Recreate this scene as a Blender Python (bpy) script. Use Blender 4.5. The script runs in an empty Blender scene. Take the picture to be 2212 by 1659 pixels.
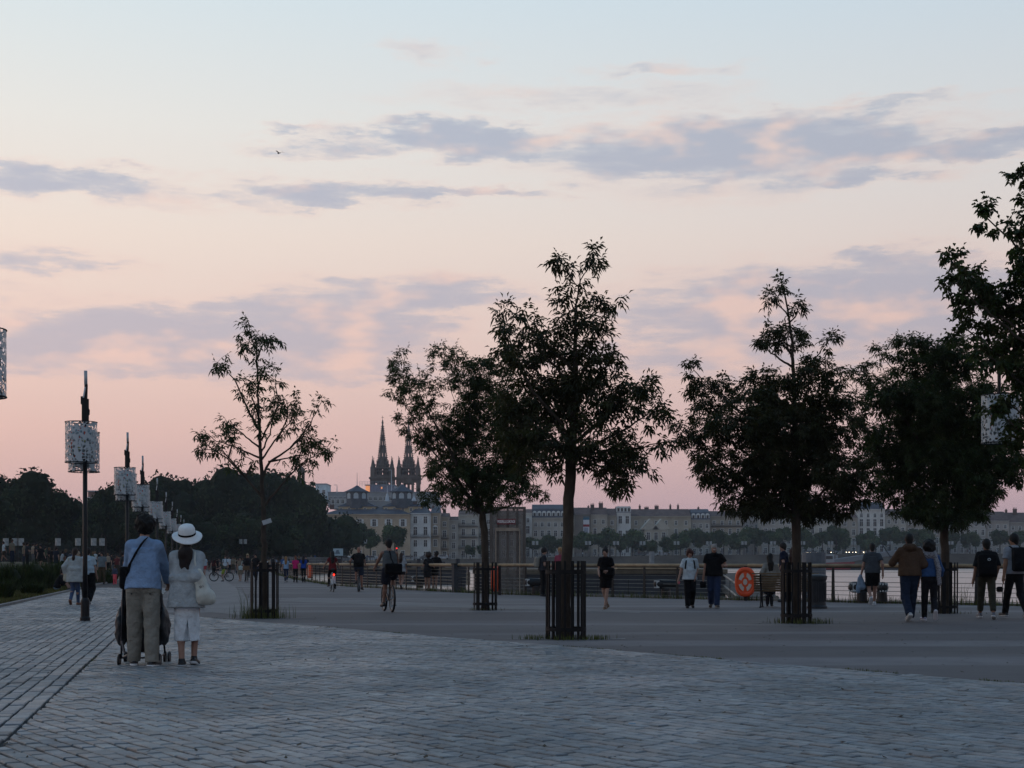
import bpy, bmesh, math, random
import numpy as np
from mathutils import Vector, Matrix

random.seed(7)
rng = np.random.default_rng(7)
sc = bpy.context.scene
COL = sc.collection
PI = math.pi
R = math.radians

# ------------------------------------------------------------------ camera
F, HZ, CH = 1479.8, 562.5, 1.22          # focal length in pixels of a 1024 frame, horizon row, eye height
FH = F * CH
cam_d = bpy.data.cameras.new('camera')
cam = bpy.data.objects.new('camera', cam_d); COL.objects.link(cam)
cam.location = (0, 0, CH); cam.rotation_euler = (PI / 2, 0, 0)
cam_d.sensor_width = 17.3; cam_d.lens = 25.0
cam_d.shift_y = (HZ - 384) / 1024
cam_d.clip_start = 0.1; cam_d.clip_end = 9000
sc.camera = cam

# ------------------------------------------------------------------ view settings
sc.view_settings.view_transform = 'Standard'
sc.view_settings.look = 'None'
sc.view_settings.gamma = 1.0
sc.view_settings.exposure = 0.0
sc.view_settings.use_curve_mapping = False
sc.cycles.use_denoising = True
sc.cycles.max_bounces = 6; sc.cycles.diffuse_bounces = 3; sc.cycles.glossy_bounces = 3
sc.cycles.transparent_max_bounces = 12; sc.cycles.volume_bounces = 1
sc.cycles.sample_clamp_indirect = 4.0


def s2l(c):
    return tuple(((x / 255) / 12.92 if x / 255 <= 0.04045 else ((x / 255 + 0.055) / 1.055) ** 2.4) for x in c)


def C(h):
    h = h.lstrip('#')
    return s2l(tuple(int(h[i:i + 2], 16) for i in (0, 2, 4)))


# ------------------------------------------------------------------ sky
SUN_AZ, SUN_EL = R(-52), R(2.0)            # the sun has just gone down behind the trees, out of frame to the left
world = bpy.data.worlds.new('World'); sc.world = world; world.use_nodes = True
wt = world.node_tree; wt.nodes.clear()
world.cycles.sampling_method = 'MANUAL'; world.cycles.sample_map_resolution = 256


class N:
    """tiny node helper: every method returns an output socket"""
    def __init__(s, t): s.t = t
    def put(s, sock, v):
        if isinstance(v, bpy.types.NodeSocket): s.t.links.new(v, sock)
        else: sock.default_value = v
    def node(s, typ, **kw):
        n = s.t.nodes.new(typ)
        for k, v in kw.items(): setattr(n, k, v)
        return n
    def m(s, op, a, b=0.0, c=0.0, clamp=False):
        n = s.node('ShaderNodeMath', operation=op, use_clamp=clamp)
        for i, v in enumerate((a, b, c)): s.put(n.inputs[i], v)
        return n.outputs[0]
    def vm(s, op, a, b=(0, 0, 0), out=0):
        n = s.node('ShaderNodeVectorMath', operation=op)
        s.put(n.inputs[0], a); s.put(n.inputs[1], b)
        return n.outputs[out]
    def xyz(s, x, y, z=0.0):
        n = s.node('ShaderNodeCombineXYZ')
        for i, v in enumerate((x, y, z)): s.put(n.inputs[i], v)
        return n.outputs[0]
    def noise(s, vec, scale=5.0, detail=4.0, rough=0.5, dist=0.0, col=False):
        n = s.node('ShaderNodeTexNoise')
        s.put(n.inputs['Vector'], vec); s.put(n.inputs['Scale'], scale); s.put(n.inputs['Detail'], detail)
        s.put(n.inputs['Roughness'], rough); s.put(n.inputs['Distortion'], dist)
        return n.outputs['Color' if col else 'Fac']
    def rng(s, v, a, b, c=0.0, d=1.0, smooth=True):
        n = s.node('ShaderNodeMapRange', interpolation_type='SMOOTHSTEP' if smooth else 'LINEAR')
        n.clamp = True if not smooth else n.clamp
        for i, x in enumerate((v, a, b, c, d)): s.put(n.inputs[i], x)
        return n.outputs[0]
    def mix(s, f, a, b, mode='MIX'):
        n = s.node('ShaderNodeMix', data_type='RGBA', blend_type=mode)
        s.put(n.inputs[0], f)
        for i, v in ((6, a), (7, b)):
            s.put(n.inputs[i], v if isinstance(v, bpy.types.NodeSocket) else (*v, 1.0))
        return n.outputs[2]
    def ramp(s, f, stops):
        n = s.node('ShaderNodeValToRGB'); s.put(n.inputs[0], f)
        e = n.color_ramp.elements
        while len(e) < len(stops): e.new(0.5)
        for i, (p, c) in enumerate(stops): e[i].position = p; e[i].color = (*c, 1.0)
        return n.outputs[0]


w = N(wt)
gen = w.node('ShaderNodeTexCoord').outputs['Generated']
sep = w.node('ShaderNodeSeparateXYZ'); w.put(sep.inputs[0], gen)
az = w.m('ARCTAN2', sep.outputs[0], sep.outputs[1])
el = w.m('ARCSINE', sep.outputs[2])
eld = w.m('MAXIMUM', w.m('DIVIDE', el, PI / 2), 0.0)
# clear sky: pink at the horizon, cream above it, blue-grey towards the zenith
skyc = w.ramp(eld, [(0.0, C('b8a1ab')), (0.022, C('c6a8b0')), (0.055, C('dbb9b8')), (0.095, C('e6ccc6')), (0.135, C('ecdcd4')),
                    (0.18, C('e6e5e3')), (0.232, C('d6e4ec')), (0.36, C('9abdd8')), (0.62, C('719dc6')), (1.0, C('5c8dba'))])
dsun = w.m('COSINE', w.m('SUBTRACT', az, SUN_AZ))
side = w.m('POWER', w.m('MULTIPLY_ADD', dsun, 0.5, 0.5), 1.0)
bri = w.m('MULTIPLY_ADD', side, 0.42, 0.62)
coolc = w.mix(w.rng(side, 0.35, 0.95, 0.0, 1.0, False), (0.86, 0.94, 1.06), (1.02, 1.0, 0.97))
sky1 = w.mix(1.0, skyc, coolc, 'MULTIPLY')
sky1 = w.vm('SCALE', sky1); wt.nodes[-1].inputs['Scale'].default_value = 1.0
w.put(wt.nodes[-1].inputs['Scale'], bri)
# clouds: long flat banks (centre and half size in pixels of a 2212 frame) roughened by noise; the same kind of noise
# carries on over the rest of the sky
CL = [(1000, 302, 190, 26, 1.0), (1600, 322, 300, 48, 1.05), (1650, 288, 110, 28, .8), (1980, 325, 250, 22, .9), (760, 325, 130, 14, .6),
      (700, 415, 170, 20, .85), (960, 420, 190, 9, .7), (120, 388, 170, 22, .85), (1860, 382, 130, 15, .75), (420, 432, 190, 14, .5),
      (110, 566, 100, 24, .7), (910, 640, 175, 30, .8), (330, 742, 350, 52, 1.05), (690, 718, 200, 64, 1.0), (720, 662, 50, 26, .75),
      (640, 790, 340, 36, .7), (1850, 665, 340, 66, 1.1), (1780, 612, 60, 26, .7), (1960, 560, 110, 26, .75), (1560, 405, 230, 26, .45),
      (1415, 682, 90, 14, .7), (1250, 212, 260, 22, .45), (655, 282, 70, 9, .6), (940, 112, 60, 20, .45), (1430, 148, 110, 13, .5),
      (1850, 232, 200, 11, .55), (560, 648, 110, 8, .5), (1560, 775, 280, 36, .75), (60, 630, 110, 16, .4), (1480, 820, 160, 14, .35)]
K = 1024 / 2212
nv = w.xyz(w.m('MULTIPLY', az, 13.0), w.m('MULTIPLY', el, 46.0), 0.3)
n1 = w.noise(nv, 1.6, 5.0, 0.62, col=True)
warp = w.vm('MULTIPLY', w.vm('SUBTRACT', n1, (0.5, 0.5, 0.5)), (0.15, 0.034, 0.0))
pos = w.vm('ADD', w.xyz(az, el, 0.0), warp)
mask = None
for cx, cy, rx, ry, st in CL:
    d = Vector(((cx * K - 512) / F, 1.0, (HZ - cy * K) / F)).normalized()
    a0, e0 = math.atan2(d.x, d.y), math.asin(d.z)
    q = w.vm('MULTIPLY', w.vm('SUBTRACT', pos, (a0, e0, 0)), (F / (rx * K * 1.25), F / (ry * K * 1.2), 0.0))
    r_ = w.vm('LENGTH', q, out=1)
    b = w.rng(r_, 0.2, 2.05, st, 0.0)
    mask = b if mask is None else w.m('MAXIMUM', mask, b)
# cloud banks beyond the frame
nb = w.noise(w.xyz(w.m('MULTIPLY', az, 3.2), w.m('MULTIPLY', el, 13.0), 4.7), 1.0, 3.0, 0.55)
outside = w.m('MAXIMUM', w.rng(w.m('ABSOLUTE', az), 0.37, 0.55), w.rng(el, 0.37, 0.5))
gen_c = w.m('MULTIPLY', w.m('MULTIPLY', w.rng(nb, 0.54, 0.74), outside), w.rng(el, 0.01, 0.05))
mask = w.m('MAXIMUM', mask, gen_c)
fine = w.noise(w.xyz(w.m('MULTIPLY', az, 20.0), w.m('MULTIPLY', el, 130.0), 0.3), 1.0, 5.0, 0.6)
cl = w.m('ADD', mask, w.m('MULTIPLY', w.m('SUBTRACT', fine, 0.5), w.m('MULTIPLY', w.m('POWER', mask, 0.6), 1.25)))
cl = w.rng(cl, 0.0, 0.92, 0.0, 0.9)
n2 = w.noise(w.xyz(w.m('MULTIPLY', az, 16.0), w.m('MULTIPLY', el, 40.0), 9.0), 1.0, 3.0, 0.55)
pinkc = w.mix(w.rng(eld, 0.05, 0.2), C('e8c3bc'), C('ecd3cb'))
greyc = w.mix(w.rng(eld, 0.03, 0.2), C('bbaebb'), C('b0b7c9'))
ccol = w.mix(w.m('MULTIPLY', w.rng(n2, 0.30, 0.55), w.rng(cl, 0.15, 0.7)), pinkc, greyc)
ccol = w.vm('SCALE', ccol); w.put(wt.nodes[-1].inputs['Scale'], bri)
sky2 = w.mix(cl, sky1, ccol)
nis = w.node('ShaderNodeTexSky', sky_type='NISHITA')
nis.sun_disc = False; nis.sun_elevation = SUN_EL; nis.sun_rotation = SUN_AZ; nis.air_density = 1.2; nis.dust_density = 1.5
nsc = w.vm('SCALE', nis.outputs[0]); wt.nodes[-1].inputs['Scale'].default_value = 0.03
final = w.vm('ADD', w.vm('MULTIPLY', sky2, (0.97, 0.97, 0.97)), nsc)
bg = w.node('ShaderNodeBackground'); w.put(bg.inputs[0], final); bg.inputs[1].default_value = 1.0
wo = w.node('ShaderNodeOutputWorld'); wt.links.new(bg.outputs[0], wo.inputs[0])

# ------------------------------------------------------------------ the last light of the sun
sun_d = bpy.data.lights.new('sun', 'SUN'); sun_d.energy = 0.12; sun_d.angle = R(20); sun_d.color = (1.0, 0.72, 0.55)
sun = bpy.data.objects.new('sun', sun_d); COL.objects.link(sun)
sd = Vector((math.sin(SUN_AZ) * math.cos(R(6)), math.cos(SUN_AZ) * math.cos(R(6)), math.sin(R(6))))
sun.rotation_euler = sd.to_track_quat('Z', 'Y').to_euler()
sun.location = (-60, 40, 60)

# ================================================================== helpers
def G(px, py):
    """pixel of the 1024 frame -> point on the ground (z = 0)"""
    Y = FH / (py - HZ)
    return ((px - 512) / F * Y, Y)


def at(px, py, Y):
    return Vector(((px - 512) / F * Y, Y, CH + (HZ - py) / F * Y))


def atb(bx, by, Y): return at(bx * K, by * K, Y)


MATS = {}


def mat(name, col, rough=0.75, var=0.18, scale=6.0, bump=0.0, bscale=30.0, metal=0.0, spec=0.35, emit=None, es=1.0, attr=False, stretch=None, bd=0.02):
    """procedural material: noise-varied colour, optional bump; attr multiplies in the mesh colour attribute"""
    if name in MATS: return MATS[name]
    m = bpy.data.materials.new(name); m.use_nodes = True; t = m.node_tree; n = N(t)
    bs = t.nodes['Principled BSDF']
    co = n.node('ShaderNodeTexCoord').outputs['Object']
    if stretch: co = n.vm('MULTIPLY', co, stretch)
    f = n.noise(co, scale, 5.0, 0.6)
    lo = tuple(max(0, c * (1 - var)) for c in col); hi = tuple(min(1, c * (1 + var)) for c in col)
    c = n.mix(n.rng(f, 0.3, 0.7), lo, hi)
    if attr:
        a = n.node('ShaderNodeAttribute', attribute_name='Col')
        c = n.mix(1.0, c, a.outputs['Color'], 'MULTIPLY')
    n.put(bs.inputs['Base Color'], c)
    bs.inputs['Roughness'].default_value = rough; bs.inputs['Metallic'].default_value = metal
    bs.inputs['Specular IOR Level'].default_value = spec
    if bump:
        b = n.node('ShaderNodeBump'); b.inputs['Strength'].default_value = bump; b.inputs['Distance'].default_value = bd
        n.put(b.inputs['Height'], n.noise(co, bscale, 4.0, 0.6)); n.put(bs.inputs['Normal'], b.outputs[0])
    if emit:
        bs.inputs['Emission Color'].default_value = (*emit, 1); bs.inputs['Emission Strength'].default_value = es
    MATS[name] = m
    return m


def cmat(hexc, kind='cloth'):
    """a material by colour: cloth, skin, hair, paint or metal"""
    k = kind + '_' + hexc.strip('#')
    if k in MATS: return MATS[k]
    c = C(hexc)
    if kind == 'cloth': return mat(k, c, 0.9, 0.16, 7, 0.9, 11, spec=0.15, bd=.05)
    if kind == 'skin': return mat(k, c, 0.6, 0.08, 14, 0.05, 60, spec=0.3)
    if kind == 'hair': return mat(k, c, 0.65, 0.35, 40, 0.5, 70, spec=0.3)
    if kind == 'metal': return mat(k, c, 0.4, 0.12, 12, 0.05, 50, metal=0.7)
    if kind == 'leather': return mat(k, c, 0.5, 0.15, 18, 0.2, 60, spec=0.4)
    return mat(k, c, 0.45, 0.1, 10, 0.05, 40)


def link(name, data, parent=None, loc=None, rz=None):
    o = bpy.data.objects.new(name, data); COL.objects.link(o)
    if parent is not None: o.parent = parent
    if loc is not None: o.location = loc
    if rz is not None: o.rotation_euler = (0, 0, rz)
    return o


def tag(o, label=None, cat=None, group=None, kind=None):
    for k, v in (('label', label), ('category', cat), ('group', group), ('kind', kind)):
        if v: o[k] = v
    return o


def thing(name, label, cat, loc=(0, 0, 0), rz=0.0, group=None):
    o = bpy.data.objects.new(name, None); COL.objects.link(o)
    o.empty_display_size = 0.2
    o.location = loc; o.rotation_euler = (0, 0, rz)
    return tag(o, label, cat, group)


def me_from(name, v, f, mats=(), mi=None, smooth=False, col=None):
    me = bpy.data.meshes.new(name)
    me.from_pydata(v if isinstance(v, list) else v.tolist(), [], f if isinstance(f, list) else f.tolist())
    for m in (mats if isinstance(mats, (list, tuple)) else [mats]): me.materials.append(m)
    if mi is not None: me.polygons.foreach_set('material_index', np.asarray(mi, dtype=np.int32))
    if smooth: me.polygons.foreach_set('use_smooth', np.ones(len(me.polygons), dtype=bool))
    if col is not None:
        a = me.color_attributes.new('Col', 'FLOAT_COLOR', 'POINT')
        c = np.ones((len(me.vertices), 4), dtype=np.float32); c[:, :3] = col
        a.data.foreach_set('color', c.ravel())
    me.update()
    return me


def copy_tree(o, parent=None):
    c = o.copy(); COL.objects.link(c); c.parent = parent
    for ch in list(o.children): copy_tree(ch, c)
    return c


class MB:
    """collects simple shapes into one mesh"""
    def __init__(s): s.v = []; s.f = []; s.mi = []; s.cur = 0
    def add(s, vs, fs):
        b = len(s.v); s.v += [tuple(p) for p in vs]
        for f in fs: s.f.append(tuple(b + i for i in f)); s.mi.append(s.cur)
        return s
    def box(s, c, d, rot=None, taper=1.0):
        x, y, z = (q / 2 for q in d)
        vs = [Vector((sx * x * (taper if sz > 0 else 1), sy * y * (taper if sz > 0 else 1), sz * z)) for sz in (-1, 1) for sx, sy in ((-1, -1), (1, -1), (1, 1), (-1, 1))]
        if rot is not None: vs = [rot @ p for p in vs]
        c = Vector(c)
        return s.add([p + c for p in vs], [(0, 3, 2, 1), (4, 5, 6, 7), (0, 1, 5, 4), (1, 2, 6, 5), (2, 3, 7, 6), (3, 0, 4, 7)])
    def bbox(s, lo, hi):
        return s.box([(a + b) / 2 for a, b in zip(lo, hi)], [b - a for a, b in zip(lo, hi)])
    def tube(s, pts, rad, n=8, cap=True, closed=False):
        pts = [Vector(p) for p in pts]; m = len(pts)
        rad = [rad] * m if isinstance(rad, (int, float)) else rad
        vs = []; prev = None
        for i, p in enumerate(pts):
            if closed: t = pts[(i + 1) % m] - pts[i - 1]
            else: t = pts[min(i + 1, m - 1)] - pts[max(i - 1, 0)]
            t.normalize()
            if prev is None:
                a = t.orthogonal().normalized()
            else:
                a = prev - t * prev.dot(t)
                a = a.normalized() if a.length > 1e-6 else t.orthogonal().normalized()
            prev = a; b = t.cross(a)
            for k in range(n):
                an = 2 * PI * k / n
                vs.append(p + (a * math.cos(an) + b * math.sin(an)) * rad[i])
        fs = []
        for i in range(m if closed else m - 1):
            j = (i + 1) % m
            for k in range(n):
                k2 = (k + 1) % n
                fs.append((i * n + k, i * n + k2, j * n + k2, j * n + k))
        if cap and not closed:
            fs.append(tuple(range(n - 1, -1, -1))); fs.append(tuple((m - 1) * n + k for k in range(n)))
        return s.add(vs, fs)
    def lathe(s, prof, n=16, c=(0, 0, 0), cap=True):
        c = Vector(c); vs = []
        for r_, z in prof:
            for k in range(n):
                an = 2 * PI * (k + 0.5) / n
                vs.append(c + Vector((r_ * math.cos(an), r_ * math.sin(an), z)))
        fs = []
        for i in range(len(prof) - 1):
            for k in range(n):
                k2 = (k + 1) % n
                fs.append((i * n + k, i * n + k2, (i + 1) * n + k2, (i + 1) * n + k))
        if cap:
            fs.append(tuple(range(n - 1, -1, -1))); fs.append(tuple((len(prof) - 1) * n + k for k in range(n)))
        return s.add(vs, fs)
    def ell(s, c, r_, n=10, m=6):
        vs = []; c = Vector(c)
        for i in range(m + 1):
            th = PI * i / m
            for k in range(n):
                an = 2 * PI * k / n
                vs.append(c + Vector((r_[0] * math.sin(th) * math.cos(an), r_[1] * math.sin(th) * math.sin(an), r_[2] * math.cos(th))))
        fs = []
        for i in range(m):
            for k in range(n):
                k2 = (k + 1) % n
                fs.append((i * n + k, (i + 1) * n + k, (i + 1) * n + k2, i * n + k2))
        return s.add(vs, fs)
    def prism(s, poly, y0, y1):
        """polygon in the xz plane pushed from y0 to y1"""
        n = len(poly)
        vs = [(x, y0, z) for x, z in poly] + [(x, y1, z) for x, z in poly]
        fs = [tuple(range(n)), tuple(range(2 * n - 1, n - 1, -1))] + [((i + 1) % n, i, n + i, n + (i + 1) % n) for i in range(n)]
        return s.add(vs, fs)
    def mesh(s, name, mats, smooth=False):
        return me_from(name, s.v, s.f, mats, s.mi, smooth)
    def build(s, name, mats, parent=None, smooth=False, loc=None, rz=None):
        return link(name, s.mesh(name, mats, smooth), parent, loc, rz)


def sheet(name, poly, z, m, parent=None):
    me = bpy.data.meshes.new(name); bm = bmesh.new()
    bm.faces.new([bm.verts.new((x, y, z)) for x, y in poly])
    bmesh.ops.triangulate(bm, faces=bm.faces[:]); bmesh.ops.recalc_face_normals(bm, faces=bm.faces[:])
    for f in bm.faces:
        if f.normal.z < 0: f.normal_flip()
    bm.to_mesh(me); bm.free(); me.materials.append(m)
    return link(name, me, parent)


# ---- signed distance shapes (bodies, clothes, bags) meshed with surface nets
def smin(a, b, k):
    if k <= 0: return np.minimum(a, b)
    h = np.clip(0.5 + 0.5 * (b - a) / k, 0, 1)
    return b * (1 - h) + a * h - k * h * (1 - h)


def cone(a, b, ra, rb, clip=(), k=None, op='+'):
    return dict(t='c', a=np.array(a, float), b=np.array(b, float), ra=ra, rb=rb, clip=clip, k=k, op=op)


def ell(c, r_, rot=None, clip=(), k=None, op='+'):
    return dict(t='e', a=np.array(c, float), r=np.array(r_, float), rot=None if rot is None else np.array(rot, float), clip=clip, k=k, op=op)


def frus(c0, c1, r0, r1, clip=(), k=None, op='+'):
    """elliptical frustum from centre c0 (radii r0 = (rx, ry)) up to c1"""
    return dict(t='f', a=np.array(c0, float), b=np.array(c1, float), r0=r0, r1=r1, clip=clip, k=k, op=op)


def rbox(c, h_, rd, rot=None, clip=(), k=None, op='+'):
    return dict(t='b', a=np.array(c, float), h=np.array(h_, float), rd=rd, rot=None if rot is None else np.array(rot, float), clip=clip, k=k, op=op)


def prim_bounds(p):
    if p['t'] == 'c':
        r_ = max(p['ra'], p['rb']); return np.minimum(p['a'], p['b']) - r_, np.maximum(p['a'], p['b']) + r_
    if p['t'] == 'e':
        r_ = p['r'].max() if p['rot'] is not None else p['r']; return p['a'] - r_, p['a'] + r_
    if p['t'] == 'f':
        r_ = max(*p['r0'], *p['r1']); e = np.array([r_, r_, 0.02]); return np.minimum(p['a'], p['b']) - e, np.maximum(p['a'], p['b']) + e
    r_ = np.linalg.norm(p['h']) if p['rot'] is not None else p['h']
    return p['a'] - r_ - p['rd'], p['a'] + r_ + p['rd']


def prim_eval(p, X, Y, Z):
    ax, ay, az_ = p['a']
    if p['t'] == 'c':
        bx, by, bz = p['b'] - p['a']; L2 = bx * bx + by * by + bz * bz + 1e-12
        t = np.clip(((X - ax) * bx + (Y - ay) * by + (Z - az_) * bz) / L2, 0, 1)
        d = np.sqrt((X - ax - t * bx) ** 2 + (Y - ay - t * by) ** 2 + (Z - az_ - t * bz) ** 2) - (p['ra'] + (p['rb'] - p['ra']) * t)
    else:
        x, y, z = X - ax, Y - ay, Z - az_
        if p.get('rot') is not None:
            M = p['rot']
            x, y, z = (M[0, 0] * x + M[1, 0] * y + M[2, 0] * z, M[0, 1] * x + M[1, 1] * y + M[2, 1] * z, M[0, 2] * x + M[1, 2] * y + M[2, 2] * z)
        if p['t'] == 'e':
            r_ = p['r']
            k0 = np.sqrt((x / r_[0]) ** 2 + (y / r_[1]) ** 2 + (z / r_[2]) ** 2)
            k1 = np.sqrt((x / r_[0] ** 2) ** 2 + (y / r_[1] ** 2) ** 2 + (z / r_[2] ** 2) ** 2) + 1e-9
            d = k0 * (k0 - 1) / k1
        elif p['t'] == 'b':
            q = [np.abs(x) - p['h'][0], np.abs(y) - p['h'][1], np.abs(z) - p['h'][2]]
            d = np.sqrt(sum(np.maximum(c, 0) ** 2 for c in q)) + np.minimum(np.maximum(np.maximum(q[0], q[1]), q[2]), 0) - p['rd']
        else:
            L = p['b'][2] - p['a'][2]
            t = np.clip(z / L, 0, 1)
            cx = (p['b'][0] - p['a'][0]) * t; cy = (p['b'][1] - p['a'][1]) * t
            rx = p['r0'][0] + (p['r1'][0] - p['r0'][0]) * t; ry = p['r0'][1] + (p['r1'][1] - p['r0'][1]) * t
            d = (np.sqrt(((x - cx) / rx) ** 2 + ((y - cy) / ry) ** 2) - 1) * np.minimum(rx, ry)
            d = np.maximum(d, np.maximum(-z, z - L) if L > 0 else np.maximum(z, L - z))
    for pt, nn in p['clip']:
        d = np.maximum(d, (X - pt[0]) * nn[0] + (Y - pt[1]) * nn[1] + (Z - pt[2]) * nn[2])
    return d


CORN = np.array([(i, j, k) for i in (0, 1) for j in (0, 1) for k in (0, 1)])
EDG = [(a, b) for a in range(8) for b in range(a + 1, 8) if np.abs(CORN[a] - CORN[b]).sum() == 1]


def sdf_mesh(prims, vox, k=0.03, noise=None, clip=()):
    lo = np.min([prim_bounds(p)[0] for p in prims if p['op'] == '+'], axis=0) - 3 * vox - k
    hi = np.max([prim_bounds(p)[1] for p in prims if p['op'] == '+'], axis=0) + 3 * vox + k
    n = np.ceil((hi - lo) / vox).astype(int) + 1
    ax = [(lo[i] + np.arange(n[i]) * vox).astype(np.float32) for i in range(3)]
    V = np.full(n, 0.5, dtype=np.float32)
    for p in prims:
        kk = k if p['k'] is None else p['k']
        b0, b1 = prim_bounds(p); mg = kk + 3 * vox
        i0 = np.maximum(np.floor((b0 - mg - lo) / vox).astype(int), 0); i1 = np.minimum(np.ceil((b1 + mg - lo) / vox).astype(int) + 1, n)
        sl = tuple(slice(a, b) for a, b in zip(i0, i1))
        X, Y, Z = np.meshgrid(ax[0][sl[0]], ax[1][sl[1]], ax[2][sl[2]], indexing='ij', sparse=True)
        d = prim_eval(p, X, Y, Z)
        V[sl] = smin(V[sl], d, kk) if p['op'] == '+' else np.maximum(V[sl], -d)
    if noise or clip:
        X, Y, Z = np.meshgrid(*ax, indexing='ij', sparse=True)
        if noise:
            for am, fr in noise:
                V += am * (np.sin(X * fr + 1.3 * np.sin(Z * fr * 0.71 + 0.5)) * np.sin(Y * fr * 1.13 + 0.7) + np.sin(Z * fr * 0.83 + 2.1 * np.sin(X * fr * 0.6) + Y * fr * 0.4)) * 0.5
        for pt, nn in clip:
            V = np.maximum(V, (X - pt[0]) * nn[0] + (Y - pt[1]) * nn[1] + (Z - pt[2]) * nn[2])
    ins = V < 0
    ins[0] = ins[-1] = False; ins[:, 0] = ins[:, -1] = False; ins[:, :, 0] = ins[:, :, -1] = False
    cnt = np.zeros(n - 1, dtype=np.int8)
    for c in CORN:
        cnt += ins[c[0]:n[0] - 1 + c[0], c[1]:n[1] - 1 + c[1], c[2]:n[2] - 1 + c[2]]
    mk = (cnt > 0) & (cnt < 8)
    ci = np.argwhere(mk)
    idx = -np.ones(n - 1, dtype=np.int64); idx[mk] = np.arange(len(ci))
    vals = np.stack([V[ci[:, 0] + c[0], ci[:, 1] + c[1], ci[:, 2] + c[2]] for c in CORN], 1)
    sm = np.zeros((len(ci), 3)); ct = np.zeros(len(ci))
    for a, b in EDG:
        va, vb = vals[:, a], vals[:, b]; cr = (va < 0) != (vb < 0)
        t = np.where(cr, va / np.where(np.abs(va - vb) < 1e-9, 1e-9, va - vb), 0)
        sm += np.where(cr[:, None], CORN[a] + t[:, None] * (CORN[b] - CORN[a]), 0); ct += cr
    vs = (ci + sm / np.maximum(ct, 1)[:, None]) * vox + lo
    quads = []
    for a in range(3):
        b, c = (a + 1) % 3, (a + 2) % 3
        s0 = [slice(None)] * 3; s1 = [slice(None)] * 3; s0[a] = slice(0, -1); s1[a] = slice(1, None)
        ch = ins[tuple(s0)] != ins[tuple(s1)]
        e = np.argwhere(ch); e = e[(e[:, b] > 0) & (e[:, c] > 0) & (e[:, b] < n[b] - 1) & (e[:, c] < n[c] - 1)]
        if not len(e): continue
        def cell(db, dc):
            q = e.copy(); q[:, b] += db; q[:, c] += dc; return idx[q[:, 0], q[:, 1], q[:, 2]]
        q = np.stack([cell(-1, -1), cell(0, -1), cell(0, 0), cell(-1, 0)], 1)
        fl = ~ins[e[:, 0], e[:, 1], e[:, 2]]
        q[fl] = q[fl][:, ::-1]
        quads.append(q)
    return vs, np.concatenate(quads) if quads else np.zeros((0, 4), int)


def sdf_obj(name, prims, vox, m, parent=None, k=0.03, noise=None, clip=(), loc=None, rz=None):
    v, f = sdf_mesh(prims, vox, k, noise, clip)
    return link(name, me_from(name, v, f, m, smooth=True), parent, loc, rz)

# ================================================================== ground, quay, river
U = Vector((-0.2125, 1.0, 0)).normalized()                 # direction of the promenade and its lamps
UR = Vector((U.y, -U.x, 0))                                # to the right of it
SEAM0 = Vector((-3.39, 9.8, 0))
B0, B1 = Vector((-6.83, 32.5, 0)), Vector((5.1, 14.7, 0))  # edge between pavers and asphalt
BD = (B1 - B0).normalized(); BN = Vector((BD.y, -BD.x, 0))  # BN points towards the camera side (-x, -y)
RAIL = [(27.0, 28.6), (14.4, 41.2), (7.6, 47.6), (-0.5, 56.6), (-3.6, 63.5), (-9.3, 77.6), (-15.2, 105.0), (-25.7, 160.0)]
FAR = [(-36, 235), (-41, 330), (-32, 425), (0, 500), (62, 552), (150, 584), (320, 606), (900, 640)]
FZ = 4.4                                                   # height of the far embankment
WZ = -1.0                                                  # river level


def asphalt_mat():
    m = bpy.data.materials.new('asphalt'); m.use_nodes = True; t = m.node_tree; n = N(t); bs = t.nodes['Principled BSDF']
    co = n.node('ShaderNodeTexCoord').outputs['Object']
    big = n.noise(n.vm('MULTIPLY', co, (0.05, 0.16, 1)), 1.0, 4.0, 0.55, 0.6)
    band = n.noise(n.vm('MULTIPLY', co, (0.02, 0.42, 1)), 1.0, 2.0, 0.5, 0.3)
    mid = n.noise(co, 1.3, 6.0, 0.6)
    fine = n.noise(co, 160.0, 2.0, 0.6)
    c = n.mix(n.rng(big, 0.35, 0.65), C('514d4d'), C('625d5c'))
    c = n.mix(n.m('MULTIPLY', n.rng(band, 0.53, 0.62), 0.8), c, C('7a7677'))
    c = n.mix(n.rng(mid, 0.35, 0.75, 0.0, 0.45), c, C('454347'))
    st = n.noise(n.vm('MULTIPLY', co, (.35, .9, 1)), 1.0, 6.0, 0.65, 1.2)
    c = n.mix(n.rng(st, 0.52, 0.68, 0.0, 0.35), c, C('3d3b3e'))
    c = n.mix(n.rng(fine, 0.3, 0.7, 0.0, 0.25), c, C('8a8582'))
    sp = n.node('ShaderNodeTexVoronoi'); n.put(sp.inputs['Vector'], co); sp.inputs['Scale'].default_value = 0.75
    c = n.mix(n.rng(sp.outputs['Distance'], 0.035, 0.055, 0.55, 0.0), c, C('2e2c2c'))
    n.put(bs.inputs['Base Color'], c); bs.inputs['Roughness'].default_value = 0.82; bs.inputs['Specular IOR Level'].default_value = 0.25
    b = n.node('ShaderNodeBump'); b.inputs['Strength'].default_value = 0.25; b.inputs['Distance'].default_value = 0.006
    n.put(b.inputs['Height'], fine); n.put(bs.inputs['Normal'], b.outputs[0])
    return m


ASPH = asphalt_mat()
edge = [(x, y) for x, y in RAIL]
# water side offset of the rail line
def off(path, d):
    out = []
    for i, p in enumerate(path):
        a = Vector(path[max(i - 1, 0)]); b = Vector(path[min(i + 1, len(path) - 1)])
        t = (b - a).normalized(); out.append((p[0] + t.y * d, p[1] - t.x * d))
    return out


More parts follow.
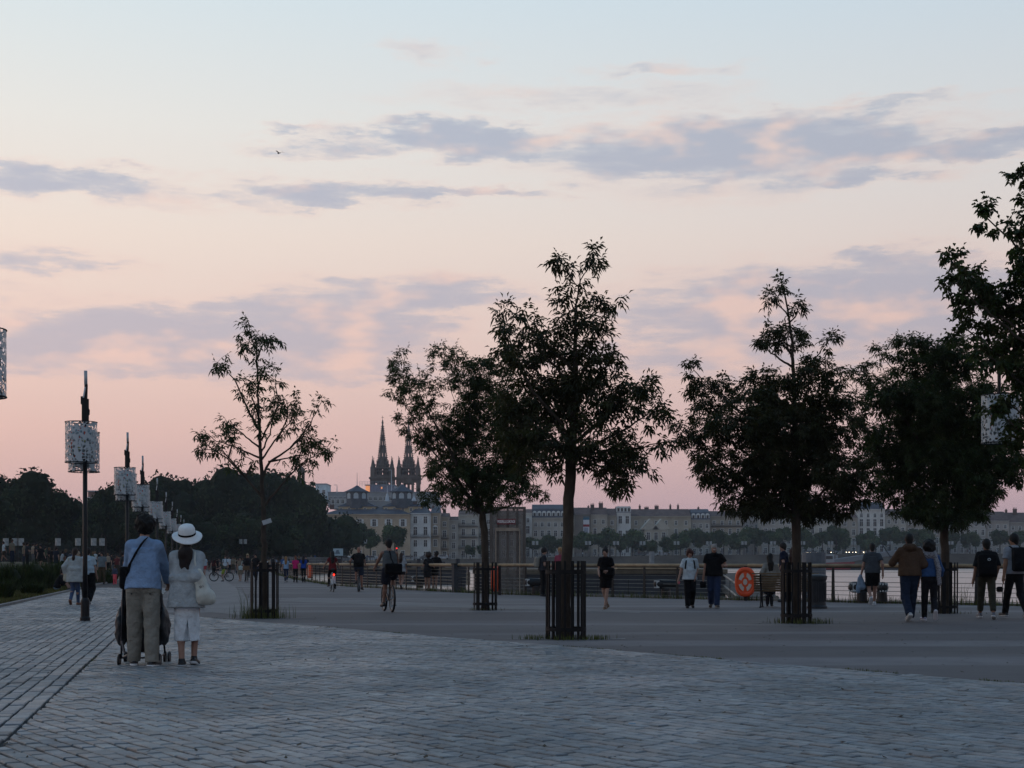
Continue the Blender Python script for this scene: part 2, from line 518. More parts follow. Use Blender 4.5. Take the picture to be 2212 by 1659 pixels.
quay = off(RAIL, 0.55)
land = [(-500, -40), (45, -40), (45, 14)] + quay + [(-33, 215), (-37, 240), (-200, 300), (-500, 300)]
g = sheet('promenade', land, 0.0, ASPH); tag(g, kind='structure')
# dark stone quay wall down to the river
mb = MB(); qa = [(45, 14)] + quay + [(-33, 215), (-37, 240)]
for a, b in zip(qa[:-1], qa[1:]):
    mb.add([(a[0], a[1], 0.0), (b[0], b[1], 0.0), (b[0], b[1], -6), (a[0], a[1], -6)], [(0, 1, 2, 3)])
STONE_DK = mat('quay_stone', C('4a4843'), 0.9, 0.35, 0.9, 0.4, 6)
tag(mb.build('quay_wall', STONE_DK), kind='structure')
# low stone coping along the quay edge
mb = MB(); ins_ = off(RAIL, 0.1)
for i in range(len(quay) - 1):
    a, b, c, d = quay[i], quay[i + 1], ins_[i + 1], ins_[i]
    mb.add([(a[0], a[1], 0.06), (b[0], b[1], 0.06), (c[0], c[1], 0.06), (d[0], d[1], 0.06), (d[0], d[1], 0.0), (c[0], c[1], 0.0)], [(0, 1, 2, 3), (3, 2, 5, 4)])
tag(mb.build('quay_coping', mat('coping_stone', C('77716a'), 0.9, 0.25, 3, 0.3, 20)), kind='structure')


def water_mat():
    m = bpy.data.materials.new('river_water'); m.use_nodes = True; t = m.node_tree; n = N(t); bs = t.nodes['Principled BSDF']
    co = n.node('ShaderNodeTexCoord').outputs['Object']
    bs.inputs['Base Color'].default_value = (*C('8a7f78'), 1); bs.inputs['Roughness'].default_value = 0.28
    bs.inputs['IOR'].default_value = 1.33; bs.inputs['Specular IOR Level'].default_value = 0.5
    h = n.m('ADD', n.noise(n.vm('MULTIPLY', co, (0.35, 0.9, 1)), 1.0, 5.0, 0.6, 0.4), n.m('MULTIPLY', n.noise(n.vm('MULTIPLY', co, (0.03, 0.08, 1)), 1.0, 3.0, 0.5), 2.0))
    b = n.node('ShaderNodeBump'); b.inputs['Strength'].default_value = 0.10; b.inputs['Distance'].default_value = 0.25
    n.put(b.inputs['Height'], h); n.put(bs.inputs['Normal'], b.outputs[0])
    return m


tag(sheet('river', [(-120, -60), (1500, -60), (1500, 900), (-120, 900)], WZ, water_mat()), kind='structure')

# ---- far embankment: wall, street level, ground to the horizon
mb = MB(); fa = [(-37, 236)] + FAR
STONE_FAR = mat('far_quay_stone', C('504d48'), 0.9, 0.3, 0.12, stretch=(1, 1, 3))
FPX = [(x / y * F + 512) for x, y in FAR]
FZS = [1.0, 1.2, 1.8, 2.8, 3.9, 4.7, 5.0, 5.0]
def shoreY(px): return float(np.interp(px, [342, 406, 512, 678, 892, 1100], [335, 430, 503, 554, 587, 603]))
def zpx(px): return float(np.interp(px, FPX, FZS))
def fz(y): return float(np.interp(y, [p[1] for p in FAR], FZS)) if y > 240 else 0.4
zs = [0.0] + FZS
for i in range(len(fa) - 1):
    a, b = fa[i], fa[i + 1]
    mb.add([(a[0], a[1], zs[i]), (b[0], b[1], zs[i + 1]), (b[0] + .6, b[1] - .6, WZ - 3), (a[0] + .6, a[1] - .6, WZ - 3)], [(0, 1, 2, 3)])
tag(mb.build('far_quay_wall', STONE_FAR), kind='structure')
FGR = mat('far_ground', C('4a4843'), 0.95, 0.25, 0.05)
mb = MB(); strip = [(-3500, 300, 1.2), (-500, 300, 1.2), (-200, 300, 1.2), (-60, 238, .0)] + [(x, y, z) for (x, y), z in zip(fa, zs)] + [(3000, 900, 5.0)]
n_ = len(strip)
vs = strip + [(x * 1.0, max(y + 1, 1500), max(z, 1.2)) for x, y, z in strip] + [(x * 2.5, 5200, max(z, 1.2)) for x, y, z in strip]
mb.add(vs, [(r_ * n_ + i, r_ * n_ + i + 1, (r_ + 1) * n_ + i + 1, (r_ + 1) * n_ + i) for r_ in (0, 1) for i in range(n_ - 1)])
tag(mb.build('far_bank', FGR), kind='structure')
# left: ground rising behind the planting
mb = MB(); gx = np.linspace(-200, -10, 40); gy = np.linspace(36, 300, 45)
def lawn_z(x, y):
    ex = -13.6 - 0.2125 * (y - 39.3)                       # edge of the paved strip
    s = min(1, max(0, (ex - x) / 11.0)); q = min(1, max(0, (y - 58) / 45))
    return 0.03 + 1.25 * s * s * (3 - 2 * s) * q
vs = []; fs = []
for y in gy:
    ex = -13.75 - 0.2125 * (y - 39.3)
    for i in range(40):
        x = ex - (i / 39) ** 1.6 * 170
        vs.append((x, y, lawn_z(x, y)))
for j in range(44):
    for i in range(39):
        a = j * 40 + i; fs.append((a + 1, a, a + 40, a + 41))
LAWN = mat('lawn_soil', C('33341f'), 0.95, 0.45, 1.4, 0.5, 12)
tag(link('lawn', me_from('lawn', vs, fs, LAWN, smooth=True)), kind='structure')
# kerb between lawn and pavers
mb = MB()
for j in range(26):
    y0 = 37 + j * 2.6; y1 = y0 + 2.57
    e = lambda y: -13.6 - 0.2125 * (y - 39.3)
    a, b = e(y0), e(y1)
    mb.add([(a, y0, 0), (b, y1, 0), (b, y1, .09), (a, y0, .09), (a - .14, y0, .09), (b - .14, y1, .09)], [(0, 3, 2, 1), (3, 4, 5, 2)])
tag(mb.build('lawn_kerb', mat('kerb_stone', C('6f6d6c'), 0.9, 0.2, 4, 0.3, 20)), kind='structure')

# ---- pavers: 300 nearest as single stones, the rest joined
pave = sheet('pavement', [tuple((SEAM0 + U * -16 + UR * -7).xy), tuple((SEAM0 + U * -16 + UR * 12).xy), (11.5, 5.2), tuple(B1.xy), tuple((B0 - BD * 3.6).xy),
                          tuple((SEAM0 + U * 55).xy), tuple((SEAM0 + U * 110).xy), tuple((SEAM0 + U * 110 - UR * 3.85).xy), tuple((SEAM0 + U * 20 - UR * 3.9).xy)], 0.004,
             mat('joint_sand', C('2c2e31'), 0.95, 0.3, 20))
tag(pave, kind='structure')
PAVER = mat('paver_stone', (0.78, 0.84, 0.855), 0.5, 0.2, 9, 0.45, 45, attr=True, spec=0.5)
pt_ = N(PAVER.node_tree); pb_ = PAVER.node_tree.nodes['Principled BSDF']; src_ = pb_.inputs['Base Color'].links[0].from_socket
pg_ = pt_.node('ShaderNodeNewGeometry').outputs['Position']
big_ = pt_.noise(pg_, 0.55, 5.0, 0.6, 0.8); gum_ = pt_.node('ShaderNodeTexVoronoi'); pt_.put(gum_.inputs['Vector'], pg_); gum_.inputs['Scale'].default_value = 1.6
dirt_ = pt_.mix(pt_.rng(big_, 0.32, 0.68), (.80, .80, .79), (1.08, 1.08, 1.08))
dirt_ = pt_.mix(pt_.rng(gum_.outputs['Distance'], 0.03, 0.05, 0.5, 0.0), dirt_, (.45, .45, .46))
pt_.put(pb_.inputs['Base Color'], pt_.mix(1.0, src_, dirt_, 'MULTIPLY'))
pt_.put(pb_.inputs['Roughness'], pt_.rng(big_, 0.3, 0.7, 0.62, 0.42))
PALS = np.array([C('7f8184'), C('8b8b8c'), C('747980'), C('8d8583'), C('857b78'), C('6d7075'), C('969798'), C('7a7371'), C('80868c'), C('67625f')])
WGT = np.array([.17, .15, .14, .12, .10, .10, .07, .06, .06, .03])


def wob(x, y): return 0.006 * math.sin(x * 0.9 + 1.7 * math.sin(y * 0.4)) + 0.004 * math.sin(y * 1.3 + x * .5)


bricks = []                                                # (distance, centre, axis, half length, half width, z, tilt, colour)
def in_view(p):
    return p.y > 7.4 and abs(p.x) < 0.36 * p.y + 2.2


def lay(org, ax, n_, l, wd, ran_i, ran_j, test, joint):
    for j in range(*ran_j):
        jo = rng.uniform(0, l); wv = 0
        for i in range(*ran_i):
            c = org + ax * (i * l + jo) + n_ * (j * wd)
            if c.y > 70 or not in_view(c) or not test(c): continue
            sh = 0.006 * math.sin(c.x * 2.3 + c.y * 1.1) + rng.normal(0, 0.0025)
            bricks.append((c.length, c + n_ * sh, ax, l / 2 - joint * rng.uniform(.4, .9), wd / 2 - joint * rng.uniform(1.1, 2.0),
                           rng.normal(0.012, 0.0025) + 0.5 * wob(c.x, c.y), rng.normal(0, 0.012, 2), PALS[rng.choice(10, p=WGT)] * rng.uniform(.9, 1.1) * .7 + PALS.mean(0) * .3))


s_test = lambda c: (c - SEAM0).dot(UR)
lay(SEAM0 - UR * 0.068, U, -UR, 0.225, 0.14, (-30, 280), (0, 29), lambda c: -3.95 < s_test(c) < -0.03, 0.0062)
# diagonal field to the right of the seam, laid along the asphalt edge
lay(Vector((B0.x, B0.y, 0)) + BN * 0.09, BD, BN, 0.205, 0.122, (-20, 210), (0, 225), lambda c: s_test(c) > -0.02 and (c - B0).dot(BN) > 0.05, 0.0072)
bricks.sort(key=lambda b: b[0] + (0 if b[1].y > 9.0 and abs(b[1].x) < 0.35 * b[1].y else 50))


def brick_verts(b):
    d, c, ax, hl, hw, z, tl, col = b
    n_ = Vector((ax.y, -ax.x, 0)); out = []
    for lev, q in ((0, 1.0), (1, 1.0), (2, 0.0)):
        for sl, sw in ((-1, -1), (1, -1), (1, 1), (-1, 1)):
            iq = 0.007 if lev == 2 else 0.0
            p = c + ax * (sl * (hl - iq)) + n_ * (sw * (hw - iq))
            if ax is BD:
                sd_ = (p - SEAM0).dot(UR)
                if sd_ < 0.03: p = p + UR * (0.03 - sd_) - U * (0.03 - sd_) * .0
            zz = (0.0, z + .012 - 0.006, z + .012)[lev] + (0 if lev == 0 else tl[0] * sl * hl + tl[1] * sw * hw)
            out.append((p.x, p.y, max(zz, 0.005)))
    return out


BF = [(0, 1, 5, 4), (1, 2, 6, 5), (2, 3, 7, 6), (3, 0, 4, 7), (4, 5, 9, 8), (5, 6, 10, 9), (6, 7, 11, 10), (7, 4, 8, 11), (8, 9, 10, 11)]
BF = [tuple(reversed(f)) for f in BF]
for b in bricks[:300]:
    me = me_from('paver', brick_verts(b), BF, PAVER, col=np.tile(b[7], (12, 1)))
    link('paver', me, pave)
vs = []; fs = []; cols = []
for b in bricks[300:]:
    o = len(vs); vs += brick_verts(b); fs += [tuple(o + i for i in f) for f in BF]; cols += [b[7]] * 12
o = link('paver_field', me_from('paver_field', vs, fs, PAVER, col=np.array(cols)), pave); o['kind'] = 'stuff'

# ---- lighter asphalt path and worn pale lines at the tree pits
ASL = mat('asphalt_light', C('75716f'), 0.85, 0.16, 0.8, 0.2, 90, spec=0.25)
pth = [G(203, 616), G(250, 613), G(262, 606), G(240, 590), G(222, 578.5), G(200, 575.5), G(188, 578), G(190, 592)]
tag(sheet('path', [G(205, 612), G(262, 617), G(254, 604), G(236, 588), G(222, 579), G(206, 575.5), G(196, 578)], 0.004, ASL), kind='structure')
tag(sheet('path_band', [G(300, 597.5), G(420, 603), G(640, 610.5), G(640, 613), G(420, 606.5), G(275, 601)], 0.004, ASL), kind='structure')

# ================================================================== young trees in guards
BARK = mat('bark', C('3a332c'), 0.95, 0.35, 9, 0.7, 30, stretch=(1, 1, .35))
def leaf_mat(name, base):
    m = mat(name, base, 0.55, 0.3, 2.2, attr=True, spec=0.3)
    t = m.node_tree; n = N(t); bs = t.nodes['Principled BSDF']; out = t.nodes['Material Output']
    tr = n.node('ShaderNodeBsdfTranslucent'); t.links.new(n.mix(1.0, bs.inputs['Base Color'].links[0].from_socket, (1.3, 1.5, .7), 'MULTIPLY'), tr.inputs['Color'])
    mx = n.node('ShaderNodeMixShader'); mx.inputs[0].default_value = .28
    t.links.new(bs.outputs[0], mx.inputs[1]); t.links.new(tr.outputs[0], mx.inputs[2]); t.links.new(mx.outputs[0], out.inputs['Surface'])
    return m
LEAF = leaf_mat('ash_leaf', C('2f3b20'))
LEAF_RED = leaf_mat('ash_leaf_reddish', C('30331f'))


def compound_leaves(spots, L=0.105, Wd=0.034, pairs=2, droop=0.5, tint=None):
    """each spot (point, direction): a rachis with folded leaflets, drooping; returns verts, faces, colours"""
    vs = []; fs = []; cs = []
    for p, dr in spots:
        d = Vector(dr) + Vector((0, 0, -droop * random.uniform(.2, 1.0))); d.normalize()
        sd = d.cross(Vector((random.uniform(-.4, .4), random.uniform(-.4, .4), 1))); sd = sd.normalized() if sd.length > .01 else Vector((1, 0, 0))
        up = sd.cross(d)
        base = Vector(p); tone = random.uniform(0.65, 1.25); c = (tone * random.uniform(.85, 1.25), tone, tone * random.uniform(.7, 1.0))
        rl = L * (0.5 + 0.55 * pairs)
        lv = [(base + d * rl * .85, d)]
        for k in range(pairs):
            q = base + d * rl * (0.25 + 0.6 * k / max(1, pairs)) - Vector((0, 0, .012 * k))
            for sg in (-1, 1):
                lv.append((q, (d * .55 + sd * sg * .8 - Vector((0, 0, random.uniform(0.05, .55)))).normalized()))
        for q, ld in lv:
            l = L * random.uniform(.75, 1.2); wv = Wd * random.uniform(.8, 1.2)
            s2 = ld.cross(up); s2 = s2.normalized() if s2.length > .01 else sd
            f_ = s2.cross(ld) * (wv * .35)
            o = len(vs)
            tip = q + ld * l - Vector((0, 0, l * .22))
            m1 = q + ld * l * .45
            vs.extend([q, m1 + s2 * wv * .5 + f_, tip, m1 - s2 * wv * .5 + f_, m1 - f_ * .3])
            fs.extend([(o, o + 1, o + 2, o + 4), (o, o + 4, o + 2, o + 3)])
            cs.extend([c] * 5)
    return [tuple(v) for v in vs], fs, np.array(cs)


def guard(label, loc, r_=0.30, hgt=1.22, n=14, rz=0.0):
    """steel tree guard: flat vertical slats on two hoops with stout posts"""
    t = thing('tree_guard', label, 'tree guard', (*loc, 0), rz, 'steel guards round the young trees')
    st = mat('guard_steel', C('141416'), 0.7, 0.25, 9, 0.1, 40, spec=.2)
    thin = MB().box((0, 0, hgt / 2), (0.035, 0.008, hgt)).mesh('slat', st)
    wide = MB().box((0, 0, hgt / 2), (0.085, 0.02, hgt)).mesh('post', st)
    for i in range(n):
        a = 2 * PI * i / n
        o = link('post' if i % 4 == 0 else 'slat', wide if i % 4 == 0 else thin, t)
        o.location = (math.cos(a) * r_, math.sin(a) * r_, 0.004); o.rotation_euler = (0, 0, a + PI / 2)
    for z in (0.16, hgt - 0.17):
        ring = MB()
        pts = [(math.cos(2 * PI * k / 28) * (r_ + .016), math.sin(2 * PI * k / 28) * (r_ + .016)) for k in range(28)]
        vs = [(x, y, z + dz) for dz in (-.03, .03) for x, y in pts] + [(x * .965, y * .965, z + dz) for dz in (-.03, .03) for x, y in pts]
        fs = []
        for k in range(28):
            j = (k + 1) % 28
            fs += [(k, j, 28 + j, 28 + k), (56 + j, 56 + k, 84 + k, 84 + j), (28 + k, 28 + j, 84 + j, 84 + k), (j, k, 56 + k, 56 + j)]
        ring.add(vs, fs).build('hoop', st, t)
    return t


def young_tree(label, base, trunk, lobes, Y, dens, leaves, r0=0.085, L=0.105, Wd=0.034, pairs=2, seed=1, lm=None, depth=.85, rise=.85, fork=None):
    """a limb climbs from the trunk into every lobe (bx, by, rx, ry on the 2212 frame); twigs reach random points of the lobe"""
    random.seed(seed); rg = np.random.default_rng(seed)
    t = thing('young_tree', label, 'tree', (base[0], base[1], 0), 0, 'young trees on the promenade')
    tr = [Vector(p) for p in trunk]; mb = MB(); chain = []
    for a, b in zip(tr[:-1], tr[1:]):
        m = max(2, int((b - a).length / 0.12))
        chain += [a + (b - a) * (i / m) + Vector((random.gauss(0, .006), random.gauss(0, .006), 0)) for i in range(m)]
    chain.append(tr[-1]); nC = len(chain)
    zf = fork if fork is not None else tr[0].z + (tr[-1].z - tr[0].z) * .35
    top = tr[-1].z
    def trad(z): return r0 if z < zf else max(0.012, r0 * (1 - .88 * ((z - zf) / max(.1, top - zf)) ** .8))
    mb.tube([tuple(p) for p in chain], [r0 * (1.35 if i == 0 else 1.12 if i == 1 else 1.0) if p.z < zf else trad(p.z) for i, p in enumerate(chain)], 9, cap=False)
    spots = []
    for (bx, by, rx, ry) in lobes:
        s = K / F * Y; c = atb(bx, by, Y); a_, b_ = rx * s, ry * s; dy = max(a_, b_) * .95
        far_ = abs(bx - (tr[-1].x / Y * F + 512) / K) / 200
        c.y += random.uniform(-.75, .75) * depth * (1.0 if a_ > .25 else .3)
        # attachment on the trunk below the lobe
        hd = math.hypot(c.x - tr[-1].x, c.y - tr[-1].y)
        za = min(max(zf, c.z - b_ * .4 - hd * rise), top)
        p0 = min(chain, key=lambda p: abs(p.z - za))
        mid = p0.lerp(c, .5) + Vector((0, 0, -.10 * hd * (1 if rise < 1 else .3))) + Vector([random.gauss(0, .04) for _ in range(3)])
        n_ = max(5, int((c - p0).length / .1)); limb = []
        for i in range(n_ + 1):
            q = i / n_; limb.append(p0 * (1 - q) ** 2 + mid * 2 * q * (1 - q) + c * q * q + Vector([random.gauss(0, .01) for _ in range(3)]))
        rl = min(trad(p0.z) * .62, .012 + .05 * math.sqrt(a_ * b_))
        mb.tube([tuple(p) for p in limb], [rl * (1 - .8 * i / n_) + .004 for i in range(n_ + 1)], 6, cap=False)
        k = max(4, int(dens * a_ * b_ * dy * 4.19))
        q = rg.normal(0, 1, (k, 3)); q /= np.linalg.norm(q, axis=1)[:, None]; q *= rg.uniform(.15, 1.12, (k, 1)) ** .5
        pts = q * (a_, dy, b_) + tuple(c)
        nodes = np.array([tuple(p) for p in limb[int(n_ * .45):]]); rr = [rl * (1 - .8 * i / n_) + .004 for i in range(int(n_ * .45), n_ + 1)]
        order = np.argsort(np.linalg.norm(pts - np.array(c), axis=1) + rg.uniform(0, .15, k))
        for j in order:
            p = pts[j]; d = np.linalg.norm(nodes - p, axis=1) + np.where(nodes[:, 2] > p[2] + .05, .12, 0)
            i = int(d.argmin()); o = nodes[i]; L_ = np.linalg.norm(p - o)
            md = (o + p) / 2 + rg.normal(0, .06 * L_, 3) - (0, 0, .06 * L_)
            r1 = min(rr[i], .011) * .8
            mb.tube([tuple(o), tuple(md), tuple(p)], [r1, r1 * .75, max(.0028, r1 * .5)], 4 if r1 > .006 else 3, cap=False)
            nodes = np.vstack([nodes, md, p]); rr += [r1 * .75, r1 * .55]
            d0 = Vector(p - o).normalized()
            for e in range(int(leaves) + (random.random() < leaves % 1)):
                qd = (d0 * .5 + Vector([random.gauss(0, .7) for _ in range(3)])).normalized()
                spots.append((p + (np.array(md) - p) * random.uniform(0, .8) + rg.normal(0, .025, 3), qd))
    bl = np.array((base[0], base[1], 0))
    link('trunk', me_from('trunk', np.array(mb.v) - bl, mb.f, BARK, smooth=True), t)
    lv, lf, lc = compound_leaves(spots, L, Wd, pairs)
    link('crown', me_from('crown', np.array(lv) - bl, lf, lm or LEAF, col=lc), t)
    return t


TREES = {}
# (1) slim sparse tree at the left; limbs follow the photograph
def zz(x, y): return ((760 + x / 1.359) / 1.8517, (1260 + y / 1.359) / 1.8517)
Y1 = 32.6
limbs = [[(410, 1640), (404, 1350), (398, 1040), (388, 850), (378, 640), (367, 430), (365, 300), (362, 200), (330, 110), (297, 50)],
         [(395, 990), (300, 880), (210, 780), (120, 720), (66, 660)], [(300, 880), (190, 740), (95, 745)], [(380, 780), (240, 715), (150, 690), (110, 650)],
         [(376, 720), (270, 640), (165, 560)], [(372, 620), (310, 500), (240, 350), (190, 290), (145, 255)], [(400, 1040), (480, 950), (570, 850), (650, 792), (765, 742)],
         [(396, 890), (430, 800), (545, 720), (650, 590), (712, 465)], [(388, 790), (470, 690), (560, 600), (605, 470)], [(380, 690), (450, 580), (500, 500), (490, 370)],
         [(366, 400), (400, 310), (440, 290)], [(364, 240), (395, 160), (450, 125)], [(350, 215), (300, 175), (275, 150)], [(382, 760), (420, 640), (440, 440)],
         [(374, 560), (330, 430), (330, 360)], [(545, 720), (620, 660), (690, 690)], [(570, 850), (600, 740), (640, 700)], [(364, 280), (350, 150), (390, 90)],
         [(210, 780), (230, 690), (190, 620)], [(430, 800), (500, 780), (580, 760)], [(300, 880), (340, 790), (300, 770)], [(470, 690), (540, 560), (540, 480)]]
random.seed(11)
t1 = thing('young_tree', 'slim sparse young tree with open branches, leftmost in the row of guards', 'tree', (*G(264.4, 618.1), 0), 0, 'young trees on the promenade')
bl = Vector((*G(264.4, 618.1), 0)); mb = MB(); spots = []
for li, lb in enumerate(limbs):
    dy = 0 if li == 0 else random.uniform(-.8, .8)
    pts = []; L_ = len(lb)
    for i, (x, y) in enumerate(lb):
        p = atb(*zz(x, y), Y1); p.y += dy * i / max(1, L_ - 1); pts.append(p)
    # smooth with a few mid points
    fine_ = []
    for a, b in zip(pts[:-1], pts[1:]):
        m = max(2, int((b - a).length / .12))
        fine_ += [a + (b - a) * (i / m) + Vector([random.gauss(0, .008) for _ in range(3)]) for i in range(m)]
    fine_.append(pts[-1])
    r0_, r1_ = (0.082, 0.008) if li == 0 else (0.036 if L_ > 4 else 0.026, 0.007)
    rr = [r0_ + (r1_ - r0_) * (i / (len(fine_) - 1)) ** (0.75 if li else .9) for i in range(len(fine_))]
    mb.tube([tuple(p) for p in fine_], rr, 7 if li == 0 else 5, cap=False)
    n0 = int(len(fine_) * (.6 if li == 0 else .48))
    for i in range(n0, len(fine_)):
        p = fine_[i]; d = (fine_[i] - fine_[i - 1]).normalized()
        for _ in range(2 if i < len(fine_) - 2 else 5):
            if random.random() < .4: continue
            tw = (d * random.uniform(.1, .9) + Vector([random.gauss(0, .7) for _ in range(3)])).normalized()
            e = p + tw * random.uniform(.06, .24)
            mb.tube([tuple(p), tuple((p + e) / 2 + Vector((0, 0, .015))), tuple(e)], [.005, .004, .003], 3, cap=False)
            for q in range(3):
                spots.append((e - tw * .05 * q, (tw * .6 + Vector([random.gauss(0, .8) for _ in range(3)])).normalized()))
link('trunk', me_from('trunk', np.array(mb.v) - tuple(bl), mb.f, BARK, smooth=True), t1)
lv, lf, lc = compound_leaves(spots, .11, .036, 2, .7)
link('crown', me_from('crown', np.array(lv) - tuple(bl), lf, LEAF, col=lc), t1)
tagm = MB().box(tuple(atb(578, 1127, Y1) - bl + Vector((0, -.09, 0))), (.2, .02, .1), Matrix.Rotation(R(-18), 3, 'Y')).build('paper_notice', cmat('#a9b0b4'), t1)

def tb(px, py): return (*G(px * K, py * K), 0)
b3 = tb(1222, 1380); Y3 = b3[1]
young_tree('tallest broad tree with drooping leaflets in the middle, nearest guard on asphalt', b3,
           [b3, atb(1220, 1290, Y3), atb(1226, 1180, Y3), atb(1230, 1060, Y3), atb(1236, 960, Y3), atb(1242, 820, Y3), atb(1243, 700, Y3), atb(1250, 620, Y3)],
           [(1255, 572, 32, 26), (1285, 550, 12, 18), (1208, 560, 14, 18), (1225, 632, 36, 34), (1312, 636, 46, 24), (1255, 700, 66, 40), (1118, 672, 46, 32), (1160, 745, 76, 42), (1082, 716, 22, 16),
            (1100, 775, 46, 32), (1280, 780, 72, 52), (1392, 828, 46, 28), (1408, 890, 40, 34), (1340, 865, 66, 48), (1160, 850, 78, 52), (1132, 930, 64, 50), (1250, 850, 76, 62), (1352, 955, 66, 42),
            (1325, 1022, 50, 34), (1188, 955, 62, 44), (1435, 955, 18, 26), (1272, 945, 46, 40), (1150, 990, 40, 22), (1205, 1000, 30, 26), (1290, 990, 50, 36), (1370, 1015, 36, 30), (1100, 870, 50, 50), (1330, 1048, 42, 20), (1120, 985, 40, 24)], Y3, 95, 6, r0=0.088, L=.115, Wd=.036, pairs=2, seed=3, lm=LEAF_RED, fork=atb(1236, 985, Y3).z)
b2 = tb(1048, 1318); Y2 = b2[1]
young_tree('bushy vase-shaped tree beside the gangway portal, hiding a church spire', b2,
           [b2, atb(1049, 1230, Y2), atb(1046, 1150, Y2), atb(1042, 1110, Y2), atb(1040, 1070, Y2)],
           [(868, 795, 32, 42), (952, 765, 34, 34), (908, 855, 50, 46), (878, 900, 26, 34), (1005, 810, 56, 52), (965, 940, 66, 60), (1045, 880, 62, 68), (1105, 920, 58, 74), (1000, 1030, 84, 48),
            (1100, 1045, 72, 44), (938, 1008, 32, 32), (892, 925, 26, 34), (908, 965, 26, 28), (1165, 1065, 30, 20), (1030, 1085, 56, 20), (850, 840, 22, 30), (1060, 800, 50, 50), (1000, 900, 60, 60), (960, 1070, 50, 26), (1130, 990, 60, 50), (1050, 1000, 70, 60)], Y2, 66, 7, r0=0.095, L=.095, Wd=.03, pairs=2, seed=5, rise=1.6, fork=atb(1042, 1115, Y2).z)
b4 = tb(1720, 1346); Y4 = b4[1]
young_tree('broad dense tree in front of the bench, pointed bare top', b4,
           [b4, atb(1722, 1240, Y4), atb(1720, 1120, Y4), atb(1718, 1000, Y4), atb(1716, 860, Y4), atb(1712, 740, Y4), atb(1696, 640, Y4), atb(1686, 600, Y4)],
           [(1688, 612, 16, 18), (1658, 648, 20, 16), (1722, 660, 22, 20), (1700, 722, 56, 30), (1792, 728, 28, 24), (1636, 738, 22, 16), (1500, 795, 28, 26), (1555, 840, 60, 34), (1650, 815, 56, 40),
            (1738, 825, 70, 46), (1585, 925, 76, 52), (1700, 930, 90, 66), (1805, 900, 68, 56), (1500, 955, 40, 40), (1560, 1015, 68, 46), (1680, 1025, 92, 58), (1800, 1018, 80, 50), (1590, 1082, 50, 26),
            (1700, 1088, 90, 24), (1815, 1072, 60, 30), (1462, 920, 16, 18), (1770, 960, 60, 50), (1640, 980, 60, 50), (1650, 880, 60, 50), (1760, 1090, 60, 26), (1530, 900, 40, 40), (1640, 1100, 64, 20), (1770, 1106, 72, 20)], Y4, 92, 7.5, r0=0.092, L=.105, Wd=.034, pairs=2, seed=9, lm=LEAF_RED, fork=atb(1720, 1120, Y4).z)
b5 = tb(2040, 1325); Y5 = b5[1]
young_tree('dense dark round-crowned tree behind the walking couple at the right', b5,
           [b5, atb(2042, 1230, Y5), atb(2040, 1130, Y5), atb(2040, 1040, Y5), atb(2040, 920, Y5), atb(2045, 820, Y5)],
           [(1888, 765, 26, 26), (1955, 745, 34, 28), (2000, 780, 66, 52), (2062, 770, 62, 48), (1905, 855, 58, 50), (1980, 875, 80, 62), (2072, 875, 80, 66), (2150, 895, 60, 66), (1925, 955, 68, 50),
            (2030, 985, 90, 60), (2130, 995, 70, 52), (1945, 1045, 58, 40), (2040, 1075, 80, 40), (2130, 1062, 50, 32), (2182, 1015, 24, 32), (2000, 930, 70, 60), (2100, 940, 70, 60), (1960, 1000, 60, 50), (2080, 1040, 70, 50), (1860, 800, 26, 30), (2035, 1112, 74, 26), (1985, 1100, 50, 24), (2105, 1095, 50, 26)], Y5, 72, 9, r0=0.1, L=.11, Wd=.036, pairs=2, seed=13, fork=atb(2040, 1130, Y5).z)
Y6 = 21.0; b6 = (atb(2350, 1000, Y6).x, Y6, 0)
young_tree('tall tree entering at the right edge with large round leaves', b6,
           [b6, atb(2350, 1200, Y6), atb(2345, 1000, Y6), atb(2340, 850, Y6), atb(2320, 650, Y6), atb(2290, 480, Y6)],
           [(2205, 368, 18, 22), (2112, 466, 42, 22), (2170, 510, 40, 38), (2090, 556, 50, 32), (2062, 615, 36, 38), (2130, 635, 60, 46), (2190, 690, 54, 74), (2092, 695, 40, 30), (2135, 772, 48, 34),
            (2205, 800, 42, 46), (2260, 600, 70, 100), (2290, 780, 70, 100), (2200, 905, 16, 22), (2250, 430, 50, 50), (2360, 560, 90, 120), (2380, 760, 90, 120), (2138, 878, 30, 18), (2185, 868, 28, 14), (2196, 942, 26, 18), (2225, 960, 50, 40)], Y6, 115, 7, r0=0.11, L=.085, Wd=.05, pairs=2, seed=17)
guard('steel slat guard with long grass in it around the sparse left tree', G(264.4, 618.1), n=14, rz=.2)
guard('steel slat guard round the tree beside the gangway portal', G(485.2, 610.2), n=14, rz=.5)
guard('large steel slat guard of the nearest tree in the middle', G(565.8, 639), r_=0.31, n=18, hgt=1.24, rz=.1)
guard('steel slat guard of the tree in front of the bench', G(796.4, 623.2), n=16, rz=.33)
guard('steel slat guard beside the couple with scarf and hoodie', G(944.5, 613.5), n=14, rz=.8)
random.seed(21); rng = np.random.default_rng(21)

